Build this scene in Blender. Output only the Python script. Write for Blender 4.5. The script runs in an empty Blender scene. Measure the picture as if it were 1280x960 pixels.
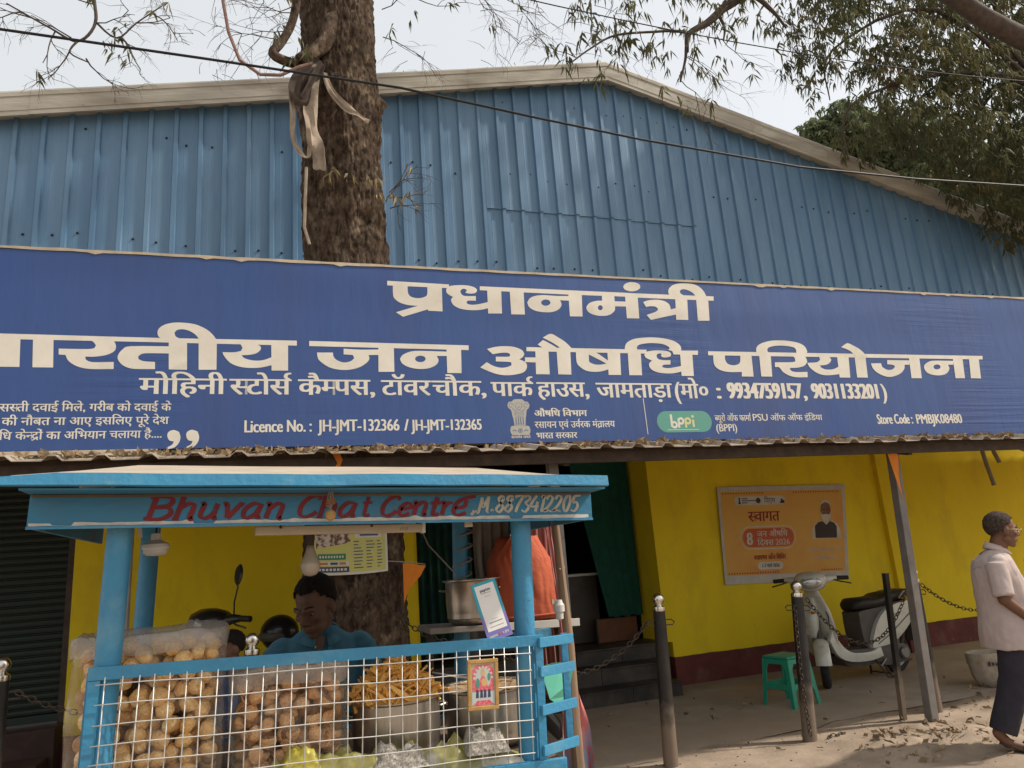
import bpy, bmesh, math, random
from math import pi, sin, cos, radians
from mathutils import Vector, Matrix, noise
from mathutils.geometry import tessellate_polygon

scene = bpy.context.scene
COL = scene.collection
random.seed(7)

# ------------------------------------------------------------------ camera, sky, sun
cam_data = bpy.data.cameras.new("camera")
cam_data.sensor_width = 36.0
cam_data.lens = 25.46
cam_data.clip_start = 0.05
cam_data.clip_end = 2000.0
camera = bpy.data.objects.new("camera", cam_data)
COL.objects.link(camera)
camera.matrix_world = Matrix(((0.94666118, -0.00711775, -0.32215206, 0.0),
                              (-0.31390945, -0.24610501, -0.91700228, 0.0),
                              (-0.07275624, 0.96921704, -0.23521239, 1.55),
                              (0, 0, 0, 1)))
scene.camera = camera

SUN_TRAVEL = Vector((-0.95, 0.29, -1.0)).normalized()      # direction the light travels
world = bpy.data.worlds.new("World")
scene.world = world
world.use_nodes = True
wn = world.node_tree
wn.nodes.clear()
w_out = wn.nodes.new("ShaderNodeOutputWorld")
w_bg = wn.nodes.new("ShaderNodeBackground")
w_sky = wn.nodes.new("ShaderNodeTexSky")
w_sky.sky_type = 'NISHITA'
w_sky.sun_disc = False
w_sky.sun_elevation = math.asin(-SUN_TRAVEL.z)
w_sky.sun_rotation = math.atan2(-SUN_TRAVEL.x, -SUN_TRAVEL.y)
w_sky.air_density = 1.2
w_sky.dust_density = 5.0
w_sky.ozone_density = 1.0
w_mix = wn.nodes.new("ShaderNodeMixRGB")
w_mix.inputs[0].default_value = 0.62
w_mix.inputs[2].default_value = (7.9, 7.95, 7.7, 1)          # milky haze veil over the whole sky
wn.links.new(w_sky.outputs[0], w_mix.inputs[1])
wn.links.new(w_mix.outputs[0], w_bg.inputs[0])
w_bg.inputs[1].default_value = 0.10
wn.links.new(w_bg.outputs[0], w_out.inputs[0])

sun_data = bpy.data.lights.new("sun", 'SUN')
sun_data.energy = 3.1
sun_data.angle = radians(2.5)
sun_data.color = (1.0, 0.93, 0.82)
sun = bpy.data.objects.new("sun", sun_data)
COL.objects.link(sun)
sun.rotation_euler = SUN_TRAVEL.to_track_quat('-Z', 'Y').to_euler()
sun.location = (8, -4, 15)

scene.view_settings.view_transform = 'Standard'
scene.view_settings.look = 'None'
scene.view_settings.gamma = 1.0
scene.view_settings.exposure = 0.52
scene.render.engine = 'CYCLES'
scene.cycles.max_bounces = 8
scene.cycles.transparent_max_bounces = 16

# ------------------------------------------------------------------ helpers: materials
def lin(c):
    return tuple((v / 255 / 12.92) if v / 255 <= 0.04045 else ((v / 255 + 0.055) / 1.055) ** 2.4 for v in c)

MATS = {}
def mat(name, c1, c2=None, scale=6.0, rough=0.75, metal=0.0, bump=0.0, bscale=None, detail=6.0, stretch=(1, 1, 1),
        c3=None, s3=1.2, t3=(0.55, 0.75), spec=0.35, alpha=None, trans=0.0, coat=0.0, sub=0.0, mixr=(0.35, 0.65), chip=None):
    """c1/c2: linear base colours mixed by noise; c3: stain colour in large patches."""
    if name in MATS:
        return MATS[name]
    m = bpy.data.materials.new(name)
    m.use_nodes = True
    nt = m.node_tree
    n = nt.nodes
    b = n['Principled BSDF']
    b.inputs['Roughness'].default_value = rough
    b.inputs['Metallic'].default_value = metal
    b.inputs['Specular IOR Level'].default_value = spec
    if coat: b.inputs['Coat Weight'].default_value = coat
    if trans: b.inputs['Transmission Weight'].default_value = trans
    if sub:
        b.inputs['Subsurface Weight'].default_value = sub
        b.inputs['Subsurface Scale'].default_value = 0.01
    if alpha is not None: b.inputs['Alpha'].default_value = alpha
    tc = n.new('ShaderNodeTexCoord')
    mp = n.new('ShaderNodeMapping')
    mp.inputs['Scale'].default_value = stretch
    nt.links.new(tc.outputs['Object'], mp.inputs[0])
    c2 = c2 or tuple(v * 0.8 for v in c1)
    nz = n.new('ShaderNodeTexNoise')
    nz.inputs['Scale'].default_value = scale
    nz.inputs['Detail'].default_value = detail
    nz.inputs['Roughness'].default_value = 0.6
    nt.links.new(mp.outputs[0], nz.inputs[0])
    cr = n.new('ShaderNodeMapRange')
    cr.inputs[1].default_value, cr.inputs[2].default_value = mixr
    nt.links.new(nz.outputs[0], cr.inputs[0])
    mx = n.new('ShaderNodeMixRGB')
    mx.inputs[1].default_value = (*c1, 1)
    mx.inputs[2].default_value = (*c2, 1)
    nt.links.new(cr.outputs[0], mx.inputs[0])
    out = mx.outputs[0]
    if c3:
        n3 = n.new('ShaderNodeTexNoise')
        n3.inputs['Scale'].default_value = s3
        n3.inputs['Detail'].default_value = 8
        n3.inputs['Roughness'].default_value = 0.65
        nt.links.new(mp.outputs[0], n3.inputs[0])
        r3 = n.new('ShaderNodeMapRange')
        r3.inputs[1].default_value, r3.inputs[2].default_value = t3
        nt.links.new(n3.outputs[0], r3.inputs[0])
        m3 = n.new('ShaderNodeMixRGB')
        m3.inputs[2].default_value = (*c3, 1)
        nt.links.new(out, m3.inputs[1])
        nt.links.new(r3.outputs[0], m3.inputs[0])
        out = m3.outputs[0]
    if chip:                                          # small hard edged spots: (colour, scale, threshold)
        n4 = n.new('ShaderNodeTexNoise'); n4.inputs['Scale'].default_value = chip[1]; n4.inputs['Detail'].default_value = 5; n4.inputs['Roughness'].default_value = 0.7
        nt.links.new(tc.outputs['Object'], n4.inputs[0])
        r4 = n.new('ShaderNodeMapRange'); r4.inputs[1].default_value = chip[2]; r4.inputs[2].default_value = chip[2] + 0.03
        nt.links.new(n4.outputs[0], r4.inputs[0])
        m4 = n.new('ShaderNodeMixRGB'); m4.inputs[2].default_value = (*chip[0], 1)
        nt.links.new(out, m4.inputs[1]); nt.links.new(r4.outputs[0], m4.inputs[0]); out = m4.outputs[0]
    nt.links.new(out, b.inputs['Base Color'])
    # slight roughness variation
    rr = n.new('ShaderNodeMapRange')
    rr.inputs[3].default_value = max(0.02, rough - 0.08)
    rr.inputs[4].default_value = min(1, rough + 0.1)
    nt.links.new(nz.outputs[0], rr.inputs[0])
    nt.links.new(rr.outputs[0], b.inputs['Roughness'])
    if bump:
        nb = n.new('ShaderNodeTexNoise')
        nb.inputs['Scale'].default_value = bscale or scale * 4
        nb.inputs['Detail'].default_value = 6
        nt.links.new(mp.outputs[0], nb.inputs[0])
        bp = n.new('ShaderNodeBump')
        bp.inputs['Strength'].default_value = min(1, bump)
        bp.inputs['Distance'].default_value = 0.01
        nt.links.new(nb.outputs[0], bp.inputs['Height'])
        nt.links.new(bp.outputs[0], b.inputs['Normal'])
    MATS[name] = m
    return m

def g(v, t=(1, 1, 1)):
    return (v * t[0], v * t[1], v * t[2])

# ------------------------------------------------------------------ helpers: meshes
class MB:
    def __init__(s):
        s.v = []; s.f = []
    def add(s, vs, fs):
        o = len(s.v)
        s.v += [tuple(p) for p in vs]
        s.f += [tuple(i + o for i in f) for f in fs]
        return s
    def box(s, x0, x1, y0, y1, z0, z1, M=None):
        vs = [Vector(p) for p in ((x0, y0, z0), (x1, y0, z0), (x1, y1, z0), (x0, y1, z0), (x0, y0, z1), (x1, y0, z1), (x1, y1, z1), (x0, y1, z1))]
        if M is not None: vs = [M @ p for p in vs]
        return s.add(vs, [(0, 3, 2, 1), (4, 5, 6, 7), (0, 1, 5, 4), (1, 2, 6, 5), (2, 3, 7, 6), (3, 0, 4, 7)])
    def bar(s, a, b, w, h, up=(0, 0, 1)):
        """rectangular bar from a to b, w across, h along up"""
        a = Vector(a); b = Vector(b); d = (b - a).normalized(); u = Vector(up)
        r = d.cross(u).normalized(); u = r.cross(d).normalized()
        vs = []
        for p in (a, b):
            for sx, sz in ((-1, -1), (1, -1), (1, 1), (-1, 1)):
                vs.append(p + r * w / 2 * sx + u * h / 2 * sz)
        return s.add(vs, [(0, 1, 2, 3), (7, 6, 5, 4), (0, 4, 5, 1), (1, 5, 6, 2), (2, 6, 7, 3), (3, 7, 4, 0)])
    def tube(s, pts, r, n=10, cap=True, wob=0.0, seed=0):
        pts = [Vector(p) for p in pts]
        if not hasattr(r, '__len__'): r = [r] * len(pts)
        rings = []; up = None
        for i, p in enumerate(pts):
            d = (pts[min(i + 1, len(pts) - 1)] - pts[max(i - 1, 0)])
            if d.length < 1e-9: d = Vector((0, 0, 1))
            d.normalize()
            if up is None:
                up = Vector((0, 0, 1)) if abs(d.z) < 0.9 else Vector((0, 1, 0))
            x = d.cross(up).normalized(); up = x.cross(d).normalized()
            ring = []
            for k in range(n):
                a = 2 * pi * k / n
                rr = r[i]
                if wob: rr *= 1 + wob * noise.noise(Vector((cos(a) * 1.5, sin(a) * 1.5 + seed, i * 0.35)))
                ring.append(p + (x * cos(a) + up * sin(a)) * rr)
            rings.append(ring)
        vs = [q for ring in rings for q in ring]
        fs = []
        for i in range(len(pts) - 1):
            for k in range(n):
                k2 = (k + 1) % n
                fs.append((i * n + k, i * n + k2, (i + 1) * n + k2, (i + 1) * n + k))
        if cap:
            fs.append(tuple(range(n))[::-1])
            fs.append(tuple((len(pts) - 1) * n + k for k in range(n)))
        return s.add(vs, fs)
    def lathe(s, prof, c=(0, 0, 0), n=20, M=None):
        """prof: list of (r, z)"""
        vs = []; fs = []
        for r, z in prof:
            for k in range(n):
                a = 2 * pi * k / n
                vs.append(Vector((r * cos(a), r * sin(a), z)))
        if M is not None: vs = [M @ p for p in vs]
        vs = [p + Vector(c) for p in vs]
        for i in range(len(prof) - 1):
            for k in range(n):
                k2 = (k + 1) % n
                fs.append((i * n + k, i * n + k2, (i + 1) * n + k2, (i + 1) * n + k))
        fs.append(tuple(range(n))[::-1]); fs.append(tuple((len(prof) - 1) * n + k for k in range(n)))
        return s.add(vs, fs)
    def ball(s, c, r, n=12, m=8, M=None):
        if not hasattr(r, '__len__'): r = (r, r, r)
        vs = []; fs = []
        vs.append(Vector((0, 0, -r[2])))
        for i in range(1, m):
            t = -pi / 2 + pi * i / m
            for k in range(n):
                a = 2 * pi * k / n
                vs.append(Vector((r[0] * cos(t) * cos(a), r[1] * cos(t) * sin(a), r[2] * sin(t))))
        vs.append(Vector((0, 0, r[2])))
        if M is not None: vs = [M @ p for p in vs]
        vs = [p + Vector(c) for p in vs]
        for k in range(n): fs.append((0, 1 + (k + 1) % n, 1 + k))
        for i in range(m - 2):
            for k in range(n):
                a = 1 + i * n + k; b = 1 + i * n + (k + 1) % n
                fs.append((a, b, b + n, a + n))
        last = len(vs) - 1; o = 1 + (m - 2) * n
        for k in range(n): fs.append((last, o + k, o + (k + 1) % n))
        return s.add(vs, fs)
    def prism(s, pts, depth, frame=None, hole=None):
        """polygon pts (u,v) extruded; default plane XZ, front at y=0, back at y=depth"""
        F = frame or (lambda u, v, d: Vector((u, d, v)))
        loops = [[Vector((p[0], p[1], 0)) for p in pts]]
        if hole: loops.append([Vector((p[0], p[1], 0)) for p in hole])
        tris = tessellate_polygon(loops)
        flat = [p for l in loops for p in l]
        n = len(flat)
        vs = [F(p.x, p.y, 0) for p in flat] + [F(p.x, p.y, depth) for p in flat]
        fs = [tuple(t) for t in tris] + [tuple(i + n for i in reversed(t)) for t in tris]
        o = 0
        for l in loops:
            for i in range(len(l)):
                j = (i + 1) % len(l)
                fs.append((o + i, o + j, o + j + n, o + i + n))
            o += len(l)
        return s.add(vs, fs)
    def flat(s, pts, F, hole=None):
        loops = [[Vector((p[0], p[1], 0)) for p in pts]]
        if hole: loops.append([Vector((p[0], p[1], 0)) for p in hole])
        tris = tessellate_polygon(loops)
        flat = [p for l in loops for p in l]
        return s.add([F(p.x, p.y) for p in flat], [tuple(t) for t in tris])
    def grid(s, nu, nv, fn):
        vs = [fn(i / nu, j / nv) for j in range(nv + 1) for i in range(nu + 1)]
        fs = [(j * (nu + 1) + i, j * (nu + 1) + i + 1, (j + 1) * (nu + 1) + i + 1, (j + 1) * (nu + 1) + i) for j in range(nv) for i in range(nu)]
        return s.add(vs, fs)
    def mesh(s, name, m=None, smooth=False, bevel=0.0, segs=2, fix=True, ang=35):
        me = bpy.data.meshes.new(name)
        me.from_pydata([tuple(p) for p in s.v], [], s.f)
        if fix or bevel:
            bm = bmesh.new(); bm.from_mesh(me)
            if fix: bmesh.ops.recalc_face_normals(bm, faces=bm.faces)
            if bevel:
                es = [e for e in bm.edges if len(e.link_faces) == 2 and e.calc_face_angle(0) > radians(30)]
                bmesh.ops.bevel(bm, geom=es, offset=bevel, segments=segs, affect='EDGES', profile=0.6, clamp_overlap=True)
            bm.to_mesh(me); bm.free()
        if smooth:
            me.shade_smooth()
            if ang: 
                me.set_sharp_from_angle(angle=radians(ang))
        if m: me.materials.append(m)
        return me
    def build(s, name, m, parent=None, **k):
        return put(name, s.mesh(name, m, **k), parent)

def put(name, me, parent=None, loc=None, rot=None, scale=None):
    o = bpy.data.objects.new(name, me)
    COL.objects.link(o)
    if parent is not None: o.parent = parent
    if loc is not None: o.location = loc
    if rot is not None: o.rotation_euler = rot
    if scale is not None: o.scale = scale
    return o

def tag(o, label=None, cat=None, group=None, kind=None):
    if label: o['label'] = label
    if cat: o['category'] = cat
    if group: o['group'] = group
    if kind: o['kind'] = kind
    return o

def thing(name, label, cat, loc=(0, 0, 0), rot=(0, 0, 0), group=None):
    o = bpy.data.objects.new(name, None)
    o.empty_display_size = 0.1
    COL.objects.link(o)
    o.location = loc; o.rotation_euler = rot
    return tag(o, label, cat, group)

def copy_tree(o, parent=None):
    kids = list(o.children)
    c = o.copy(); COL.objects.link(c)
    if parent is not None: c.parent = parent
    for ch in kids: copy_tree(ch, c)
    return c

def evaluated(o, name, m=None, smooth=True):
    """bake the modifiers of a temporary object into a mesh and drop the object"""
    dg = bpy.context.evaluated_depsgraph_get()
    dg.update()
    me = bpy.data.meshes.new_from_object(o.evaluated_get(dg))
    me.name = name
    bpy.data.objects.remove(o)
    if smooth: me.shade_smooth()
    if m:
        me.materials.clear(); me.materials.append(m)
    return me

def blob(parts, voxel=0.008, smooth=4, wrinkle=0.0, wscale=9.0, seed=0, wstretch=(1, 1, 0.6)):
    """parts: ('cap',a,b,ra,rb) ('cone',a,b,ra,rb[,flat ratio]) ('ell',c,(rx,ry,rz)[,Matrix]); returns ONE continuous mesh"""
    mb = MB()
    for p in parts:
        if p[0] == 'cap':
            a, b = Vector(p[1]), Vector(p[2])
            n = max(2, int((b - a).length / 0.02))
            mb.tube([a.lerp(b, i / n) for i in range(n + 1)], [p[3] + (p[4] - p[3]) * i / n for i in range(n + 1)], 14)
            mb.ball(a, p[3], 14, 10); mb.ball(b, p[4], 14, 10)
        elif p[0] == 'cone':
            a, b = Vector(p[1]), Vector(p[2])
            mb.tube([a, a.lerp(b, .5), b], [p[3], (p[3] + p[4]) / 2, p[4]], 18)
        elif p[0] == 'sec':           # stacked elliptic sections (x,y,z,rx,ry[,yaw])
            secs = p[1]; vs = []; fs = []; n = 24
            for (x, y, z, rx, ry) in secs:
                for k in range(n):
                    t = 2 * pi * k / n
                    vs.append(p[2] @ Vector((x + rx * cos(t), y + ry * sin(t), z)) if len(p) > 2 else Vector((x + rx * cos(t), y + ry * sin(t), z)))
            for i in range(len(secs) - 1):
                for k in range(n):
                    k2 = (k + 1) % n
                    fs.append((i * n + k, i * n + k2, (i + 1) * n + k2, (i + 1) * n + k))
            fs.append(tuple(range(n))[::-1]); fs.append(tuple((len(secs) - 1) * n + k for k in range(n)))
            mb.add(vs, fs)
        else:
            mb.ball(p[1], p[2], 18, 12, p[3] if len(p) > 3 else None)
    o = put("temporary", mb.mesh("temporary"))
    md = o.modifiers.new("r", 'REMESH'); md.mode = 'VOXEL'; md.voxel_size = voxel; md.adaptivity = 0
    if smooth:
        sm = o.modifiers.new("s", 'SMOOTH'); sm.factor = 0.5; sm.iterations = smooth
    me = evaluated(o, "blob")
    if wrinkle:
        for v in me.vertices:
            q = Vector((v.co.x * wscale * wstretch[0] + seed, v.co.y * wscale * wstretch[1], v.co.z * wscale * wstretch[2]))
            d = noise.noise(q) * 0.6 + abs(noise.noise(q * 2.1)) * 0.5 - 0.15
            v.co += v.normal * d * wrinkle
    return me

# ------------------------------------------------------------------ materials
m_dust = mat("dusty ground", (0.355, 0.275, 0.205), (0.27, 0.205, 0.15), scale=1.6, rough=0.95, bump=0.5, bscale=30, c3=(0.21, 0.16, 0.12), s3=1.6, t3=(0.46, 0.72), chip=((0.13, 0.10, 0.075), 22, 0.69))
m_conc = mat("porch concrete", (0.38, 0.32, 0.255), (0.28, 0.232, 0.182), scale=2.2, rough=0.85, bump=0.35, bscale=45, c3=(0.32, 0.235, 0.16), s3=0.8, t3=(0.42, 0.7))
m_yel = mat("yellow wall paint", (0.82, 0.62, 0.016), (0.74, 0.55, 0.016), scale=1.5, rough=0.75, bump=0.2, bscale=40, c3=(0.58, 0.41, 0.03), s3=1.9, t3=(0.50, 0.78), spec=0.25, stretch=(1, 1, 0.5), chip=((0.33, 0.26, 0.14), 14, 0.71))
m_red = mat("dark red skirting paint", (0.15, 0.038, 0.030), (0.11, 0.03, 0.025), scale=5, rough=0.8, bump=0.2, bscale=50, c3=(0.20, 0.12, 0.085), s3=2.4, t3=(0.52, 0.75), chip=((0.40, 0.34, 0.26), 17, 0.70))
m_granite = mat("black granite tile", (0.020, 0.018, 0.017), (0.035, 0.030, 0.027), scale=60, rough=0.42, c3=(0.13, 0.10, 0.078), s3=2.6, t3=(0.42, 0.85))
m_dark = mat("dark interior paint", (0.020, 0.018, 0.016), (0.012, 0.011, 0.01), scale=4, rough=0.9)  # one near-black colour for the inner room and lintel
m_shutter = mat("dark green rolling shutter paint", (0.012, 0.026, 0.020), (0.020, 0.026, 0.020), scale=3, rough=0.55, c3=(0.05, 0.035, 0.025), s3=3, t3=(0.6, 0.85), stretch=(1, 1, 5))
m_curtain = mat("green curtain cloth", (0.006, 0.070, 0.046), (0.005, 0.052, 0.034), scale=9, rough=0.9, bump=0.2, bscale=120)
m_blueclad = mat("blue coated steel sheet", (0.105, 0.215, 0.355), (0.155, 0.27, 0.40), scale=2.2, rough=0.45, metal=0.0, spec=0.5, c3=(0.075, 0.165, 0.28), s3=1.6, t3=(0.46, 0.75), stretch=(1, 1, 0.16), bump=0.05, bscale=9)
m_flash = mat("weathered cream flashing", (0.46, 0.425, 0.36), (0.37, 0.34, 0.28), scale=3, rough=0.6, c3=(0.22, 0.18, 0.135), s3=1.8, t3=(0.50, 0.8), stretch=(0.5, 1, 3), chip=((0.12, 0.075, 0.045), 9, 0.70))
m_screw = mat("dark screw", (0.02, 0.02, 0.022), rough=0.5)
m_tin = mat("dusty canopy sheet", (0.36, 0.30, 0.235), (0.27, 0.22, 0.17), scale=7, rough=0.7, c3=(0.12, 0.085, 0.06), s3=3, t3=(0.5, 0.75), bump=0.2, bscale=40)
m_steelgrey = mat("grey painted steel post", (0.20, 0.18, 0.165), (0.15, 0.135, 0.125), chip=((0.10, 0.05, 0.03), 30, 0.66), scale=8, rough=0.6, c3=(0.16, 0.085, 0.05), s3=5, t3=(0.58, 0.75), bump=0.15)
m_rust = mat("brown rusty steel", (0.075, 0.052, 0.04), (0.045, 0.033, 0.027), scale=12, rough=0.75, bump=0.3)
m_banner = mat("blue flex banner", (0.030, 0.072, 0.235), (0.042, 0.070, 0.200), scale=0.9, rough=0.42, spec=0.4, c3=(0.034, 0.080, 0.235), s3=0.7, t3=(0.42, 0.62), stretch=(1.6, 1, 0.35), bump=0.35, bscale=5, chip=((0.16, 0.18, 0.24), 11, 0.73))  # vertical tone streaks put the wrinkles' shadow variation into the colour
for nd in m_banner.node_tree.nodes:
    if nd.type == 'BUMP': nd.inputs['Distance'].default_value = 0.016
nt = m_banner.node_tree                                   # fine horizontal puckers where the flex is pulled tight
tcb = nt.nodes.new('ShaderNodeTexCoord'); mpb = nt.nodes.new('ShaderNodeMapping'); mpb.inputs['Scale'].default_value = (0.8, 1, 26)
nt.links.new(tcb.outputs['Object'], mpb.inputs[0])
nzb = nt.nodes.new('ShaderNodeTexNoise'); nzb.inputs['Scale'].default_value = 1.0; nzb.inputs['Detail'].default_value = 2; nt.links.new(mpb.outputs[0], nzb.inputs[0])
nzm = nt.nodes.new('ShaderNodeTexNoise'); nzm.inputs['Scale'].default_value = 0.55; nzm.inputs['Detail'].default_value = 1; nt.links.new(tcb.outputs['Object'], nzm.inputs[0])
mrm = nt.nodes.new('ShaderNodeMapRange'); mrm.inputs[1].default_value = 0.54; mrm.inputs[2].default_value = 0.66; nt.links.new(nzm.outputs[0], mrm.inputs[0])
mub = nt.nodes.new('ShaderNodeMath'); mub.operation = 'MULTIPLY'; nt.links.new(nzb.outputs[0], mub.inputs[0]); nt.links.new(mrm.outputs[0], mub.inputs[1])
bb = nt.nodes.new('ShaderNodeBump'); bb.inputs['Strength'].default_value = 0.6; bb.inputs['Distance'].default_value = 0.012
old = [nd for nd in nt.nodes if nd.type == 'BUMP' and nd != bb][0]
nt.links.new(mub.outputs[0], bb.inputs['Height']); nt.links.new(bb.outputs[0], old.inputs['Normal'])
m_cream = mat("cream printed lettering", (0.72, 0.67, 0.58), (0.64, 0.59, 0.50), scale=5, rough=0.5, c3=(0.48, 0.42, 0.33), s3=3, t3=(0.56, 0.85))
m_creamfr = mat("cream sign edging", (0.60, 0.50, 0.37), (0.45, 0.37, 0.27), scale=9, rough=0.7)

# ------------------------------------------------------------------ ground and porch floor
def ground_h(x, y):
    d = 0.0
    d += 0.012 * noise.noise(Vector((x * 1.3, y * 1.3, 0))) + 0.006 * noise.noise(Vector((x * 5, y * 5, 3)))
    m = math.exp(-(((x - 4.75) / 0.75) ** 2 + ((y - 4.62) / 0.42) ** 2))
    d += m * (0.045 + 0.05 * noise.noise(Vector((x * 7, y * 7, 7))) + 0.02 * noise.noise(Vector((x * 19, y * 19, 2))))
    return d
gm = MB()
# one sheet: coarse far rim joined to a finer middle
xs = [-400, -120, -40, -14] + [-6 + i * 0.12 for i in range(0, 78)] + [3.36 + i * 0.04 for i in range(0, 75)] + [6.36 + i * 0.12 for i in range(0, 65)] + [20, 60, 160, 400]
ys = [-300, -80, -20, -4] + [1.0 + i * 0.12 for i in range(0, 25)] + [4.0 + i * 0.04 for i in range(0, 40)] + [5.6 + i * 0.12 for i in range(0, 20)] + [12, 30, 90, 300, 900]
gm.add([(x, y, (ground_h(x, y) if -5 < x < 14 and 1 < y < 7.6 else 0)) for y in ys for x in xs],
       [(j * len(xs) + i, j * len(xs) + i + 1, (j + 1) * len(xs) + i + 1, (j + 1) * len(xs) + i) for j in range(len(ys) - 1) for i in range(len(xs) - 1)])
tag(gm.build("ground", m_dust, smooth=True, ang=None), kind='structure')

pf = MB()
def floor_edge(x):
    return 5.42 + 0.10 * noise.noise(Vector((x * 0.9, 2, 0))) + 0.05 * noise.noise(Vector((x * 4, 5, 0))) + 0.05 * (x - 3)
NX = 150
def pfn(u, v):
    x = -5 + 17 * u
    y0 = floor_edge(x)
    y = y0 + (8.4 - y0) * v
    return (x, y, 0.024 - 0.02 * math.exp(-(y - y0) * 6) + 0.004 * noise.noise(Vector((x, y, 1))))
pf.grid(NX, 24, pfn)
tag(pf.build("porch_floor", m_conc, smooth=True, ang=None), kind='structure')

# ------------------------------------------------------------------ shop building
shop = thing("shop_building", "yellow shop front with dark red skirting and a dark stepped doorway under the canopy", "shop building", (3.5, 7.8, 0))
def sp(mb, name, m, **k):                       # part given in world coordinates
    o = mb.build(name, m, shop, **k); o.matrix_parent_inverse = Matrix.Translation((-3.5, -7.8, 0)); return o
Y0 = 7.8
def wall_piece(x0, x1, z0, z1, y0=Y0, y1=Y0 + 0.25, name="wall", m=None):
    return sp(MB().box(x0, x1, y0, y1, z0, z1), name, m or m_yel)
wall_piece(-1.66, 1.50, 0.33, 3.88)
wall_piece(4.46, 7.85, 0.33, 3.88)
wall_piece(8.10, 16.0, 0.33, 3.88, Y0 + 0.12, Y0 + 0.37)
wall_piece(1.50, 4.46, 2.95, 3.88)
wall_piece(-6.0, -1.66, 2.85, 3.88)
sp(MB().box(7.85, 8.10, Y0 - 0.07, Y0 + 0.3, 0.33, 3.88), "pilaster", m_yel)
# skirting with a wavy painted top edge
def skirting(x0, x1, y):
    mb = MB(); n = max(2, int((x1 - x0) / 0.12))
    top = [(x1 - (x1 - x0) * i / n, 0.332 + 0.012 * noise.noise(Vector((i * 0.7 + x0, 0, 0)))) for i in range(n + 1)]
    mb.prism([(x0, 0.0), (x1, 0.0)] + top, 0.25, lambda u, v, d: Vector((u, y + d, v)))
    return sp(mb, "skirting", m_red)
skirting(-1.663, 1.503, Y0 - 0.012); skirting(4.457, 7.85, Y0 - 0.012); skirting(7.842, 8.108, Y0 - 0.082); skirting(8.108, 16.0, Y0 + 0.108)
# doorway recess
sp(MB().box(4.38, 4.46, Y0 + 0.0, Y0 + 0.55, 0.5, 2.95), "door_jamb", m_yel)
sp(MB().box(1.50, 1.58, Y0 + 0.252, Y0 + 0.55, 0.5, 2.95), "door_jamb", m_yel)
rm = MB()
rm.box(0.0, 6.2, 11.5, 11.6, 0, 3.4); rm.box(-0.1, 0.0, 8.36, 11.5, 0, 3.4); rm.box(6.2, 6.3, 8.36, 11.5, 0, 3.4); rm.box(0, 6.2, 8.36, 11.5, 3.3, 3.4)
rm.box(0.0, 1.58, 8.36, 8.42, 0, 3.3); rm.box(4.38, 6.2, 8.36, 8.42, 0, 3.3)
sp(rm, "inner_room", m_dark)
sp(MB().box(1.58, 4.38, 7.92, 11.5, 0.3, 0.505), "threshold_floor", m_granite)
# granite clad steps: every tile its own piece
def tile_row(x0, x1, y0, y1, z0, z1, w):
    n = round((x1 - x0) / w)
    for i in range(n):
        a = x0 + (x1 - x0) * i / n; b = x0 + (x1 - x0) * (i + 1) / n
        sp(MB().box(a + 0.0015, b - 0.0015, y0, y1, z0, z1), "tile", m_granite, bevel=0.003, segs=1)
sp(MB().box(1.32, 4.205, 7.33, 7.92, 0.0, 0.15), "step", m_rust)
sp(MB().box(1.40, 4.085, 7.585, 7.92, 0.15, 0.315), "step", m_rust)
tile_row(1.30, 4.23, 7.30, 7.33, 0.0, 0.155, 0.61); tile_row(1.30, 4.23, 7.29, 7.58, 0.156, 0.175, 0.61)
tile_row(1.38, 4.10, 7.555, 7.585, 0.176, 0.325, 0.61); tile_row(1.38, 4.10, 7.545, 7.86, 0.326, 0.345, 0.61)
tile_row(1.58, 4.38, 7.83, 7.87, 0.346, 0.49, 0.61); tile_row(1.56, 4.40, 7.825, 8.3, 0.491, 0.512, 0.61)
sp(MB().box(1.30, 4.23, 7.58, 7.8, 0.0, 0.15), "step", m_rust)
# door frame dark, low counter with white edge
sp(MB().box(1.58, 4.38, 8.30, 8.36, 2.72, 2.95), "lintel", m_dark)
cnt = thing("shop_counter", "dark brown shop counter with a white edged top inside the doorway", "counter", (3.2, 8.75, 0.512))
cnt_m = mat("brown counter laminate", (0.060, 0.046, 0.036), (0.045, 0.035, 0.028), scale=6, rough=0.5)
m_white = mat("white plastic", (0.55, 0.53, 0.49), (0.48, 0.46, 0.42), scale=8, rough=0.45)
MB().box(-1.3, 0.70, -0.25, 0.25, 0, 0.78).build("counter_body", cnt_m, cnt, bevel=0.004)
MB().box(-1.34, 0.73, -0.28, 0.28, 0.78, 0.81).build("counter_top", m_white, cnt, bevel=0.003)
# roller shutter
sh = thing("roller_shutter", "closed dark green roller shutter at the left end of the shop", "shutter", (-3.6, 7.86, 0.47))
mb = MB(); prof = []
z = 0.06; p = 0.062
nsl = 38
for i in range(nsl):
    for (dy, dz) in ((0.0, 0.0), (-0.016, 0.012), (-0.02, 0.030), (-0.016, 0.048), (0.0, 0.058)):
        prof.append((dy, z + i * p + dz))
mb.add([(x, dy, zz) for (dy, zz) in prof for x in (-2.4, 1.90)], [(2 * i, 2 * i + 1, 2 * i + 3, 2 * i + 2) for i in range(len(prof) - 1)])
c = mb.build("slat", m_shutter, sh); c['kind'] = 'stuff'
MB().box(-2.4, 1.90, -0.03, 0.02, 0.0, 0.06).build("bottom_rail", m_shutter, sh, bevel=0.004)
MB().box(1.885, 1.94, -0.045, 0.03, -0.02, 2.44).build("guide_rail", m_rust, sh, bevel=0.004)
MB().box(-2.46, -2.40, -0.045, 0.03, -0.02, 2.44).build("guide_rail", m_rust, sh, bevel=0.004)
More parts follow.
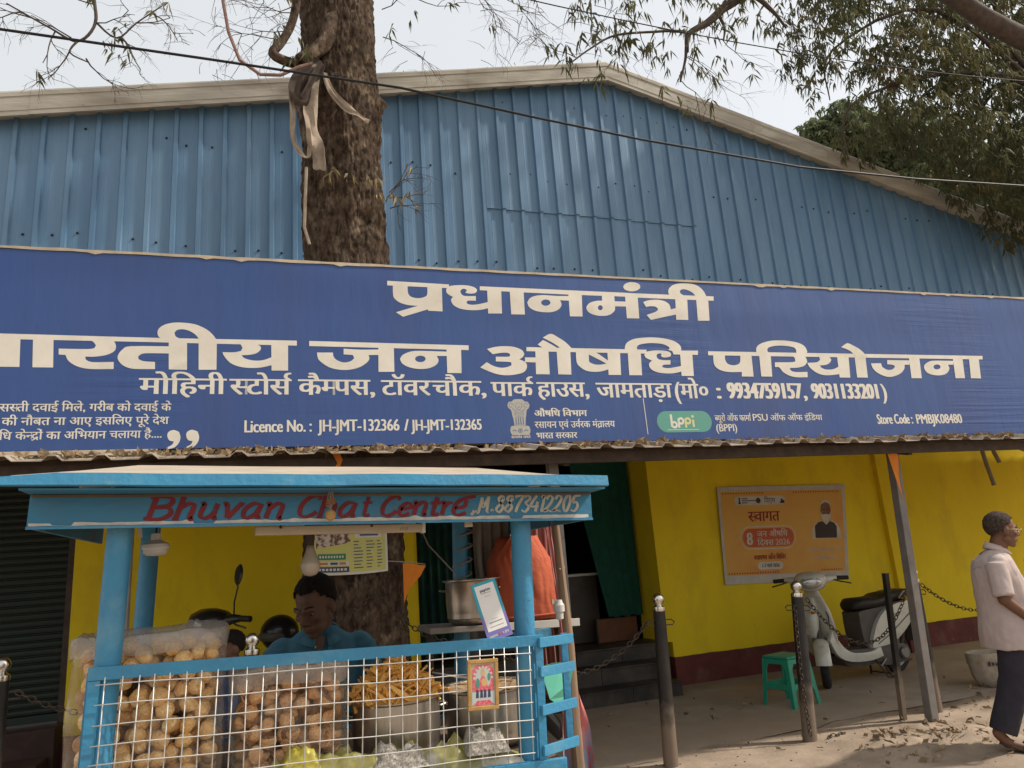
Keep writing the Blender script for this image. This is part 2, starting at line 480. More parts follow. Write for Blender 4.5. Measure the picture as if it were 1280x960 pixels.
m_plinth = mat("brown stained plinth", (0.075, 0.038, 0.03), (0.05, 0.028, 0.022), scale=4, rough=0.8, bump=0.3, c3=(0.03, 0.022, 0.018), s3=2, t3=(0.45, 0.7))
sp(MB().box(-6.2, -1.664, 7.55, 8.1, 0.0, 0.45), "plinth", m_plinth, bevel=0.01)
sp(MB().box(-6.2, -1.70, 7.20, 7.545, 0.0, 0.24), "step", m_plinth, bevel=0.012)

# ------------------------------------------------------------------ blue shed gable
shed = thing("blue_metal_shed", "tall blue corrugated metal shed gable with cream flashing rising behind the sign", "shed", (4.49, 7.8, 3.88))
def sb(mb, name, m, **k):
    o = mb.build(name, m, shed, **k); o.matrix_parent_inverse = Matrix.Translation((-4.49, -7.8, -3.88)); return o
AX, AZ, SL = 4.40, 8.13, 0.2345
def top_z(x): return AZ - (0.2235 if x < AX else 0.2385) * abs(x - AX)
def clad(x0, w, zb, zt, y):
    """one sheet, four trapezoid ribs; zt None = cut to the gable slope"""
    cols = []
    P = w / 4
    for r in range(4):
        b = x0 + r * P
        for dx, dy in ((0.0, 0.0), (0.052, 0.0), (0.057, -0.0012), (0.066, 0.0), (0.122, 0.0), (0.127, -0.0012), (0.136, 0.0), (P - 0.062, 0), (P - 0.050, -0.032), (P - 0.010, -0.032)):
            cols.append((b + dx, dy))
    cols.append((x0 + w, 0.0)); cols.append((x0 + w + 0.01, -0.001))
    mb = MB(); vs = []; fs = []
    nz = 5
    for (x, dy) in cols:
        zt_ = (top_z(x) - 0.10) if zt is None else zt
        for k in range(nz + 1):
            zz = zb + (zt_ - zb) * k / nz
            wob = 0.004 * noise.noise(Vector((x * 1.7, zz * 0.8, y)))
            vs.append((x, y + dy + wob, zz))
    for i in range(len(cols) - 1):
        for k in range(nz):
            a = i * (nz + 1) + k
            fs.append((a, a + nz + 1, a + nz + 2, a + 1))
    mb.add(vs, fs)
    return sb(mb, "cladding_sheet", m_blueclad, fix=False)
x = -4.42; i = 0
while x < 12.2:
    y = Y0 - 0.002 * (i % 2)
    if 3.0 < x + 0.5 < 5.6:
        clad(x, 1.0, 3.85, 5.86, y + 0.004); clad(x, 1.0, 5.80 + 0.012 * noise.noise(Vector((x, 0, 0))), None, y - 0.010)
    else:
        clad(x, 1.0, 3.85, None, y)
    x += 1.0; i += 1
XE = x
sw = MB()
for j in range(int((XE + 4.4) / 0.25)):
    xx = -4.42 + j * 0.25 + 0.095
    for zz in (5.06, 6.28, 7.35):
        zt = zz + random.uniform(-0.05, 0.05)
        if zt < top_z(xx) - 0.4 and random.random() < 0.72: sw.ball((xx + random.uniform(-0.03, 0.03), Y0 - 0.006, zt), (0.014, 0.012, 0.014), 6, 4)
s_ = sb(sw, "screw", m_screw); s_['kind'] = 'stuff'
# side walls and roof of the shed going back
bk = MB()
bk.box(-4.5, -4.44, 7.83, 24, 3.85, top_z(-4.44)); bk.box(XE, XE + 0.06, 7.83, 24, 3.85, top_z(XE))
sb(bk, "side_wall", m_blueclad)
rf = MB()
for (xa, xb) in ((-4.9, AX), (AX, XE + 0.4)):
    za, zb_ = top_z(xa) - 0.09, top_z(xb) - 0.09
    rf.add([(xa, 7.70, za), (xb, 7.70, zb_), (xb, 24, zb_), (xa, 24, za), (xa, 7.70, za + 0.03), (xb, 7.70, zb_ + 0.03), (xb, 24, zb_ + 0.03), (xa, 24, za + 0.03)],
           [(0, 1, 2, 3), (7, 6, 5, 4), (0, 4, 5, 1), (1, 5, 6, 2), (2, 6, 7, 3), (3, 7, 4, 0)])
sb(rf, "roof", m_blueclad)
# cream flashing along the gable: separate lengths lapped over each other
segs = [(-4.9, -2.3), (-2.3, 0.1), (0.1, 2.4), (2.4, AX), (AX, 6.7), (6.7, 8.9), (8.9, 11.0), (11.0, XE + 0.4)]
for k, (xa, xb) in enumerate(segs):
    if xb < AX: xb += 0.04
    elif xa > AX: xa -= 0.04
    prof = [(-0.30, 0.03), (-0.30, 0.0), (-0.245, 0.0), (-0.238, -0.006), (-0.14, -0.006), (-0.132, 0.0), (-0.06, 0.0), (-0.052, -0.008), (0.0, -0.008), (0.035, 0.012), (0.045, 0.35)]
    mb = MB(); vs = []; n = 8
    yoff = 7.63 - 0.003 * (k % 2)
    for s_i in range(n + 1):
        xx = xa + (xb - xa) * s_i / n
        w_ = 0.006 * noise.noise(Vector((xx * 1.5, 1, 1)))
        for dz, dy in prof: vs.append((xx, yoff + dy + w_, top_z(xx) + dz * 0.88 - 0.065))
    L = len(prof)
    mb.add(vs, [(a * L + b, (a + 1) * L + b, (a + 1) * L + b + 1, a * L + b + 1) for a in range(n) for b in range(L - 1)])
    sb(mb, "roof_flashing", m_flash, fix=False)
sb(MB().add([(-4.9, 7.72, top_z(-4.9) - 0.26), (AX, 7.72, AZ - 0.26), (XE + .4, 7.72, top_z(XE + .4) - 0.26), (XE + .4, 7.80, top_z(XE + .4) - 0.26), (AX, 7.80, AZ - 0.26), (-4.9, 7.80, top_z(-4.9) - 0.26)], [(0, 1, 4, 5), (1, 2, 3, 4)]), "soffit", m_flash, fix=False)

# ------------------------------------------------------------------ tin canopy on posts
can = thing("tin_canopy", "rusty tin canopy with a trapezoid sheet edge on grey steel posts below the sign", "canopy", (3, 5.07, 0))
def cb(mb, name, m, **k):
    o = mb.build(name, m, can, **k); o.matrix_parent_inverse = Matrix.Translation((-3, -5.07, 0)); return o
def can_z(y): return 2.290 + (y - 4.72) * 0.205
x = -3.6; i = 0
while x < 12.0:
    cols = []
    for r in range(4):
        b = x + r * 0.25
        cols += [(b, 0), (b + 0.145, 0), (b + 0.175, 0.030), (b + 0.215, 0.030)]
    cols.append((x + 1.0, 0)); cols.append((x + 1.03, 0.002))
    mb = MB(); vs = []
    ry = random.uniform(-0.02, 0.02)
    ysn = [4.72 + ry, 4.9, 5.6, 6.4, 7.2, 7.79]
    for (xx, dz) in cols:
        for yy in ysn:
            sag = 0.012 * noise.noise(Vector((xx * 1.2, yy, 4)))
            vs.append((xx, yy, can_z(yy) + dz + sag + 0.002 * (i % 2)))
        for yy in ysn[::-1]:
            sag = 0.012 * noise.noise(Vector((xx * 1.2, yy, 4)))
            vs.append((xx, yy, can_z(yy) + dz + sag - 0.005 + 0.002 * (i % 2)))
    L = 2 * len(ysn)
    mb.add(vs, [(a * L + b, (a + 1) * L + b, (a + 1) * L + (b + 1) % L, a * L + (b + 1) % L) for a in range(len(cols) - 1) for b in range(L)])
    cb(mb, "roof_sheet", m_tin)
    x += 1.0; i += 1
cb(MB().box(-3.6, 12.0, 4.86, 4.90, 2.205, 2.285), "front_beam", m_rust, bevel=0.004)
for yy in (5.7, 6.6, 7.5): cb(MB().box(-3.6, 12.0, yy, yy + 0.05, can_z(yy) - 0.075, can_z(yy) - 0.012), "purlin", m_rust)
for xx in (-0.82, 2.05, 5.35, 8.6):
    cb(MB().bar((xx + 0.06, 4.92, can_z(4.92) - 0.11), (xx + 0.06, 7.79, can_z(7.79) - 0.11), 0.04, 0.06), "rafter", m_rust)
for xx, lean in ((-0.82, 0.02), (2.05, 0.0), (5.22, 0.14), (8.6, 0.03)):
    cb(MB().bar((xx, 5.07, -0.02), (xx + lean, 5.07, 2.285), 0.075, 0.075, up=(0, 1, 0)), "post", m_steelgrey, bevel=0.005)

# ------------------------------------------------------------------ the big sign
sign = thing("shop_sign", "long blue pharmacy sign board with cream Hindi lettering standing on the canopy", "sign board", (3, 5.0, 2.385))
def gb(mb, name, m, **k):
    o = mb.build(name, m, sign, **k); o.matrix_parent_inverse = Matrix.Translation((-3, -5.0, -2.385)); return o
SX0, SX1 = -2.45, 8.3
def sz1(x): return 3.712 + (x + 1.6) * 0.0095
def bann(u, v):
    xx = SX0 + (SX1 - SX0) * u; zt = sz1(xx) - 0.02; zb_ = 2.39 - 0.003 * (xx)
    zz = zb_ + (zt - zb_) * v
    return (xx, 5.0, zz)
b_ = MB().grid(180, 24, bann)
gb(b_, "banner", m_banner, smooth=True, ang=None, fix=False)
fr = MB(); fr.bar((SX0, 5.075, 2.40), (SX1, 5.075, 2.375), 0.13, 0.03); fr.bar((SX0, 5.075, 3.66), (SX1, 5.075, 3.76), 0.13, 0.03)
for xx in (-2.43, -1, 0.5, 2, 3.5, 5, 6.5, 8.27): fr.bar((xx, 5.075, 2.4), (xx, 5.075, 3.66), 0.03, 0.1, up=(0, 1, 0))
gb(fr, "frame", m_rust)
# turned over pale edge along the top, slightly ragged
te = MB(); vs = []; N = 240
for i in range(N + 1):
    xx = SX0 + (SX1 - SX0) * i / N
    t = sz1(xx)
    lo = t - 0.020 - 0.010 * abs(noise.noise(Vector((xx * 2.5, 0, 0)))) - (0.012 if noise.noise(Vector((xx * 9, 3, 0))) > 0.35 else 0) + 0.004
    vs += [(xx, 4.994, lo), (xx, 4.992, t + 0.004 * noise.noise(Vector((xx * 6, 0, 5)))), (xx, 5.15, t + 0.006)]
te.add(vs, [(i * 3 + k, (i + 1) * 3 + k, (i + 1) * 3 + k + 1, i * 3 + k + 1) for i in range(N) for k in range(2)])
gb(te, "top_edging", m_creamfr, fix=False)
gb(MB().box(SX0, -0.64, 4.955, 4.985, 2.36, 2.385), "batten", m_creamfr, bevel=0.003)

LOG = {}
def lay(k): return 4.9955 - 0.00035 * k                           # stacked print layers on the banner
def smooth_loop(P):
    """Catmull-Rom through gentle corners, keep sharp ones"""
    n = len(P); out = []
    def turn(i):
        a = Vector(P[i]) - Vector(P[i - 1]); b = Vector(P[(i + 1) % n]) - Vector(P[i])
        if a.length < 1e-6 or b.length < 1e-6: return 3
        return a.angle(b)
    sharp = [turn(i) > radians(52) for i in range(n)]
    for i in range(n):
        p1 = Vector(P[i]); p2 = Vector(P[(i + 1) % n])
        out.append(tuple(p1))
        if sharp[i] and sharp[(i + 1) % n]: continue
        p0 = p1 - (p2 - p1) if sharp[i] else Vector(P[i - 1])
        p3 = p2 + (p2 - p1) if sharp[(i + 1) % n] else Vector(P[(i + 2) % n])
        for t in (0.33, 0.66):
            q = 0.5 * ((2 * p1) + (p2 - p0) * t + (2 * p0 - 5 * p1 + 4 * p2 - p3) * t * t + (3 * p1 - p0 - 3 * p2 + p3) * t ** 3)
            out.append(tuple(q))
    return out
def headline(data, name):
    mb = MB()
    for k, (o, h) in enumerate(data):
        so = smooth_loop(o); shh = smooth_loop(h) if h else None
        yk = 4.9990 - 0.00003 * k
        mb.flat(so, lambda u, v, yk=yk: Vector((u, yk, v)), shh)
    return gb(mb, name, m_cream, fix=False)
HEAD_ONE=[([(0.844,3.611),(1.311,3.608),(1.31,3.578),(0.843,3.575)],None),([(0.885,3.596),(0.884,3.498),(0.904,3.464),(0.936,3.443),(0.98,3.43),(1.028,3.426),(1.066,3.426),(0.9,3.368),(0.951,3.335),(1.14,3.401),(1.14,3.39),(1.25,3.389),(1.255,3.601),(1.143,3.603),(1.14,3.521),(1.118,3.498),(1.076,3.486),(1.031,3.489),(1.005,3.504),(0.994,3.531),(0.994,3.596)],None),([(1.311,3.592),(1.29,3.572),(1.287,3.55),(1.299,3.529),(1.337,3.508),(1.322,3.49),(1.323,3.467),(1.341,3.44),(1.379,3.42),(1.433,3.41),(1.496,3.409),(1.552,3.415),(1.61,3.43),(1.612,3.481),(1.563,3.466),(1.499,3.453),(1.459,3.454),(1.44,3.465),(1.443,3.477),(1.461,3.485),(1.515,3.486),(1.517,3.525),(1.463,3.521),(1.424,3.522),(1.405,3.534),(1.396,3.556),(1.407,3.572),(1.427,3.579),(1.447,3.572),(1.446,3.562),(1.435,3.549),(1.457,3.543),(1.488,3.543),(1.517,3.551),(1.531,3.571),(1.519,3.59),(1.476,3.605),(1.413,3.608),(1.35,3.602)],None),([(1.612,3.604),(1.726,3.603),(1.718,3.392),(1.607,3.387)],None),([(1.554,3.606),(2.291,3.612),(2.792,3.616),(2.931,3.616),(3.655,3.626),(3.648,3.586),(2.926,3.579),(2.788,3.582),(2.287,3.575),(1.552,3.574)],None),([(1.795,3.597),(1.91,3.595),(1.905,3.391),(1.793,3.388)],None),([(2.293,3.563),(2.182,3.558),(2.08,3.56),(2.011,3.551),(1.959,3.529),(1.933,3.492),(1.945,3.455),(1.988,3.428),(2.059,3.417),(2.135,3.421),(2.193,3.445),(2.222,3.484),(2.213,3.523),(2.289,3.523)],[(2.128,3.499),(2.123,3.487),(2.111,3.478),(2.095,3.472),(2.078,3.471),(2.062,3.476),(2.052,3.484),(2.05,3.495),(2.054,3.507),(2.066,3.516),(2.082,3.522),(2.1,3.523),(2.115,3.519),(2.125,3.51)]),([(2.291,3.61),(2.409,3.608),(2.395,3.394),(2.285,3.391)],None),([(2.589,3.608),(2.583,3.537),(2.529,3.532),(2.474,3.514),(2.442,3.485),(2.437,3.459),(2.456,3.43),(2.502,3.411),(2.568,3.405),(2.632,3.416),(2.676,3.444),(2.694,3.479),(2.699,3.605)],[(2.582,3.476),(2.579,3.466),(2.572,3.459),(2.563,3.454),(2.553,3.454),(2.545,3.457),(2.54,3.465),(2.539,3.474),(2.542,3.483),(2.549,3.491),(2.558,3.496),(2.567,3.496),(2.576,3.492),(2.581,3.485)]),([(2.691,3.537),(2.801,3.538),(2.796,3.496),(2.688,3.493)],None),([(2.798,3.601),(2.915,3.603),(2.905,3.397),(2.791,3.394)],None),([(2.95,3.677),(2.945,3.664),(2.932,3.652),(2.913,3.642),(2.89,3.635),(2.865,3.632),(2.841,3.633),(2.82,3.637),(2.803,3.645),(2.794,3.656),(2.791,3.669),(2.797,3.681),(2.809,3.693),(2.828,3.703),(2.851,3.711),(2.875,3.714),(2.9,3.713),(2.921,3.709),(2.938,3.701),(2.948,3.69)],None),([(2.959,3.543),(3.018,3.561),(3.094,3.569),(3.16,3.561),(3.2,3.538),(3.212,3.51),(3.212,3.488),(3.272,3.504),(3.263,3.446),(3.14,3.419),(3.013,3.388),(2.977,3.43),(3.05,3.455),(3.086,3.474),(3.091,3.492),(3.067,3.507),(3.02,3.508),(2.981,3.5)],None),([(3.273,3.611),(3.389,3.61),(3.37,3.401),(3.253,3.399)],None),([(3.476,3.599),(3.596,3.605),(3.579,3.402),(3.463,3.398)],None),([(3.224,3.609),(3.211,3.64),(3.224,3.677),(3.267,3.71),(3.328,3.727),(3.388,3.733),(3.456,3.73),(3.513,3.713),(3.557,3.676),(3.58,3.627),(3.591,3.572),(3.476,3.567),(3.47,3.621),(3.445,3.652),(3.398,3.672),(3.355,3.676),(3.325,3.661),(3.327,3.639),(3.352,3.623),(3.389,3.608),(3.318,3.594)],None)]
HEAD_TWO=[([(-1.641,3.125),(-1.55,3.129),(-0.751,3.126),(-0.317,3.128),(0.203,3.131),(0.203,3.095),(-0.317,3.095),(-0.75,3.096),(-1.547,3.094),(-1.638,3.096)],None),([(-1.554,3.121),(-1.44,3.12),(-1.431,2.917),(-1.539,2.917)],None),([(-1.548,3.005),(-1.622,3.003),(-1.681,3.022),(-1.71,3.067),(-1.754,3.102),(-1.803,3.115),(-1.833,3.084),(-1.814,3.049),(-1.772,3.04),(-1.75,3.066),(-1.723,3.026),(-1.774,2.97),(-1.714,2.931),(-1.635,2.958),(-1.544,2.959)],None),([(-1.373,3.122),(-1.262,3.121),(-1.251,2.916),(-1.362,2.916)],None),([(-1.081,3.112),(-1.042,3.09),(-1.024,3.066),(-1.032,3.047),(-1.07,3.04),(-1.229,3.039),(-1.226,3.001),(-1.189,2.999),(-1.173,2.964),(-1.14,2.936),(-1.091,2.916),(-1.028,2.909),(-0.916,2.911),(-0.918,2.958),(-1.023,2.954),(-1.059,2.96),(-1.077,2.974),(-1.078,2.99),(-1.025,2.991),(-0.963,3.003),(-0.921,3.027),(-0.91,3.056),(-0.917,3.085),(-0.933,3.106),(-0.969,3.12)],None),([(-0.601,3.07),(-0.823,3.065),(-0.869,3.045),(-0.895,3.006),(-0.894,2.973),(-0.864,2.936),(-0.816,2.916),(-0.758,2.913),(-0.678,2.914),(-0.68,2.962),(-0.746,2.966),(-0.776,2.979),(-0.78,2.996),(-0.762,3.013),(-0.726,3.02),(-0.599,3.021)],None),([(-0.604,3.111),(-0.494,3.114),(-0.488,2.912),(-0.597,2.913)],None),([(-0.423,3.112),(-0.311,3.11),(-0.309,2.915),(-0.418,2.913)],None),([(-0.659,3.129),(-0.673,3.16),(-0.665,3.191),(-0.633,3.218),(-0.584,3.233),(-0.532,3.236),(-0.455,3.229),(-0.393,3.204),(-0.349,3.171),(-0.317,3.128),(-0.31,3.093),(-0.423,3.09),(-0.424,3.127),(-0.449,3.159),(-0.484,3.181),(-0.522,3.19),(-0.556,3.184),(-0.572,3.164),(-0.562,3.138),(-0.536,3.124),(-0.603,3.107)],None),([(-0.192,3.118),(-0.164,3.097),(-0.149,3.07),(-0.159,3.048),(-0.202,3.038),(-0.274,3.037),(-0.264,3.011),(-0.225,2.964),(-0.169,2.939),(-0.098,2.93),(-0.027,2.935),(0.041,2.953),(0.041,3.01),(-0.011,2.988),(-0.059,2.982),(-0.107,2.988),(-0.139,3.0),(-0.155,3.018),(-0.099,3.023),(-0.056,3.037),(-0.032,3.064),(-0.036,3.087),(-0.052,3.095),(-0.077,3.117)],None),([(0.035,3.12),(0.145,3.12),(0.145,2.915),(0.038,2.914)],None),([(0.286,3.131),(1.436,3.128),(1.434,3.091),(0.286,3.094)],None),([(0.338,3.048),(0.446,3.05),(0.45,3.02),(0.473,2.995),(0.52,2.979),(0.568,2.99),(0.592,3.013),(0.583,3.035),(0.519,3.039),(0.52,3.08),(0.627,3.076),(0.768,3.08),(0.767,3.039),(0.693,3.037),(0.698,3.01),(0.677,2.979),(0.624,2.945),(0.557,2.927),(0.491,2.926),(0.416,2.944),(0.356,2.988),(0.341,3.018)],None),([(0.764,3.124),(0.875,3.124),(0.873,2.916),(0.76,2.914)],None),([(1.266,3.075),(1.082,3.077),(1.001,3.071),(0.94,3.045),(0.916,3.014),(0.932,2.978),(0.986,2.95),(1.066,2.939),(1.138,2.95),(1.185,2.977),(1.2,3.009),(1.188,3.04),(1.264,3.042)],[(1.104,3.016),(1.1,3.006),(1.089,2.997),(1.073,2.992),(1.056,2.992),(1.041,2.996),(1.03,3.005),(1.027,3.015),(1.031,3.025),(1.042,3.034),(1.058,3.039),(1.075,3.039),(1.09,3.035),(1.101,3.027)]),([(1.265,3.123),(1.377,3.122),(1.369,2.912),(1.261,2.912)],None),([(1.578,3.103),(1.639,3.12),(1.719,3.129),(1.799,3.124),(1.858,3.1),(1.874,3.07),(1.859,3.045),(1.83,3.027),(1.876,3.006),(1.888,2.971),(1.865,2.931),(1.813,2.911),(1.732,2.9),(1.663,2.904),(1.586,2.926),(1.516,2.958),(1.569,3.0),(1.618,2.972),(1.677,2.958),(1.727,2.964),(1.763,2.979),(1.764,2.997),(1.745,3.005),(1.641,3.007),(1.643,3.044),(1.743,3.046),(1.759,3.06),(1.745,3.075),(1.695,3.076),(1.62,3.063)],None),([(1.877,3.043),(1.968,3.044),(1.964,3.004),(1.874,3.006)],None),([(1.896,3.126),(2.937,3.129),(2.933,3.096),(1.893,3.093)],None),([(3.189,3.127),(3.422,3.132),(3.416,3.095),(3.184,3.094)],None),([(1.967,3.113),(2.075,3.11),(2.069,2.911),(1.956,2.911)],None),([(2.144,3.117),(2.26,3.114),(2.25,2.911),(2.14,2.912)],None),([(2.037,3.206),(2.106,3.24),(2.168,3.211),(2.228,3.172),(2.277,3.122),(2.191,3.113),(2.163,3.136),(2.112,3.169)],None),([(1.99,3.149),(2.038,3.187),(2.08,3.166),(2.14,3.132),(2.159,3.112),(2.065,3.11),(2.025,3.127)],None),([(2.308,3.116),(2.304,3.018),(2.326,2.978),(2.376,2.946),(2.44,2.936),(2.505,2.94),(2.578,2.959),(2.585,3.013),(2.522,2.997),(2.462,2.996),(2.421,3.012),(2.412,3.031),(2.421,3.115)],None),([(2.42,3.101),(2.474,3.099),(2.583,3.027),(2.58,2.997),(2.417,3.077)],None),([(2.582,3.119),(2.694,3.119),(2.68,2.913),(2.57,2.912)],None),([(2.763,3.119),(2.881,3.117),(2.868,2.913),(2.753,2.912)],None),([(2.739,3.106),(2.742,3.148),(2.767,3.186),(2.834,3.218),(2.928,3.232),(3.021,3.236),(3.114,3.23),(3.196,3.213),(3.249,3.182),(3.263,3.148),(3.25,3.095),(3.184,3.094),(3.174,3.124),(3.138,3.132),(3.154,3.145),(3.142,3.162),(3.088,3.182),(2.996,3.187),(2.912,3.179),(2.864,3.164),(2.849,3.142),(2.858,3.117),(2.874,3.096),(2.774,3.094)],None),([(2.935,3.11),(2.91,3.084),(2.924,3.059),(2.976,3.037),(2.947,3.015),(2.944,2.988),(2.965,2.959),(3.018,2.938),(3.091,2.931),(3.166,2.934),(3.243,2.95),(3.25,2.998),(3.183,2.985),(3.116,2.976),(3.07,2.981),(3.062,2.992),(3.082,3.004),(3.142,3.007),(3.147,3.044),(3.078,3.043),(3.033,3.053),(3.021,3.078),(3.034,3.095),(3.058,3.1),(3.071,3.092),(3.063,3.079),(3.077,3.068),(3.11,3.067),(3.149,3.076),(3.161,3.096),(3.145,3.115),(3.099,3.124),(3.025,3.125),(2.968,3.119)],None),([(3.248,3.121),(3.364,3.12),(3.349,2.912),(3.233,2.911)],None),([(3.52,3.129),(6.657,3.152),(6.646,3.116),(3.515,3.094)],None),([(3.567,3.112),(3.559,3.028),(3.58,2.986),(3.631,2.961),(3.707,2.95),(3.826,2.953),(3.818,2.913),(3.938,2.913),(3.95,3.12),(3.837,3.118),(3.825,3.046),(3.797,3.019),(3.745,3.01),(3.695,3.024),(3.677,3.06),(3.684,3.115)],None),([(4.03,3.122),(4.151,3.125),(4.129,2.915),(4.016,2.915)],None),([(4.004,3.121),(4.013,3.172),(4.061,3.209),(4.16,3.237),(4.256,3.245),(4.364,3.243),(4.47,3.227),(4.53,3.195),(4.548,3.149),(4.526,3.117),(4.447,3.116),(4.427,3.136),(4.43,3.162),(4.401,3.187),(4.295,3.198),(4.199,3.192),(4.137,3.175),(4.12,3.149),(4.133,3.124),(4.146,3.099),(4.029,3.097)],None),([(4.35,3.114),(4.394,3.094),(4.401,3.068),(4.374,3.049),(4.18,3.044),(4.174,3.001),(4.218,2.999),(4.249,2.959),(4.302,2.929),(4.382,2.912),(4.503,2.914),(4.51,2.962),(4.391,2.959),(4.345,2.967),(4.327,2.985),(4.333,2.996),(4.411,2.999),(4.488,3.018),(4.528,3.055),(4.521,3.091),(4.497,3.122)],None),([(4.626,3.124),(4.665,3.104),(4.671,3.075),(4.629,3.052),(4.526,3.045),(4.541,3.009),(4.587,2.968),(4.655,2.94),(4.74,2.934),(4.855,2.946),(4.871,3.019),(4.803,2.992),(4.726,2.986),(4.674,3.001),(4.658,3.023),(4.724,3.03),(4.771,3.049),(4.796,3.076),(4.783,3.102),(4.745,3.127)],None),([(4.868,3.118),(4.998,3.118),(4.973,2.915),(4.854,2.915)],None),([(5.067,3.122),(5.193,3.122),(5.173,2.917),(5.051,2.917)],None),([(4.934,3.199),(5.009,3.239),(5.065,3.223),(5.136,3.189),(5.19,3.142),(5.196,3.107),(5.073,3.104),(5.048,3.151),(4.998,3.18)],None),([(5.241,3.052),(5.359,3.056),(5.365,3.02),(5.417,2.994),(5.478,2.998),(5.517,3.023),(5.503,3.04),(5.431,3.048),(5.441,3.087),(5.708,3.089),(5.698,3.047),(5.637,3.046),(5.628,3.012),(5.582,2.969),(5.507,2.939),(5.43,2.926),(5.359,2.937),(5.293,2.966),(5.252,3.007)],None),([(5.71,3.129),(5.837,3.128),(5.814,2.918),(5.689,2.917)],None),([(6.256,3.094),(6.053,3.093),(5.957,3.085),(5.885,3.05),(5.868,3.016),(5.889,2.977),(5.952,2.953),(6.044,2.948),(6.127,2.964),(6.177,3.002),(6.186,3.033),(6.177,3.055),(6.245,3.056)],[(6.077,3.031),(6.069,3.02),(6.054,3.012),(6.035,3.007),(6.016,3.006),(6.0,3.011),(5.99,3.019),(5.988,3.03),(5.996,3.041),(6.01,3.049),(6.029,3.054),(6.049,3.055),(6.065,3.05),(6.075,3.042)]),([(6.26,3.14),(6.385,3.139),(6.358,2.923),(6.237,2.922)],None),([(6.471,3.141),(6.599,3.141),(6.566,2.923),(6.435,2.924)],None)]

headline(HEAD_ONE, "headline"); headline(HEAD_TWO, "headline")

# ---- Devanagari and Latin print set from Blender's own font, glyph by glyph
GL = {}
def raw(s):
    cu = bpy.data.curves.new("t", 'FONT'); cu.body = s; cu.resolution_u = 3
    o = bpy.data.objects.new("t", cu); COL.objects.link(o)
    dg = bpy.context.evaluated_depsgraph_get(); dg.update()
    me = bpy.data.meshes.new_from_object(o.evaluated_get(dg))
    vs = [v.co.copy() for v in me.vertices]; fs = [tuple(p.vertices) for p in me.polygons]
    bpy.data.objects.remove(o); bpy.data.curves.remove(cu); bpy.data.meshes.remove(me)
    return vs, fs
REF = '|'
def glyph(ch):
    if ch in GL: return GL[ch]
    ref = 'ा' if ord(ch) > 0x900 else 'I'
    rv, _ = raw(ref); r_max = max(v.x for v in rv)
    vs, fs = raw(ch) if ch != ' ' else ([], [])
    both, _ = raw(ch + ref)
    adv = max(v.x for v in both) - r_max
    if ch == 'ि':                                   # its hook overhangs the next letter
        adv = glyph('ा')[2]
    GL[ch] = (vs, fs, adv)
    return GL[ch]
_a, _, _ = glyph('ा'); BAR = max(v.y for v in _a); BARX = 0.0
def half(ch):
    k = '^' + ch
    if k in GL: return GL[k]
    vs, fs, adv = glyph(ch)
    cut = adv - 0.155
    bm = bmesh.new(); bv = [bm.verts.new(v) for v in vs]
    for f in fs:
        try: bm.faces.new([bv[i] for i in f])
        except ValueError: pass
    bmesh.ops.bisect_plane(bm, geom=bm.verts[:] + bm.edges[:] + bm.faces[:], plane_co=(cut, 0, 0), plane_no=(1, 0, 0), clear_outer=True)
    bm.verts.ensure_lookup_table(); bm.verts.index_update()
    GL[k] = ([v.co.copy() for v in bm.verts], [tuple(v.index for v in f.verts) for f in bm.faces], cut)
    bm.free()
    return GL[k]
def set_text(s):
    """returns list of (verts, faces, xoffset), total width; ^x half form, ~ ra below, ` reph above"""
    x = 0; out = []; i = 0; last = 0; prev = 0
    while i < len(s):
        ch = s[i]
        if ch == '^':
            i += 1; vs, fs, adv = half(s[i]); out.append((vs, fs, x)); x += adv
        elif ch == '~':
            w = 0.045
            P = [(prev + 0.02, -0.06), (prev + 0.06, -0.10), (last - 0.13, 0.10), (last - 0.13, 0.19)]
            out.append(([Vector((a, b, 0)) for a, b in P], [(0, 1, 2, 3)], 0))
        elif ch == '`':
            cx = last - 0.03
            vs = []; fs = []
            for k in range(9):
                a = radians(75 + 190 * k / 8)
                for r in (0.085, 0.15): vs.append(Vector((cx + r * cos(a) * 1.1, BAR + 0.125 + r * sin(a), 0)))
            for k in range(8): fs.append((2 * k, 2 * k + 1, 2 * k + 3, 2 * k + 2))
            out.append((vs, fs, 0))
        else:
            vs, fs, adv = glyph(ch)
            if vs: out.append((vs, fs, x))
            if adv > 0.05: prev = x
            x += adv; last = x
        i += 1
    return out, x
def print_text(mb, s, x0, x1, zbase, zbar, F, bold=0.0, slant=0.0, latin=False, layer=0, slope=0.0):
    """fit text into x0..x1, baseline zbase, head line (or cap height) zbar; F(u, v, k) -> point"""
    items, w = set_text(s)
    top = 0.66 if latin else BAR
    sx = (x1 - x0) / w; sz = (zbar - zbase) / top
    offs = [0.0] if not bold else [-bold, 0.0, bold]
    kk = layer
    for bi, o in enumerate(offs):
        for gi, (vs, fs, xo) in enumerate(items):
            kq = kk + 0.5 * bi + 0.08 * (gi % 4)
            mb.add([F(x0 + (v.x + xo) * sx + o + slant * v.y * sz, zbase + v.y * sz + slope * ((v.x + xo) * sx), kq) for v in vs], fs)
FS = lambda u, v, k: Vector((u, 4.9990 - 0.00025 * k, v))
def line(s, x0, x1, zb, zt, bold=0.0, latin=False, m=None, name="print"):
    mb = MB(); print_text(mb, s, x0, x1, zb, zt, FS, bold=bold, latin=latin)
    return gb(mb, name, m or m_cream, fix=False)
def words(rows, name):
    for r in rows:
        w = MB(); print_text(w, r[0], r[1], r[2], r[3], r[4], FS, bold=r[5], latin=len(r) > 6)
        o = gb(w, name, m_cream, fix=False)
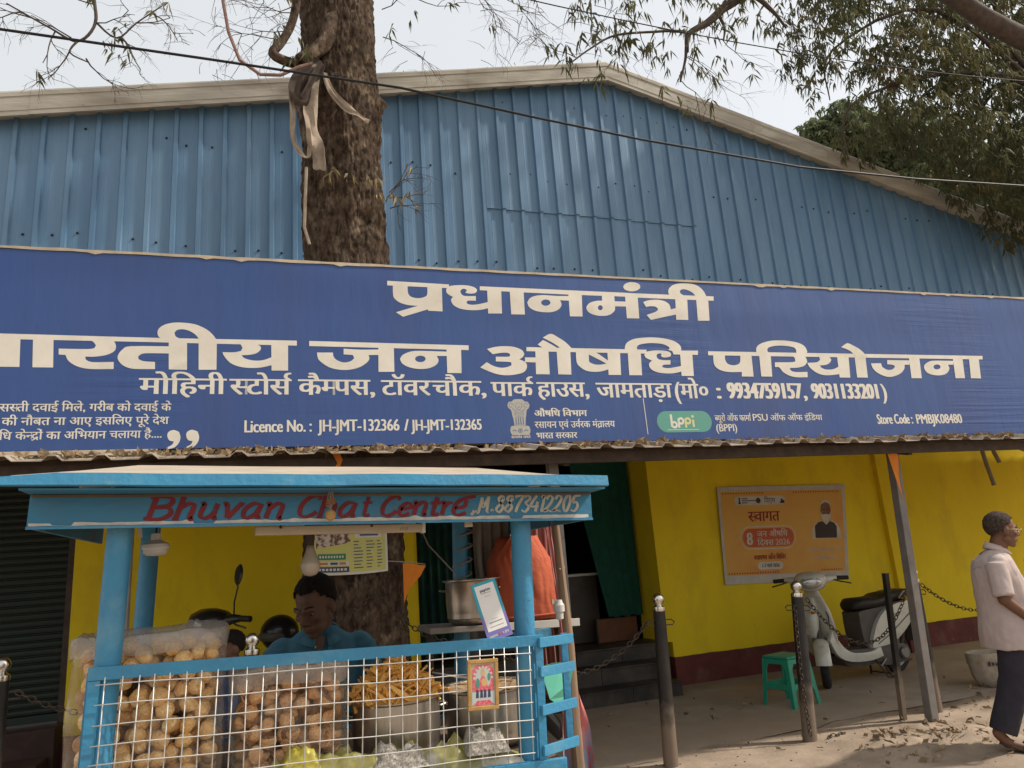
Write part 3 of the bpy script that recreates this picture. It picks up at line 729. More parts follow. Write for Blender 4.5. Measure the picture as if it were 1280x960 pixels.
words((("मोिहनी", -0.763, -0.252, 2.749, 2.853, .0055), ("^सटोस`", -0.222, 0.160, 2.747, 2.853, .0055), ("कै^मपस,", 0.215, 0.735, 2.745, 2.854, .0055), ("टॉवर", 0.78, 1.127, 2.744, 2.853, .0055),
       ("चौक,", 1.144, 1.555, 2.741, 2.853, .0055), ("पाक`", 1.593, 1.918, 2.739, 2.846, .0055), ("हाउस,", 1.957, 2.39, 2.735, 2.848, .0055), ("जामताड़ा", 2.453, 3.12, 2.729, 2.847, .0055), ("मो०", 3.205, 3.476, 2.723, 2.844, .0055),
       ("(", 3.145, 3.20, 2.722, 2.853, .006, 1), (":", 3.535, 3.60, 2.722, 2.853, .006, 1), ("9934759157", 3.656, 4.411, 2.722, 2.853, .011, 1), (",", 4.42, 4.47, 2.722, 2.853, .006, 1), ("9031133201", 4.521, 5.283, 2.722, 2.853, .011, 1), (")", 5.30, 5.365, 2.722, 2.853, .006, 1)), "address_word")
words((("Licence No. :", -0.133, 0.30, 2.490, 2.568, .0032, 1), ("JH-JMT-132366", 0.345, 0.895, 2.489, 2.567, .0032, 1), ("/", 0.93, 0.96, 2.488, 2.566, .003, 1), ("JH-JMT-132365", 0.985, 1.50, 2.487, 2.562, .0032, 1),
       ("Store Code :", 5.187, 5.60, 2.489, 2.574, .004, 1), ("PMBJK08480", 5.64, 6.203, 2.487, 2.571, .004, 1)), "licence_word")
words((("स^सती दवाई िमले, गरीब को दवाई के", -1.514, -0.575, 2.638, 2.684, .0015), ("व की नौबत ना आए इसिलए पूरे देश", -1.56, -0.586, 2.552, 2.598, .0015), ("औषिध के^नद~ों का अिभयान चलाया है....", -1.62, -0.62, 2.464, 2.510, .0015),
       ("औषिध िवभाग", 1.915, 2.348, 2.582, 2.627, .003), ("रसायन एवं उव`रक मंत~ालय", 1.912, 2.577, 2.493, 2.541, .0015), ("भारत सरकार", 1.917, 2.249, 2.413, 2.456, .002),
       ("^बयूरो ऑफ फामा`", 3.495, 3.845, 2.53, 2.578, .0012), ("PSU", 3.86, 4.02, 2.53, 2.586, .0012, 1), ("ऑफ ऑफ इंिडया", 4.04, 4.583, 2.53, 2.576, .0012), ("(BPPI)", 3.49, 3.698, 2.445, 2.503, .0015, 1)), "small_print")
gb(MB().flat([(2.850, 2.722), (2.856, 2.722), (2.862, 2.431), (2.856, 2.431)], lambda u, v: FS(u, v, 0)), "divider_line", m_cream, fix=False)
# closing quotation marks
mb = MB()
for cx in (-0.555, -0.445):
    P = [(cx - 0.035, 2.475), (cx - 0.028, 2.50), (cx, 2.512), (cx + 0.032, 2.50), (cx + 0.042, 2.465), (cx + 0.035, 2.43), (cx + 0.01, 2.40), (cx - 0.03, 2.388), (cx - 0.03, 2.402), (cx - 0.004, 2.418), (cx + 0.004, 2.438), (cx - 0.022, 2.445)]
    mb.flat(smooth_loop(P), lambda u, v: FS(u, v, 0))
gb(mb, "quotation_mark", m_cream, fix=False)
# green logo pill with bppi
m_pill = mat("green logo print", (0.10, 0.33, 0.26), (0.12, 0.30, 0.25), scale=8, rough=0.5)
m_lemon = mat("pale yellow logo print", (0.62, 0.60, 0.25), (0.6, 0.55, 0.3), scale=8, rough=0.5)
P = []
for k in range(13):
    a = pi / 2 + pi * k / 12; P.append((3.04 + 0.088 * cos(a), 2.53 + 0.087 * sin(a)))
for k in range(13):
    a = -pi / 2 + pi * k / 12; P.append((3.372 + 0.088 * cos(a), 2.53 + 0.087 * sin(a)))
gb(MB().flat(P, lambda u, v: FS(u, v, 0)), "logo_pill", m_pill, fix=False)
def stroke(mb, pts, w, F, k=0, w2=None):
    """constant or nib-width ribbon through pts"""
    n = len(pts); vs = []
    for i, p in enumerate(pts):
        a = Vector(pts[max(0, i - 1)]); b = Vector(pts[min(n - 1, i + 1)])
        d = (b - a).normalized(); nn = Vector((-d.y, d.x))
        ww = w if w2 is None else (w2 + (w - w2) * abs(d.x * 0.35 + d.y * 0.94))
        vs += [F(p[0] + nn.x * ww / 2, p[1] + nn.y * ww / 2, k), F(p[0] - nn.x * ww / 2, p[1] - nn.y * ww / 2, k)]
    mb.add(vs, [(2 * i, 2 * i + 1, 2 * i + 3, 2 * i + 2) for i in range(n - 1)])
def arc(cx, cy, rx, ry, a0, a1, n=12):
    return [(cx + rx * cos(radians(a0 + (a1 - a0) * i / n)), cy + ry * sin(radians(a0 + (a1 - a0) * i / n))) for i in range(n + 1)]
mb = MB(); lm = MB()
stroke(mb, [(3.085, 2.59), (3.085, 2.49)], 0.020, FS, 2); stroke(mb, arc(3.108, 2.505, 0.022, 0.022, 180, -180), 0.018, FS, 2.4)
for i, cx in enumerate((3.172, 3.236)):
    t = lm if i == 1 else mb
    stroke(t, [(cx - 0.022, 2.555), (cx - 0.022, 2.48)], 0.018, FS, 2); stroke(t, arc(cx, 2.535, 0.022, 0.022, 180, -180), 0.018, FS, 2.4)
stroke(lm, [(3.285, 2.545), (3.285, 2.485)], 0.019, FS, 2); lm.flat(arc(3.285, 2.572, 0.012, 0.012, 0, 330), lambda u, v: FS(u, v, 2))
stroke(mb, [(3.04, 2.464), (3.33, 2.464)], 0.004, FS, 2)
gb(mb, "logo_letter", m_cream, fix=False); gb(lm, "logo_letter", m_lemon, fix=False)
# lion capital emblem: heads, manes, legs, abacus with wheel
m_embl = mat("silvery emblem print", (0.44, 0.42, 0.37), (0.36, 0.35, 0.32), scale=60, rough=0.5)
m_embd = mat("emblem line print", (0.12, 0.15, 0.24), (0.14, 0.17, 0.26), scale=40, rough=0.5)
mb = MB(); dk = MB(); ex, ez = 1.795, 2.57
P = [(-0.055, 0.02), (-0.062, 0.06), (-0.078, 0.075), (-0.088, 0.10), (-0.074, 0.125), (-0.05, 0.128), (-0.035, 0.142), (0.0, 0.146), (0.035, 0.142), (0.05, 0.128), (0.074, 0.125), (0.088, 0.10), (0.078, 0.075), (0.062, 0.06), (0.055, 0.02), (0.048, -0.01), (0.044, -0.055), (-0.044, -0.055), (-0.048, -0.01)]
mb.flat(smooth_loop([(ex + a, ez + b) for a, b in P]), lambda u, v: FS(u, v, 0))
P = [(-0.056, -0.058), (0.056, -0.058), (0.076, -0.075), (0.078, -0.105), (0.066, -0.128), (-0.066, -0.128), (-0.078, -0.105), (-0.076, -0.075)]
mb.flat(smooth_loop([(ex + a, ez + b) for a, b in P]), lambda u, v: FS(u, v, 0))
for a in (-0.028, -0.009, 0.009, 0.028): dk.flat([(ex + a - 0.003, ez + 0.01), (ex + a + 0.003, ez + 0.01), (ex + a + 0.005, ez - 0.05), (ex + a - 0.005, ez - 0.05)], lambda u, v: FS(u, v, 2))
stroke(dk, arc(ex, ez - 0.095, 0.017, 0.017, 0, 360), 0.003, FS, 2)
for a in range(0, 180, 30): stroke(dk, [(ex - 0.015 * cos(radians(a)), ez - 0.095 - 0.015 * sin(radians(a))), (ex + 0.015 * cos(radians(a)), ez - 0.095 + 0.015 * sin(radians(a)))], 0.0015, FS, 2.5)
for s_ in (-1, 1):
    stroke(dk, [(ex + s_ * 0.03, ez - 0.10), (ex + s_ * 0.045, ez - 0.088), (ex + s_ * 0.062, ez - 0.098)], 0.007, FS, 2)
    stroke(dk, arc(ex + s_ * 0.058, ez + 0.098, 0.016, 0.016, 0, 300), 0.003, FS, 2)
    stroke(dk, [(ex + s_ * 0.05, ez + 0.075), (ex + s_ * 0.03, ez + 0.05), (ex + s_ * 0.035, ez + 0.02)], 0.003, FS, 2)
for (a, b) in ((-0.013, 0.115), (0.013, 0.115)): dk.flat(arc(ex + a, ez + b, 0.004, 0.003, 0, 330), lambda u, v: FS(u, v, 2))
stroke(dk, arc(ex, ez + 0.10, 0.026, 0.034, 20, -200), 0.003, FS, 2); stroke(dk, [(ex - 0.01, ez + 0.088), (ex, ez + 0.083), (ex + 0.01, ez + 0.088)], 0.004, FS, 2)
for k in range(5): stroke(dk, arc(ex, ez + 0.075 - 0.012 * k, 0.042 - 0.003 * k, 0.018, 210, 330), 0.002, FS, 2)
gb(mb, "emblem", m_embl, fix=False); gb(dk, "emblem_lines", m_embd, fix=False)
mb = MB(); print_text(mb, "सत्यमेव जयते".replace("त्य", "^तय"), ex - 0.075, ex + 0.075, 2.418, 2.436, FS, bold=0.0005)
gb(mb, "motto", m_cream, fix=False)

# ------------------------------------------------------------------ trees
m_bark = mat("rough brown bark", (0.115, 0.080, 0.056), (0.022, 0.015, 0.011), scale=20, rough=0.95, bump=1.0, bscale=34, stretch=(1, 1, 0.6), c3=(0.24, 0.185, 0.13), s3=9, t3=(0.56, 0.72), spec=0.1, detail=10)  # blotchy bark; crevice shade and highlights are mixed into its colour
m_twig = mat("grey brown twig bark", (0.095, 0.072, 0.058), (0.06, 0.045, 0.037), scale=15, rough=0.9, bump=0.3)
m_leaf = mat("olive leaf sun and shade tones", (0.145, 0.140, 0.062), (0.080, 0.086, 0.038), scale=1.6, rough=0.6, c3=(0.27, 0.19, 0.085), s3=1.1, t3=(0.52, 0.75), spec=0.3, sub=0.0)  # tan and dark tones by noise stand in for sunlit and shaded leaves
m_leafg = mat("green leaf", (0.17, 0.20, 0.10), (0.11, 0.14, 0.065), scale=1.2, rough=0.6, spec=0.3)
m_dry = mat("dry fallen leaf", (0.34, 0.25, 0.15), (0.19, 0.13, 0.08), scale=9, rough=0.9)
for mm in (m_leaf, m_leafg):
    nt = mm.node_tree; b = nt.nodes['Principled BSDF']; out = nt.nodes['Material Output']
    tr = nt.nodes.new('ShaderNodeBsdfTranslucent'); mix = nt.nodes.new('ShaderNodeMixShader'); mix.inputs[0].default_value = 0.40
    src = b.inputs['Base Color'].links[0].from_socket
    nt.links.new(src, tr.inputs[0]); nt.links.new(b.outputs[0], mix.inputs[1]); nt.links.new(tr.outputs[0], mix.inputs[2]); nt.links.new(mix.outputs[0], out.inputs[0])

def leaf(V, F, p, d, L, w, rnd):
    d = d.normalized()
    s = d.cross(Vector((rnd.uniform(-1, 1), rnd.uniform(-1, 1), rnd.uniform(-1, 1)))).normalized()
    n = s.cross(d)
    o = len(V)
    droop = Vector((0, 0, -L * 0.18))
    V += [p, p + d * L * 0.4 + s * w + n * w * 0.4, p + d * L * 0.45 - n * w * 0.2, p + d * L * 0.4 - s * w + n * w * 0.4, p + d * L + droop]
    F += [(o, o + 1, o + 2), (o, o + 2, o + 3), (o + 1, o + 4, o + 2), (o + 2, o + 4, o + 3)]
def spray(V, F, T, c, rnd, size=0.35, n=8, L=0.13, w=0.011, droop=0.7):
    """a drooping twig with lance shaped leaves; T collects the twig tubes"""
    a = rnd.uniform(0, 2 * pi)
    d = Vector((cos(a), sin(a) * 0.7, rnd.uniform(-0.9, 0.15)))
    p = Vector(c)
    pts = [p.copy()]
    for k in range(3):
        p = p + d * size / 3; d = (d + Vector((rnd.uniform(-.2, .2), rnd.uniform(-.2, .2), -0.25))).normalized(); pts.append(p.copy())
    T.append(pts)
    for k in range(n):
        t = rnd.uniform(0.15, 1.0) * 3
        i = min(2, int(t)); q = pts[i].lerp(pts[i + 1], t - i)
        dd = Vector((rnd.uniform(-1, 1), rnd.uniform(-1, 1), rnd.uniform(-1.1, 0.2) - droop))
        leaf(V, F, q, dd, L * rnd.uniform(0.7, 1.25), w * rnd.uniform(0.8, 1.3), rnd)
def foliage(name, parent, pts, m, rnd, twig_m=None, **k):
    V = []; F = []; T = []
    for c in pts: spray(V, F, T, c, rnd, **k)
    me = bpy.data.meshes.new(name); me.from_pydata(V, [], F); me.materials.append(m)
    o = put(name, me, parent); o['kind'] = 'stuff'
    tm = MB()
    for p in T: tm.tube([q for q in p], [0.006, 0.005, 0.0035, 0.002], 3, cap=False)
    tw = tm.build("fine_twig", m_twig, parent, fix=False); tw['kind'] = 'stuff'
    return o
def limb(parent, pts, r0, r1, name="branch", m=None, n=8, wob=0.15, sub=4):
    P = []
    pts = [Vector(p) for p in pts]
    for i in range(len(pts) - 1):
        p0 = pts[max(0, i - 1)]; p1 = pts[i]; p2 = pts[i + 1]; p3 = pts[min(len(pts) - 1, i + 2)]
        for s in range(sub):
            t = s / sub
            P.append(0.5 * ((2 * p1) + (p2 - p0) * t + (2 * p0 - 5 * p1 + 4 * p2 - p3) * t * t + (3 * p1 - p0 - 3 * p2 + p3) * t ** 3))
    P.append(pts[-1])
    R = [r0 + (r1 - r0) * i / (len(P) - 1) for i in range(len(P))]
    return MB().tube(P, R, n, wob=wob).build(name, m or m_twig, parent, smooth=True, ang=None)
def bare_twigs(parent, starts, rnd, depth=3, L=0.25):
    """fine leafless twigs"""
    mb = MB()
    def grow(p, d, l, r, lev):
        pts = [p.copy()]
        for k in range(4):
            d = (d + Vector((rnd.uniform(-.35, .35), rnd.uniform(-.25, .25), rnd.uniform(-.35, .25)))).normalized()
            p = p + d * l / 4; pts.append(p.copy())
        mb.tube(pts, [r, r * .85, r * .7, r * .6, r * .5], 4, cap=False)
        if lev > 0:
            for k in range(rnd.choice((2, 3, 3))):
                i = rnd.choice((1, 2, 3, 4))
                grow(pts[i], (d + Vector((rnd.uniform(-1, 1), rnd.uniform(-.5, .5), rnd.uniform(-.9, .6)))).normalized(), l * rnd.uniform(.55, .8), r * .6, lev - 1)
    for p, d in starts: grow(Vector(p), Vector(d).normalized(), L, 0.006, depth)
    o = mb.build("bare_twig", m_twig, parent, fix=False); o['kind'] = 'stuff'
    return o

rt = random.Random(11)
tree = thing("roadside_tree", "big rough barked tree trunk rising through the canopy behind the blue sign", "tree", (0.66, 6.02, 0))
def wt(o): o.matrix_parent_inverse = Matrix.Translation((-0.66, -6.02, 0)); return o
NR, NZ = 200, 520
vs = []
def trunk_c(z): return Vector((0.66 + 0.03 * sin(z * 0.7), 6.02, z))
for j in range(NZ + 1):
    z = 8.6 * j / NZ - 0.1
    r = 0.375 + 0.12 * math.exp(-max(z, 0) * 3) - 0.012 * max(0, z - 1.5) + (0.03 * math.exp(-((z - 5.7) / 0.25) ** 2))
    for k in range(NR):
        a = 2 * pi * k / NR
        q = Vector((cos(a) * 2.2, sin(a) * 2.2, z * 0.9))
        lump = 0.028 * noise.noise(q)
        q2 = Vector((cos(a) * 11, sin(a) * 11, z * 3.6))
        ridge = abs(noise.noise(q2)) * 0.034 + abs(noise.noise(q2 * 2.7)) * 0.026 + noise.noise(Vector((cos(a) * 26, sin(a) * 26, z * 17))) * 0.016
        crater = 0
        for (ca, cz, cr, cd) in ((-1.15, 4.45, 0.10, -0.05), (-1.75, 5.0, 0.06, -0.03), (-0.35, 5.72, 0.07, 0.05), (-1.9, 2.0, 0.1, 0.03)):
            dd = ((a - 2 * pi if a > pi else a) - ca) * r
            crater += cd * math.exp(-(dd * dd + (z - cz) ** 2) / (cr * cr))
        rr = r + lump + ridge + crater
        c = trunk_c(z)
        vs.append((c.x + rr * cos(a), c.y + rr * sin(a), z))
mb = MB().add(vs, [(j * NR + k, j * NR + (k + 1) % NR, (j + 1) * NR + (k + 1) % NR, (j + 1) * NR + k) for j in range(NZ) for k in range(NR)])
wt(mb.build("trunk", m_bark, tree, smooth=True, ang=None, fix=False))
# limbs: stub to the left with its elbow, high limbs over the street
wt(limb(tree, [(0.70, 5.95, 6.75), (0.56, 5.76, 6.45), (0.46, 5.68, 6.10), (0.26, 5.62, 5.86)], 0.09, 0.055, m=m_bark, n=14))
wt(limb(tree, [(0.36, 5.68, 5.95), (0.20, 5.64, 5.84), (0.04, 5.66, 5.92), (0.12, 5.7, 6.1), (0.22, 5.72, 6.4), (0.26, 5.7, 6.9), (0.3, 5.7, 7.6)], 0.042, 0.034, m=m_bark, n=12))
wt(limb(tree, [(0.7, 6.0, 8.2), (1.9, 5.9, 8.9), (3.6, 5.6, 8.8), (4.9, 5.5, 8.3), (5.15, 5.5, 7.65), (4.69, 5.5, 7.20), (4.45, 5.5, 6.97), (4.19, 5.5, 6.78), (4.14, 5.5, 6.55)], 0.10, 0.018, n=10))
wt(limb(tree, [(4.25, 5.5, 6.80), (4.0, 5.5, 6.78), (3.79, 5.5, 6.73), (3.32, 5.5, 6.60), (3.03, 5.5, 6.40), (2.80, 5.5, 6.20)], 0.017, 0.007))
wt(limb(tree, [(4.14, 5.5, 6.62), (4.10, 5.5, 6.45), (4.0, 5.5, 6.17)], 0.02, 0.009))
wt(limb(tree, [(4.72, 5.5, 7.22), (5.0, 5.4, 7.34), (5.25, 5.4, 7.2), (5.4, 5.4, 7.0)], 0.045, 0.01))
wt(limb(tree, [(4.60, 5.5, 7.13), (4.66, 5.5, 6.95), (4.62, 5.5, 6.78)], 0.02, 0.008))
wt(limb(tree, [(0.6, 6.0, 8.2), (-0.3, 5.6, 8.6), (-1.0, 5.1, 7.6), (-1.2, 5.0, 6.2)], 0.055, 0.014, sub=6))
wt(limb(tree, [(-1.2, 5.0, 6.25), (-1.19, 5.0, 5.75), (-1.16, 5.0, 5.45), (-1.26, 5.0, 5.28), (-1.44, 5.0, 5.36), (-1.70, 5.0, 5.50)], 0.015, 0.005, sub=6))
wt(limb(tree, [(-1.16, 5.0, 5.46), (-1.02, 5.0, 5.35), (-0.9, 5.0, 5.5), (-0.72, 5.0, 5.70)], 0.008, 0.004))
wt(limb(tree, [(-1.26, 5.0, 5.28), (-1.30, 5.0, 5.18), (-1.18, 5.0, 5.12)], 0.008, 0.004))
wt(limb(tree, [(0.7, 6.0, 8.0), (0.9, 5.2, 9.2), (0.6, 3.6, 10.2), (0.2, 2.0, 10.4)], 0.18, 0.04))
wt(limb(tree, [(1.9, 5.9, 8.9), (2.6, 5.5, 8.3), (2.6, 5.4, 7.6), (2.3, 5.4, 6.9)], 0.06, 0.008))
wt(bare_twigs(tree, [((-1.3, 5.0, 5.3), (-1, 0, .4)), ((-1.5, 5, 5.4), (-1, 0, .5)), ((-1.6, 5, 5.45), (-1, .1, .2)), ((-1.16, 5, 5.45), (1, 0, -.2)), ((-0.9, 5, 5.5), (1, 0, .2)), ((-1.2, 5, 5.15), (.5, 0, -1)),
                     ((-1.17, 5, 5.6), (-1, 0, 0.2)), ((-1.18, 5, 5.7), (1, 0, 0.3)), ((-1.0, 5, 5.36), (.6, 0, -.6)), ((-0.8, 5, 5.6), (.8, 0, -.3)), ((-1.3, 5, 5.2), (-.6, 0, -1)), ((-1.4, 5, 5.33), (-.4, 0, -1))], rt, 3, 0.28))
wt(bare_twigs(tree, [((0.15, 5.7, 6.2), (-1, 0, .2)), ((0.2, 5.7, 6.4), (-1, 0, 0)), ((0.1, 5.7, 6.1), (-1, 0, -.3)), ((0.24, 5.7, 6.6), (-1, 0, .3)), ((0.24, 5.7, 6.5), (-.7, 0, -.5)), ((0.25, 5.7, 6.7), (-1, 0, -.1)),
                     ((1.0, 5.7, 6.6), (1, 0, .2)), ((1.0, 5.7, 6.3), (1, 0, -.2)), ((1.3, 5.6, 6.7), (1, 0, -.5)), ((1.6, 5.6, 6.9), (1, 0, -.6)), ((1.9, 5.5, 6.9), (.5, 0, -1)), ((2.3, 5.4, 6.9), (-.5, 0, -1)), ((2.4, 5.4, 7.0), (.4, 0, -1)),
                     ((2.85, 5.5, 6.25), (-1, 0, .1)), ((3.3, 5.5, 6.6), (0, 0, -1)), ((4.0, 5.5, 6.2), (.3, 0, -1)), ((4.1, 5.5, 6.5), (1, 0, -.6)), ((4.14, 5.5, 6.5), (1, 0, -.8)), ((4.6, 5.5, 6.8), (.5, 0, -1)), ((5.3, 5.4, 7.1), (.6, 0, -1)), ((5.2, 5.4, 7.2), (.9, 0, -.5)), ((3.6, 5.5, 6.7), (-.2, 0, -1))], rt, 3, 0.42))
# leaf sprays near the frame
P = []
for (x, z, n) in ((2.95, 6.35, 9), (3.25, 6.6, 9), (3.1, 6.95, 8), (3.5, 6.8, 9), (3.9, 6.75, 9), (3.6, 7.15, 9), (4.15, 6.7, 5), (4.25, 7.1, 8), (4.5, 6.9, 4), (4.0, 6.3, 5), (4.7, 7.3, 8), (5.1, 7.35, 8), (5.35, 7.1, 4), (3.0, 7.2, 7), (2.5, 7.2, 4), (4.4, 6.45, 2), (4.9, 6.45, 1), (5.2, 7.7, 12), (4.5, 7.6, 12), (3.8, 7.6, 12), (3.0, 7.8, 9)):
    for k in range(n): P.append((x + rt.gauss(0, 0.16), 5.5 + rt.gauss(0, 0.2), z + rt.gauss(0, 0.12)))
wt(foliage("leaf_spray", tree, P, m_leaf, rt, size=0.26, n=8, L=0.135, w=0.011))
P = [(-1.05, 5, 5.4), (-0.98, 5, 5.35), (-1.1, 5, 5.25), (-0.95, 5, 5.5), (-1.15, 5, 5.7), (-0.8, 5, 5.62), (-0.7, 5, 5.7), (-0.95, 5, 5.3), (-1.5, 5, 5.1), (0.15, 5.7, 6.3), (0.1, 5.65, 6.1), (0.2, 5.6, 6.5), (0.28, 5.55, 5.95), (0.26, 5.55, 5.9), (0.22, 5.55, 6.05), (1.3, 5.6, 6.6), (1.7, 5.6, 6.7), (1.1, 5.6, 6.4), (2.2, 5.5, 6.8)]
wt(foliage("leaf_spray", tree, P, m_leaf, rt, size=0.14, n=6, L=0.10, w=0.010))
# shoot on the trunk
P = [(1.02, 5.64, 4.7), (1.05, 5.62, 4.72), (1.2, 5.6, 4.72), (1.3, 5.6, 4.62), (1.15, 5.6, 4.98), (0.55, 5.62, 4.85), (0.50, 5.62, 4.9), (0.62, 5.62, 4.83), (0.85, 5.6, 4.78), (0.95, 5.6, 4.72), (0.75, 5.6, 4.85)]
wt(foliage("shoot_leaf", tree, P, mat("pale dry leaf", (0.30, 0.23, 0.12), (0.17, 0.14, 0.06), scale=6, rough=0.8), rt, size=0.14, n=5, L=0.09, w=0.010))
wt(bare_twigs(tree, [((0.98, 5.66, 4.65), (1, 0, .7)), ((1.0, 5.66, 4.65), (1, 0, .15)), ((1.0, 5.66, 4.7), (1, 0, 1)), ((0.9, 5.62, 4.75), (-1, 0, .3)), ((1.0, 5.66, 4.55), (1, 0, .4))], rt, 2, 0.3))
# high crown out of the frame whose dapples fall on the shed, sign and cart
P = []
for k in range(300):
    a = rt.uniform(0, 2 * pi); rr = rt.uniform(0.3, 1) ** 0.6
    P.append((1.5 + 4.2 * rr * cos(a), 4.2 + 2.9 * rr * sin(a), 10.0 + 1.5 * rt.uniform(-0.6, 1)))
wt(foliage("crown", tree, P, m_leaf, rt, size=0.5, n=16, L=0.17, w=0.02))
P = [(rt.uniform(0.5, 6.5), rt.uniform(6.2, 7.1), rt.uniform(9.3, 11.6)) for k in range(80)]
wt(foliage("crown", tree, P, m_leaf, rt, size=0.5, n=14, L=0.16, w=0.018))
for e in ((3.4, 6.7, 10.6), (5.2, 6.5, 10.0), (1.6, 6.6, 11.2)): wt(limb(tree, [(0.7, 6.1, 8.0), (1.6, 6.6, 9.4), e], 0.10, 0.03))
for (bx, by, bz) in ((4.5, 4.0, 11.0), (-1.5, 4.2, 10.6), (3.2, 6.2, 11.2), (1.0, 2.4, 11.2)):
    wt(limb(tree, [(0.66, 6.0, 7.9), ((0.66 + bx) / 2, (6 + by) / 2, 9.6), (bx, by, bz)], 0.13, 0.03))

rt2 = random.Random(5)
tr2 = thing("leafy_tree", "dense olive leaved tree hanging over the right end of the shed roof", "tree", (12.6, 4.6, 0))
def w2(o): o.matrix_parent_inverse = Matrix.Translation((-12.6, -4.6, 0)); return o
w2(limb(tr2, [(12.6, 4.6, -0.1), (12.55, 4.6, 2), (12.4, 4.7, 4.4), (12.2, 4.9, 6.4)], 0.36, 0.24, "trunk", m_bark, 16))
w2(limb(tr2, [(12.3, 4.8, 5.6), (10.6, 5.0, 6.85), (9.4, 5.0, 7.02), (8.62, 5.0, 7.12), (8.1, 5.0, 7.26), (7.72, 5.0, 7.42), (7.2, 5.0, 7.75), (6.9, 5.1, 8.8)], 0.15, 0.085, m=m_twig, n=14, wob=0.08))
for k, e in enumerate(((8.0, 7.2, 8.6), (9.0, 6.9, 7.6), (7.9, 7.0, 7.5), (10.5, 7.2, 7.6), (9.8, 6.6, 9.6), (11.4, 6.9, 6.8), (8.6, 6.8, 9.4))):
    w2(limb(tr2, [(12.2, 4.9, 6.2 + 0.2 * k), (11.3, 6.2, 7.4 + .2 * (k % 3)), ((11 + e[0]) / 2, 6.6, e[2] + 0.5), e, (e[0] - 0.25, e[1], e[2] - 0.9)], 0.05, 0.008))
def inpoly(x, y, P):
    r = False; j = len(P) - 1
    for i in range(len(P)):
        if (P[i][1] > y) != (P[j][1] > y) and x < (P[j][0] - P[i][0]) * (y - P[i][1]) / (P[j][1] - P[i][1]) + P[i][0]: r = not r
        j = i
    return r
REG = [(7.05, 9.6), (7.10, 8.9), (7.45, 8.55), (7.05, 8.2), (7.25, 7.85), (7.9, 7.6), (7.65, 7.15), (8.1, 6.9), (8.9, 6.85), (9.5, 6.6), (10.1, 6.15), (10.5, 5.75), (13.2, 5.2), (13.2, 10.4), (7.3, 10.4)]
P = []
while len(P) < 3700:
    x, z = rt2.uniform(7, 13.2), rt2.uniform(5.2, 10.4)
    if inpoly(x, z, REG):
        nn = noise.noise(Vector((x * 1.3, z * 1.3, 2))) + 0.25 * noise.noise(Vector((x * 4, z * 4, 7)))
        if nn > -0.16 - 0.09 * (x - 9): P.append((x, rt2.uniform(6.2, 7.5), z + 0.15))
w2(foliage("foliage", tr2, P, m_leaf, rt2, size=0.30, n=10, L=0.14, w=0.0135))
P = [(7.15 + rt2.gauss(0, .1), 7 + rt2.gauss(0, .1), z + rt2.gauss(0, .08)) for z in (7.75, 7.8, 8.4, 8.5) for k in range(3)]
w2(foliage("leaf_spray", tr2, P, m_leaf, rt2, size=0.22, n=6, L=0.125, w=0.011))

rt3 = random.Random(8)
tr3 = thing("green_tree", "fresh green tree showing above the shed roof behind the brown leaved one", "tree", (15.5, 27.0, 0))
def w3(o): o.matrix_parent_inverse = Matrix.Translation((-15.5, -27.0, 0)); return o
w3(limb(tr3, [(36, 27, -0.1), (36, 27, 7), (35.6, 27, 15)], 0.7, 0.4, "trunk", m_bark, 12))
for e in ((29, 27, 22), (32, 27, 23), (37, 27, 23), (42, 27, 21)): w3(limb(tr3, [(35.6, 27, 15), ((35.6 + e[0]) / 2, 27, 18.5), e], 0.3, 0.06))
P = []
for (cx, cz, rr, n) in ((27.6, 22.3, 1.0, 160), (29.4, 23.0, 1.5, 300), (31.5, 22.4, 2.0, 420), (34.0, 22.0, 2.6, 520), (37.5, 21.5, 3.0, 560), (41, 21, 3.2, 560), (44.5, 22.5, 3.4, 560), (33, 20, 2.0, 160), (48, 22, 4, 400)):
    for k in range(n):
        a = rt3.uniform(0, 2 * pi); b = rt3.uniform(-1, 1); q = rt3.uniform(0.5, 1)
        P.append((cx + rr * q * cos(a) * math.sqrt(1 - b * b), 27 + rr * q * sin(a) * math.sqrt(1 - b * b), cz + rr * q * b))
w3(foliage("crown", tr3, P, m_leafg, rt3, size=0.5, n=9, L=0.34, w=0.075, droop=0.2))
tr3.location = (0, 0, 0); 
for ch in tr3.children: ch.matrix_parent_inverse = Matrix.Identity(4)

# ------------------------------------------------------------------ wires, cloth and rope on the trunk
m_cable = mat("black cable", (0.012, 0.012, 0.014), rough=0.6)
def sagline(a, b, sag, n=24):
    a, b = Vector(a), Vector(b)
    return [a.lerp(b, i / n) - Vector((0, 0, sag * 4 * (i / n) * (1 - i / n))) for i in range(n + 1)]
tag(MB().tube([(-6, 4.6, 5.06), (-1.58, 4.6, 4.99), (-0.43, 4.6, 4.985), (0.92, 4.6, 4.97), (2.0, 4.6, 4.87), (2.88, 4.6, 4.80), (4.46, 4.6, 4.73), (5.8, 4.6, 4.76), (7.25, 4.6, 4.84), (12, 4.6, 5.2)], 0.009, 6).build("power_cable", m_cable, smooth=True), "thick black cable crossing in front of the trunk and the blue shed", "cable")
tag(MB().tube(sagline((-3, 4.6, 6.5), (11, 4.6, 6.6), 0.62), 0.005, 5).build("thin_wire", m_cable, smooth=True), "thin dark wire high up, crossing the leafy branches and the sky", "wire")
m_cloth = mat("dirty beige cloth strip", (0.36, 0.29, 0.22), (0.24, 0.19, 0.145), scale=9, rough=0.95, bump=0.4, bscale=40)
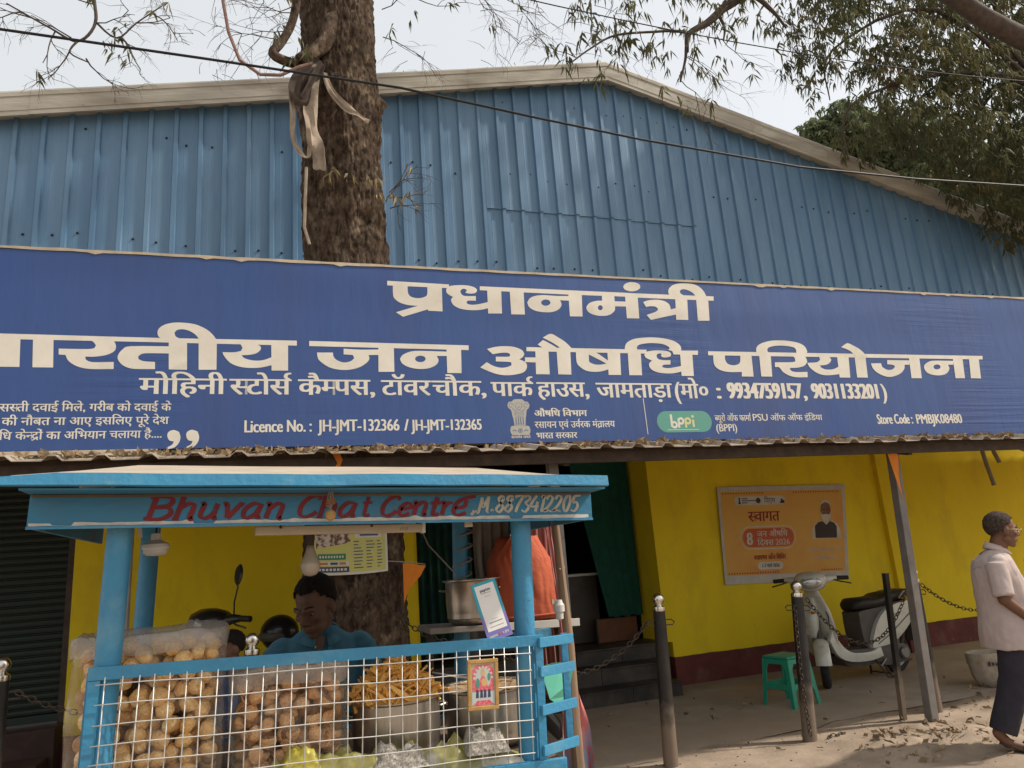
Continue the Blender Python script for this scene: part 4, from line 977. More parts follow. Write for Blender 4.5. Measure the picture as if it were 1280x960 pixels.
def strip(name, pts, w, label, cat, m, parent=None, tw=0.6, n=5, seed=0):
    """a crumpled ribbon of cloth along pts with real thickness"""
    P = []
    pts = [Vector(p) for p in pts]
    for i in range(len(pts) - 1):
        p0 = pts[max(0, i - 1)]; p1 = pts[i]; p2 = pts[i + 1]; p3 = pts[min(len(pts) - 1, i + 2)]
        for s in range(6):
            t = s / 6
            P.append(0.5 * ((2 * p1) + (p2 - p0) * t + (2 * p0 - 5 * p1 + 4 * p2 - p3) * t * t + (3 * p1 - p0 - 3 * p2 + p3) * t ** 3))
    P.append(pts[-1])
    if not hasattr(w, '__len__'): w = [w] * len(pts)
    mb = MB(); vs = []; C = 2 * n
    for i, p in enumerate(P):
        d = (P[min(i + 1, len(P) - 1)] - P[max(i - 1, 0)]).normalized()
        tt = i / (len(P) - 1) * (len(w) - 1); k = min(len(w) - 2, int(tt)); ww = w[k] + (w[k + 1] - w[k]) * (tt - k)
        a = tw * sin(i * 0.35 + seed)
        side = d.cross(Vector((0, -1, 0)))
        side = side.normalized() if side.length > 0.05 else Vector((1, 0, 0))
        nn = side.cross(d).normalized()
        s2 = side * cos(a) + nn * sin(a); n2 = nn * cos(a) - side * sin(a)
        for q in range(n):
            u = q / (n - 1) - 0.5
            f = 0.25 * ww * sin(q * 2.4 + i * 0.25 + seed) * 0.5
            vs.append(p + s2 * u * ww + n2 * (f + 0.003))
        for q in range(n - 1, -1, -1):
            u = q / (n - 1) - 0.5
            f = 0.25 * ww * sin(q * 2.4 + i * 0.25 + seed) * 0.5
            vs.append(p + s2 * u * ww + n2 * (f - 0.003))
    mb.add(vs, [(i * C + q, i * C + (q + 1) % C, (i + 1) * C + (q + 1) % C, (i + 1) * C + q) for i in range(len(P) - 1) for q in range(C)])
    o = mb.build(name, m, parent, smooth=True, ang=60)
    if label: tag(o, label, cat)
    return o
strip("cloth_strip", [(0.46, 5.60, 5.76), (0.52, 5.56, 5.55), (0.64, 5.54, 5.40), (0.74, 5.53, 5.33), (0.82, 5.52, 5.27)], [0.05, 0.06, 0.07, 0.06, 0.05], "beige cloth strip twisted diagonally across the upper trunk", "cloth strip", m_cloth, seed=1)
strip("cloth_strip", [(0.40, 5.58, 5.80), (0.36, 5.55, 5.55), (0.34, 5.55, 5.30), (0.36, 5.54, 5.10), (0.40, 5.54, 4.93), (0.41, 5.54, 4.78)], [0.08, 0.10, 0.12, 0.12, 0.13, 0.10], "broad ragged beige cloth hanging down the left side of the trunk", "cloth strip", m_cloth, seed=2.2)
strip("cloth_strip", [(0.30, 5.62, 5.72), (0.20, 5.60, 5.55), (0.20, 5.58, 5.30), (0.20, 5.58, 5.08), (0.26, 5.56, 4.93), (0.32, 5.56, 4.90), (0.33, 5.56, 5.0)], [0.05, 0.06, 0.045, 0.04, 0.045, 0.04, 0.03], "thin looped cloth dangling left of the trunk in front of the shed", "cloth strip", m_cloth, seed=4)
m_cloth2 = mat("dark brown cloth knot", (0.09, 0.065, 0.05), (0.055, 0.042, 0.035), scale=9, rough=0.95, bump=0.4)
strip("cloth_strip", [(0.44, 5.60, 5.86), (0.30, 5.58, 5.74), (0.22, 5.56, 5.52), (0.28, 5.55, 5.42), (0.36, 5.54, 5.60), (0.44, 5.54, 5.80)], [0.10, 0.12, 0.13, 0.10, 0.08, 0.08], "dark bunched cloth knotted round the limb stub on the trunk", "cloth strip", m_cloth2, seed=3)
tag(MB().tube([(0.31, 5.64, 4.85), (0.30, 5.63, 4.6), (0.29, 5.63, 4.3), (0.33, 5.63, 4.15)], 0.013, 6).build("rope", m_cloth, smooth=True), "thin pale rope end running down the left edge of the trunk", "rope")
m_rope = mat("pinkish rope", (0.28, 0.17, 0.135), (0.20, 0.12, 0.10), scale=30, rough=0.9)
tag(MB().tube(sum([[Vector(a).lerp(Vector(b), t / 4) for t in range(4)] for a, b in zip([(-0.38, 5.5, 6.8), (-0.36, 5.5, 6.24), (-0.31, 5.5, 5.94), (-0.22, 5.5, 5.69), (-0.06, 5.5, 5.58), (0.10, 5.5, 5.60), (0.24, 5.5, 5.70)], [(-0.36, 5.5, 6.24), (-0.31, 5.5, 5.94), (-0.22, 5.5, 5.69), (-0.06, 5.5, 5.58), (0.10, 5.5, 5.60), (0.24, 5.5, 5.70), (0.40, 5.55, 5.82)])], []), 0.014, 7).build("rope", m_rope, smooth=True), "pinkish rope looping down from above to the trunk knot", "rope")

# ------------------------------------------------------------------ bollards
m_bpost = mat("worn black bollard paint", (0.014, 0.012, 0.011), (0.03, 0.024, 0.02), scale=7, rough=0.5, bump=0.2)
nt = m_bpost.node_tree; b = nt.nodes['Principled BSDF']                       # paint worn off towards the foot, dusty steel below
tc = nt.nodes.new('ShaderNodeTexCoord'); sx = nt.nodes.new('ShaderNodeSeparateXYZ'); nt.links.new(tc.outputs['Object'], sx.inputs[0])
nz = nt.nodes.new('ShaderNodeTexNoise'); nz.inputs['Scale'].default_value = 9; nz.inputs['Detail'].default_value = 8; nt.links.new(tc.outputs['Object'], nz.inputs[0])
ma = nt.nodes.new('ShaderNodeMath'); ma.operation = 'MULTIPLY_ADD'; ma.inputs[1].default_value = -1.9; nt.links.new(sx.outputs[2], ma.inputs[0]); nt.links.new(nz.outputs[0], ma.inputs[2])
mr = nt.nodes.new('ShaderNodeMapRange'); mr.inputs[1].default_value = -0.35; mr.inputs[2].default_value = 0.05; nt.links.new(ma.outputs[0], mr.inputs[0])
mx = nt.nodes.new('ShaderNodeMixRGB'); mx.inputs[2].default_value = (0.17, 0.125, 0.09, 1)
nt.links.new(b.inputs['Base Color'].links[0].from_socket, mx.inputs[1]); nt.links.new(mr.outputs[0], mx.inputs[0]); nt.links.new(mx.outputs[0], b.inputs['Base Color'])
m_chrome = mat("polished steel ball", (0.75, 0.72, 0.67), (0.6, 0.57, 0.52), scale=10, rough=0.22, metal=1.0)
m_bronze = mat("dull dark ball", (0.10, 0.085, 0.07), rough=0.4, metal=0.8)
def bollard(label, base, top, ball=None):
    v = Vector((top[0] - base[0], top[1] - base[1], 1.15))
    t = thing("bollard", label, "bollard", (base[0], base[1], 0), group="chain bollards along the porch")
    q = Vector((0, 0, 1)).rotation_difference(v.normalized())
    t.rotation_mode = 'QUATERNION'; t.rotation_quaternion = q
    MB().tube([(0, 0, -0.03), (0, 0, 0.4), (0, 0, 0.8), (0, 0, 1.085)], [0.056, 0.053, 0.050, 0.046], 18).build("post", m_bpost, t, smooth=True)
    MB().lathe([(0.046, 1.085), (0.048, 1.095), (0.046, 1.115), (0.030, 1.125), (0.024, 1.135)], n=18).build("collar", ball or m_chrome, t, smooth=True)
    MB().ball((0, 0, 1.172), 0.045, 20, 14).build("ball", ball or m_chrome, t, smooth=True, ang=None)
    for s in (-1, 1):
        MB().tube([(s * 0.045, 0, 1.02), (s * 0.10, 0, 1.02), (s * 0.125, 0, 1.0), (s * 0.11, 0, 0.98), (s * 0.045, 0, 0.98)], 0.005, 6).build("hook", m_rust, t, smooth=True)
    return t
bollard("black bollard at the far left edge before the green shutter", (-1.46, 5.2), (-1.44, 5.2))
bollard("black bollard just left of the vendor, its steel ball above the cart rail", (-0.09, 5.2), (-0.07, 5.2))
bollard("black bollard mostly hidden behind the steel pot on the cart", (1.40, 5.2), (1.39, 5.2))
bollard("leaning worn bollard in front of the black doorway steps", (2.84, 5.2), (2.89, 5.2))
bollard("leaning worn bollard beside the green stool, in front of the scooter's headlight", (4.06, 5.16), (4.19, 5.2))
bollard("bollard standing close behind the grey canopy post right of the scooter", (5.54, 5.32), (5.60, 5.34))
bollard("dull bollard at the right edge behind the walking man", (7.02, 5.3), (7.04, 5.3), m_bronze)
t = thing("iron_stake", "thin leaning dark iron stake between the scooter's seat and the grey post", "stake", (5.08, 5.23, 0))
MB().bar((0, 0, -0.03), (0.10, 0.0, 1.19), 0.042, 0.042, up=(0, 1, 0)).build("shaft", m_bpost, t, bevel=0.003)
MB().bar((0.101, 0.0, 1.188), (0.1015, 0.0, 1.196), 0.046, 0.046, up=(0, 1, 0)).build("cap", m_rust, t, bevel=0.002)

# chains
m_chain = mat("dark steel chain", (0.10, 0.075, 0.055), (0.05, 0.04, 0.032), scale=30, rough=0.5, metal=0.6)
def link_mesh(mb, c, d, s, L=0.026, w=0.015, r=0.0042):
    d = d.normalized(); s = (s - d * s.dot(d)).normalized()
    n = 10; pts = []
    for k in range(n):
        a = 2 * pi * k / n
        pts.append(c + d * (cos(a) * L) + s * (sin(a) * w))
    V = []; nn = d.cross(s)
    for k in range(n):
        a = 2 * pi * k / n
        o = (d * cos(a) + s * sin(a)).normalized()
        for q in range(5):
            b = 2 * pi * q / 5; V.append(pts[k] + o * r * cos(b) + nn * r * sin(b))
    mb.add(V, [(k * 5 + q, k * 5 + (q + 1) % 5, ((k + 1) % n) * 5 + (q + 1) % 5, ((k + 1) % n) * 5 + q) for k in range(n) for q in range(5)])
def chain(pts, label):
    P = [Vector(p) for p in pts]; mb = MB(); step = 0.040; acc = 0; i = 0; k = 0
    pos = P[0].copy()
    while i < len(P) - 1:
        d = P[i + 1] - pos
        if d.length < step: pos_n = P[i + 1]; acc = 0; i += 1; 
        if i >= len(P) - 1: break
        d = P[i + 1] - pos
        if d.length < 1e-5: continue
        dd = d.normalized()
        s = Vector((0, 1, 0)) if k % 2 else dd.cross(Vector((0, 1, 0)))
        if s.length < 0.1: s = Vector((1, 0, 0))
        link_mesh(mb, pos + dd * step / 2, dd, s)
        pos = pos + dd * step; k += 1
    t = thing("chain", label, "chain", P[0])
    o = mb.build("link", m_chain, t, smooth=True, ang=None, fix=False); o.matrix_parent_inverse = Matrix.Translation(-P[0]); o['kind'] = 'stuff'
chain(sagline((1.50, 5.2, 1.0), (2.79, 5.2, 1.02), 0.30, 30), "long sagging chain left of the bollard by the doorway steps")
chain(sagline((0.78, 5.60, 1.40), (1.30, 5.2, 1.02), 0.10, 14), "chain from the tree trunk behind the vendor's shoulder")
chain(sagline((0.02, 5.2, 1.02), (0.78, 5.60, 1.40), 0.06, 14), "chain between the vendor's bollard and the tree trunk")
chain(sagline((-1.36, 5.2, 1.02), (-0.18, 5.2, 1.02), 0.20, 24), "chain in front of the green shutter, left of the cart")
chain(sagline((4.26, 5.18, 1.06), (5.50, 5.32, 1.06), 0.42, 30), "chain sagging across the white scooter")
chain(sagline((5.68, 5.34, 1.06), (6.93, 5.3, 1.02), 0.26, 30), "chain against the yellow wall leading to the walking man")
chain([(4.08, 5.11, 1.02), (4.05, 5.10, 0.8), (4.03, 5.10, 0.5), (4.02, 5.10, 0.25), (4.01, 5.08, 0.06)], "loose chain end hanging down the bollard by the stool")
chain([(4.20, 5.12, 0.012), (4.28, 5.17, 0.012), (4.34, 5.13, 0.012), (4.42, 5.18, 0.012)], "short piece of chain lying on the ground by the bollard")

# ------------------------------------------------------------------ flags, conduits, curtains
m_orange = mat("orange pennant cloth", (0.62, 0.20, 0.02), (0.52, 0.16, 0.02), scale=10, rough=0.9)
mb = MB().prism([(0, 0), (0.17, -0.03), (0.13, -0.10), (0.04, -0.20), (0.0, -0.29)], 0.003)
for i, v in enumerate(mb.v): mb.v[i] = (v[0], v[1] + 0.02 * sin(v[0] * 25) + 0.01 * sin(v[2] * 20), v[2])
t = thing("pennant", "orange pennant strung beside the tree trunk, right of the menu poster", "pennant", (0.99, 5.6, 1.585))
mb.build("cloth", m_orange, t)
MB().tube([(-0.16, 0.03, 0.03), (0.0, 0, 0.01), (0.17, 0.0, -0.02)], 0.004, 5).build("string", m_cloth, t)
t = thing("pennant", "long narrow orange pennant hanging on the grey post under the canopy", "pennant", (5.13, 4.9, 2.30))
mb = MB().prism([(-0.02, 0), (0.04, 0.02), (0.10, -0.12), (0.08, -0.30), (0.06, -0.49), (0.02, -0.2)], 0.003)
for i, v in enumerate(mb.v): mb.v[i] = (v[0], v[1] + 0.012 * sin(v[2] * 18), v[2])
mb.build("cloth", m_orange, t)
MB().tube([(0.06, 0.0, 0.0), (0.12, 0.05, -0.12), (0.16, 0.06, -0.30)], 0.003, 5).build("string", m_cloth, t)
t = thing("pennant", "small yellow pennant scrap under the canopy edge above the cart roof", "pennant", (0.44, 4.85, 2.33))
MB().prism([(-0.03, 0), (0.02, 0.0), (0.045, -0.06), (0.0, -0.17), (-0.035, -0.16), (0.01, -0.08)], 0.003).build("cloth", m_orange, t)
m_pipe = mat("grey plastic conduit", (0.25, 0.23, 0.20), rough=0.6)
for lab, a, b, c in (("pale conduit pipe slanting down the yellow wall, the longer of two", (9.66, 7.6, 2.75), (9.70, 7.6, 2.4), (9.76, 7.6, 2.08)), ("short pale conduit pipe beside the longer slanting one", (9.88, 7.6, 2.75), (9.90, 7.6, 2.55), (9.96, 7.6, 2.40)), ("conduit pipe running sideways off the wall at the right edge", (10.0, 7.6, 2.72), (10.4, 7.6, 2.60), (11.6, 7.6, 2.2))):
    t = thing("conduit_pipe", lab, "pipe", b)
    mb = MB().tube([Vector(a) - Vector(b), (0, 0, 0), Vector(c) - Vector(b)], 0.028, 10); mb.build("tube", m_pipe, t, smooth=True)
    MB().tube([(Vector(c) - Vector(b)) * 0.96, (Vector(c) - Vector(b)) * 1.01], 0.032, 10).build("socket", m_pipe, t, smooth=True)
def curtain(label, x0, x1, y, z0, z1, m, amp=0.03, folds=7, taper=0.0):
    mb = MB(); nx, nz = 60, 16
    def f(u, v, s):
        w = 1 - taper * (1 - v)
        xx = x1 - (x1 - x0) * (1 - u) * w
        return (xx, y + amp * sin(u * folds * 2 * pi + 0.6 * sin(v * 4)) * (0.5 + 0.5 * (1 - v)) + s, z0 + (z1 - z0) * v + 0.01 * sin(u * 20) * (1 - v))
    mb.grid(nx, nz, lambda u, v: f(u, v, 0)); mb.grid(nx, nz, lambda u, v: f(u, v, 0.004))
    o = mb.build("curtain", m, None, smooth=True, ang=None, fix=False)
    return tag(o, label, "curtain")
curtain("green cloth curtain gathered at the right side of the shop doorway", 3.52, 4.34, 8.22, 0.80, 2.80, m_curtain, amp=0.010, folds=5, taper=0.45)
m_dgreen = mat("dark green curtain cloth", (0.006, 0.045, 0.035), (0.004, 0.03, 0.025), scale=9, rough=0.9)
curtain("dark green curtain at the left side of the doorway behind the trunk", 1.60, 2.25, 8.24, 0.55, 2.74, m_dgreen)
t = thing("wooden_board", "orange brown wooden board standing on the sill below the green curtain", "board", (4.0, 8.33, 0.512))
MB().box(-0.22, 0.30, -0.015, 0.015, 0.0, 0.27).build("panel", mat("orange brown wood", (0.15, 0.055, 0.02), (0.11, 0.04, 0.015), scale=9, rough=0.6), t, bevel=0.004)
MB().box(-0.24, -0.22, -0.02, 0.02, 0.0, 0.28).build("edge_batten", m_rust, t, bevel=0.003)

# ------------------------------------------------------------------ orange flex poster on the wall
pos_ = thing("welcome_banner", "orange printed welcome banner with a bearded man's picture on the yellow wall", "banner", (6.2, 7.78, 1.6))
TL, TR, BR, BL = (5.32, 2.24), (7.30, 2.20), (7.10, 1.00), (5.25, 1.07)
def FP(u, v, k=0):                                 # u right, v DOWN, both 0..1
    a = (TL[0] + (TR[0] - TL[0]) * u, TL[1] + (TR[1] - TL[1]) * u); b = (BL[0] + (BR[0] - BL[0]) * u, BL[1] + (BR[1] - BL[1]) * u)
    x_ = a[0] + (b[0] - a[0]) * v; z_ = a[1] + (b[1] - a[1]) * v
    y_ = 7.772 - 0.0015 * noise.noise(Vector((u * 5 + v * 2, v * 2.5 - u, 0))) - 0.0012 * k
    return Vector((x_ - 6.2, y_ - 7.78, z_ - 1.6))
m_flexw = mat("white flex border", (0.55, 0.52, 0.46), rough=0.6)
m_flexo = mat("orange flex print", (0.62, 0.33, 0.055), (0.70, 0.42, 0.08), scale=0.9, rough=0.5, c3=(0.60, 0.22, 0.04), s3=0.9, t3=(0.45, 0.7))
m_pred = mat("dark red print", (0.26, 0.02, 0.015), rough=0.6)
m_pred2 = mat("red badge print", (0.48, 0.075, 0.025), (0.50, 0.13, 0.035), scale=2, rough=0.6)
m_pwhite = mat("white print", (0.60, 0.57, 0.50), rough=0.6)
m_pdark = mat("dark print", (0.05, 0.035, 0.03), rough=0.6)
m_pskin = mat("brown skin print", (0.22, 0.10, 0.055), (0.17, 0.075, 0.04), scale=20, rough=0.6)
MB().grid(40, 24, lambda u, v: FP(u, v, 0)).build("sheet", m_flexw, pos_, smooth=True, ang=None, fix=False)
MB().grid(40, 24, lambda u, v: FP(0.02 + 0.955 * u, 0.05 + 0.865 * v, 1)).build("print_field", m_flexo, pos_, smooth=True, ang=None, fix=False)
def pill(u0, u1, v0, v1, r=None):
    asp = 1.97 / 1.19; ru = (v1 - v0) / 2 / asp; vm = (v0 + v1) / 2; rv = (v1 - v0) / 2
    return [(u0 + ru + ru * cos(radians(a)), vm + rv * sin(radians(a))) for a in range(90, 271, 20)] + [(u1 - ru + ru * cos(radians(a)), vm + rv * sin(radians(a))) for a in range(-90, 91, 20)]
def pprint(pts, m, k, name="print"):
    return MB().flat(pts, lambda u, v: FP(u, v, k)).build(name, m, pos_, fix=False)
def ptext(s, u0, u1, vb, vt, m, bold=0.0, latin=False, k=4, name="print"):
    mb = MB(); print_text(mb, s, u0, u1, -vb, -vt, lambda u, v, kk: FP(u, -v, k + kk * 0.3), bold=bold, latin=latin)
    return mb.build(name, m, pos_, fix=False)
pprint(pill(0.12, 0.51, 0.105, 0.20), m_pwhite, 2, "logo_strip")
for i in range(3): pprint([(0.175, 0.125 + 0.022 * i), (0.22 + 0.06 * (i == 1), 0.125 + 0.022 * i), (0.22 + 0.06 * (i == 1), 0.134 + 0.022 * i), (0.175, 0.134 + 0.022 * i)], m_pdark, 3)
pprint([(0.15, 0.12), (0.165, 0.12), (0.162, 0.15), (0.168, 0.185), (0.147, 0.185), (0.153, 0.15)], m_pdark, 3)
ptext("िपएम", 0.345, 0.43, 0.18, 0.13, m_pdark); pprint([(0.47, 0.17), (0.48, 0.13), (0.49, 0.15), (0.505, 0.16), (0.50, 0.185), (0.465, 0.185)], m_pdark, 3)
pprint([(0.30 + 0.018 * cos(a * 0.5), 0.152 + 0.03 * sin(a * 0.5)) for a in range(13)], m_pdark, 3)
ptext("^सवागत", 0.215, 0.455, 0.37, 0.27, m_pred, bold=0.002)
pprint(pill(0.14, 0.575, 0.42, 0.66), m_pwhite, 2, "badge"); pprint(pill(0.146, 0.57, 0.430, 0.65), m_flexo, 2.6, "badge"); pprint(pill(0.16, 0.56, 0.445, 0.635), m_pred2, 3, "badge")
ptext("8", 0.19, 0.235, 0.61, 0.49, m_pwhite, bold=0.004, latin=True); ptext("जन औषिध", 0.27, 0.51, 0.53, 0.475, m_pwhite, bold=0.001)
ptext("िदवस", 0.27, 0.395, 0.62, 0.565, m_pwhite, bold=0.001); ptext("2026", 0.41, 0.525, 0.62, 0.562, m_pwhite, bold=0.001, latin=True)
ptext("^सवा^स^थय जाँच िशिवर", 0.235, 0.485, 0.765, 0.72, m_pred, bold=0.001)
pprint(pill(0.26, 0.46, 0.79, 0.865), m_pwhite, 2, "date_label"); ptext("1-7 माच` 2026", 0.29, 0.43, 0.845, 0.812, m_pdark, bold=0.0005)
ptext("^सव^सथ भारत सश^कत भारत", 0.66, 0.94, 0.705, 0.67, m_pwhite); ptext("जन औषिध के^नद~", 0.71, 0.90, 0.79, 0.755, m_pwhite)
for i in range(46):
    u = 0.03 + 0.02 * i; vv = 0.066
    if i < 16 or i > 26: pprint([(u, vv), (u + 0.014, vv + 0.003), (u + 0.007, vv + 0.018)], m_pred, 2, "border_mark")
    if i < 20 or i > 36: pprint([(u, vv + 0.835), (u + 0.014, vv + 0.835), (u + 0.007, vv + 0.815)], m_pred, 2, "border_mark")
# a plain bearded gentleman in a dark waistcoat
pprint([(0.71, 0.57), (0.715, 0.47), (0.74, 0.41), (0.78, 0.39), (0.88, 0.39), (0.92, 0.42), (0.94, 0.48), (0.95, 0.575)], m_pwhite, 2, "portrait")
pprint([(0.735, 0.565), (0.735, 0.44), (0.765, 0.40), (0.80, 0.39), (0.83, 0.43), (0.86, 0.39), (0.895, 0.41), (0.915, 0.45), (0.912, 0.57)], m_pdark, 3, "portrait")
pprint([(0.83 + 0.042 * cos(radians(a)), 0.275 + 0.105 * sin(radians(a))) for a in range(0, 360, 20)], m_pskin, 3, "portrait")
pprint([(0.79, 0.29), (0.80, 0.32), (0.83, 0.315), (0.86, 0.32), (0.87, 0.29), (0.868, 0.35), (0.85, 0.395), (0.83, 0.405), (0.81, 0.395), (0.792, 0.35)], m_pwhite, 4, "portrait")
pprint([(0.788, 0.26), (0.79, 0.20), (0.81, 0.17), (0.83, 0.162), (0.85, 0.17), (0.87, 0.20), (0.873, 0.26), (0.865, 0.21), (0.83, 0.185), (0.795, 0.21)], m_pwhite, 4, "portrait")
pprint([(0.805, 0.262), (0.823, 0.262), (0.823, 0.272), (0.805, 0.272)], m_pdark, 4, "portrait"); pprint([(0.837, 0.262), (0.855, 0.262), (0.855, 0.272), (0.837, 0.272)], m_pdark, 4, "portrait")
for c in pos_.children:
    pass

# ------------------------------------------------------------------ green plastic stool
m_stool = mat("sea green plastic", (0.02, 0.30, 0.19), (0.02, 0.26, 0.165), scale=6, rough=0.38, spec=0.5)
st = thing("plastic_stool", "sea green plastic stool with cut out sides, beside the bollard and scooter", "stool", (4.78, 6.25, 0.02), (0, 0, radians(12)))
seat = MB().box(-0.15, 0.15, -0.15, 0.15, 0.425, 0.45); seat.build("seat", m_stool, st, bevel=0.012, segs=3, smooth=True)
mb = MB()
for i in range(4):                                         # apron and rails, four sides with arched openings
    M = Matrix.Rotation(pi / 2 * i, 4, 'Z')
    O = [(-0.155, 0.424), (0.155, 0.424), (0.172, 0.20), (0.19, 0.0), (0.145, 0.0), (0.125, 0.13), (0.11, 0.155), (-0.11, 0.155), (-0.125, 0.13), (-0.145, 0.0), (-0.19, 0.0), (-0.172, 0.20)]
    Hh = [(-0.118, 0.205), (-0.108, 0.34), (-0.08, 0.38), (0.08, 0.38), (0.108, 0.34), (0.118, 0.205)]
    one = MB().prism(O, 0.012, lambda u, v, d: M @ Vector((u, -0.15 - (0.45 - v) * 0.085 + d, v)), hole=Hh)
    one.build("leg_panel", m_stool, st, bevel=0.003, segs=1)
# ------------------------------------------------------------------ cement sack and litter by the walking man
m_sack = mat("dusty white woven sack", (0.40, 0.34, 0.27), (0.30, 0.25, 0.19), scale=14, rough=0.9, bump=0.3, c3=(0.22, 0.12, 0.05), s3=5, t3=(0.6, 0.75))
sk = thing("cement_sack", "dusty white sack with dark print standing behind the walking man's legs", "sack", (6.78, 5.75, 0))
vs = []; n = 40; prof = [(0.0, 0.10), (0.04, 0.155), (0.10, 0.18), (0.18, 0.19), (0.26, 0.20), (0.31, 0.205), (0.33, 0.20)]
for z_, r_ in prof:
    for k in range(n):
        a = 2 * pi * k / n; r = r_ * (1 + 0.08 * noise.noise(Vector((cos(a) * 2, sin(a) * 2, z_ * 6))))
        vs.append((r * cos(a) * 1.1, r * sin(a) * 0.8, z_ + 0.02 * noise.noise(Vector((a, z_ * 5, 0)))))
for z_, r_ in ((0.31, 0.18), (0.28, 0.15)):
    for k in range(n):
        a = 2 * pi * k / n; vs.append((r_ * cos(a) * 1.1, r_ * sin(a) * 0.8, z_))
L = len(prof) + 2
mb = MB().add(vs, [(i * n + k, i * n + (k + 1) % n, (i + 1) * n + (k + 1) % n, (i + 1) * n + k) for i in range(L - 1) for k in range(n)] + [tuple((L - 1) * n + k for k in range(n))])
mb.build("bag", m_sack, sk, smooth=True, ang=60)
mb = MB()
for i in range(9):
    a0 = radians(-135 + i * 9)
    mb.add([(0.228 * cos(a0) * 1.02, 0.17 * sin(a0) * 1.02, 0.22), (0.228 * cos(a0 + 0.1) * 1.02, 0.17 * sin(a0 + 0.1) * 1.02, 0.22 + 0.01 * (i % 2)), (0.228 * cos(a0 + 0.1) * 1.02, 0.17 * sin(a0 + 0.1) * 1.02, 0.265 - 0.015 * (i % 3)), (0.228 * cos(a0) * 1.02, 0.17 * sin(a0) * 1.02, 0.26)], [(0, 1, 2, 3)])
mb.build("print_mark", m_pdark, sk, fix=False)['kind'] = 'stuff'
rl = random.Random(3)
def litter(name, label, pts, m=m_dry):
    V = []; F = []
    for (x, y, z) in pts:
        p = Vector((x, y, z)); a = rl.uniform(0, 2 * pi); d = Vector((cos(a), sin(a), rl.uniform(-0.05, 0.35))); L = rl.uniform(0.035, 0.095)
        s = Vector((-sin(a), cos(a), 0)); w = L * rl.uniform(0.07, 0.13); o = len(V); c = rl.uniform(0.0, 0.03)
        V += [p, p + d * L * .35 + s * w + Vector((0, 0, c)), p + d * L * .4 + Vector((0, 0, 0.002)), p + d * L * .35 - s * w + Vector((0, 0, c * 1.3)), p + d * L * 0.8 + s * w * .4 + Vector((0, 0, c)), p + d * L + Vector((0, 0, c)), p + d * L * 0.8 - s * w * .4]
        F += [(o, o + 1, o + 2), (o, o + 2, o + 3), (o + 1, o + 4, o + 2), (o + 2, o + 4, o + 5), (o + 2, o + 5, o + 6), (o + 3, o + 2, o + 6)]
    me = bpy.data.meshes.new(name); me.from_pydata(V, [], F); me.materials.append(m)
    return tag(put(name, me), label, "litter", kind='stuff')
P = []
for k in range(120):
    x, y = rl.gauss(4.80, 0.42), rl.gauss(4.60, 0.22)
    P.append((x, y, ground_h(x, y) + rl.uniform(0.0, 0.012)))
for k in range(60):
    x, y = rl.uniform(2.5, 9), rl.uniform(4.2, 7.4); P.append((x, y, max(ground_h(x, y), 0.028 if y > floor_edge(x) else 0) + 0.004))
for k in range(60):
    x, y = rl.gauss(6.6, 0.5), rl.gauss(5.4, 0.3); P.append((x, y, max(ground_h(x, y), 0.028 if y > floor_edge(x) else 0) + 0.004))
litter("leaf_litter", "dry leaves scattered over the dusty ground by the posts", P)
P = [(rl.uniform(-2.6, 9), rl.uniform(4.72, 4.98), 0) for k in range(1500)]
P = [(x, y, can_z(y) + 0.004 + abs(rl.gauss(0, 0.006))) for x, y, _ in P if noise.noise(Vector((x * 0.9, 1, 0))) > -0.12 or rl.random() < 0.25]
litter("leaf_litter", "dry leaves and stalks lying on the canopy edge below the sign", P, mat("straw litter", (0.34, 0.245, 0.14), (0.17, 0.115, 0.065), scale=30, rough=0.95))
# pebbles and grit
P = MB(); 
for k in range(500):
    x, y = rl.uniform(2.2, 8), rl.uniform(4.0, 5.9); r = rl.uniform(0.003, 0.010)
    P.ball((x, y, max(ground_h(x, y), 0.0) + r * 0.3), (r, r * .8, r * .6), 5, 4)
tag(P.build("grit", mat("grit", (0.30, 0.23, 0.17), (0.18, 0.13, 0.1), scale=9, rough=0.95), None, fix=False), "small stones in the dust", "gravel", kind='stuff')

# ------------------------------------------------------------------ the snack cart
m_cart = mat("bright blue cart paint", (0.034, 0.235, 0.405), (0.038, 0.20, 0.35), scale=7, rough=0.42, spec=0.5, c3=(0.13, 0.29, 0.38), s3=6, t3=(0.52, 0.78), bump=0.25, bscale=60, chip=((0.09, 0.05, 0.035), 34, 0.685))
m_cartf = mat("faded blue fascia paint", (0.030, 0.185, 0.32), (0.042, 0.155, 0.255), scale=4, rough=0.5, spec=0.4, c3=(0.09, 0.10, 0.105), s3=5, t3=(0.54, 0.74), bump=0.3, bscale=50, stretch=(0.4, 1, 1), chip=((0.10, 0.06, 0.045), 28, 0.675))
m_roofp = mat("pale roof sheet", (0.44, 0.37, 0.285), (0.34, 0.28, 0.21), scale=5, rough=0.7, bump=0.2)
m_wood = mat("grey brown cart wood", (0.16, 0.11, 0.075), (0.10, 0.07, 0.05), scale=5, rough=0.8, stretch=(0.3, 1, 1), bump=0.3)
m_wire = mat("galvanised wire", (0.66, 0.64, 0.60), (0.55, 0.53, 0.50), scale=30, rough=0.4, metal=0.35)
m_wpaint = mat("white paint", (0.60, 0.58, 0.52), (0.45, 0.42, 0.37), scale=25, rough=0.6)
m_rletter = mat("dark red brush lettering", (0.20, 0.012, 0.016), (0.13, 0.012, 0.014), scale=22, rough=0.55, c3=(0.05, 0.10, 0.14), s3=22, t3=(0.62, 0.8))
m_wletter = mat("dirty white brush lettering", (0.52, 0.48, 0.40), (0.36, 0.33, 0.28), scale=25, rough=0.55, c3=(0.10, 0.09, 0.08), s3=18, t3=(0.62, 0.85))
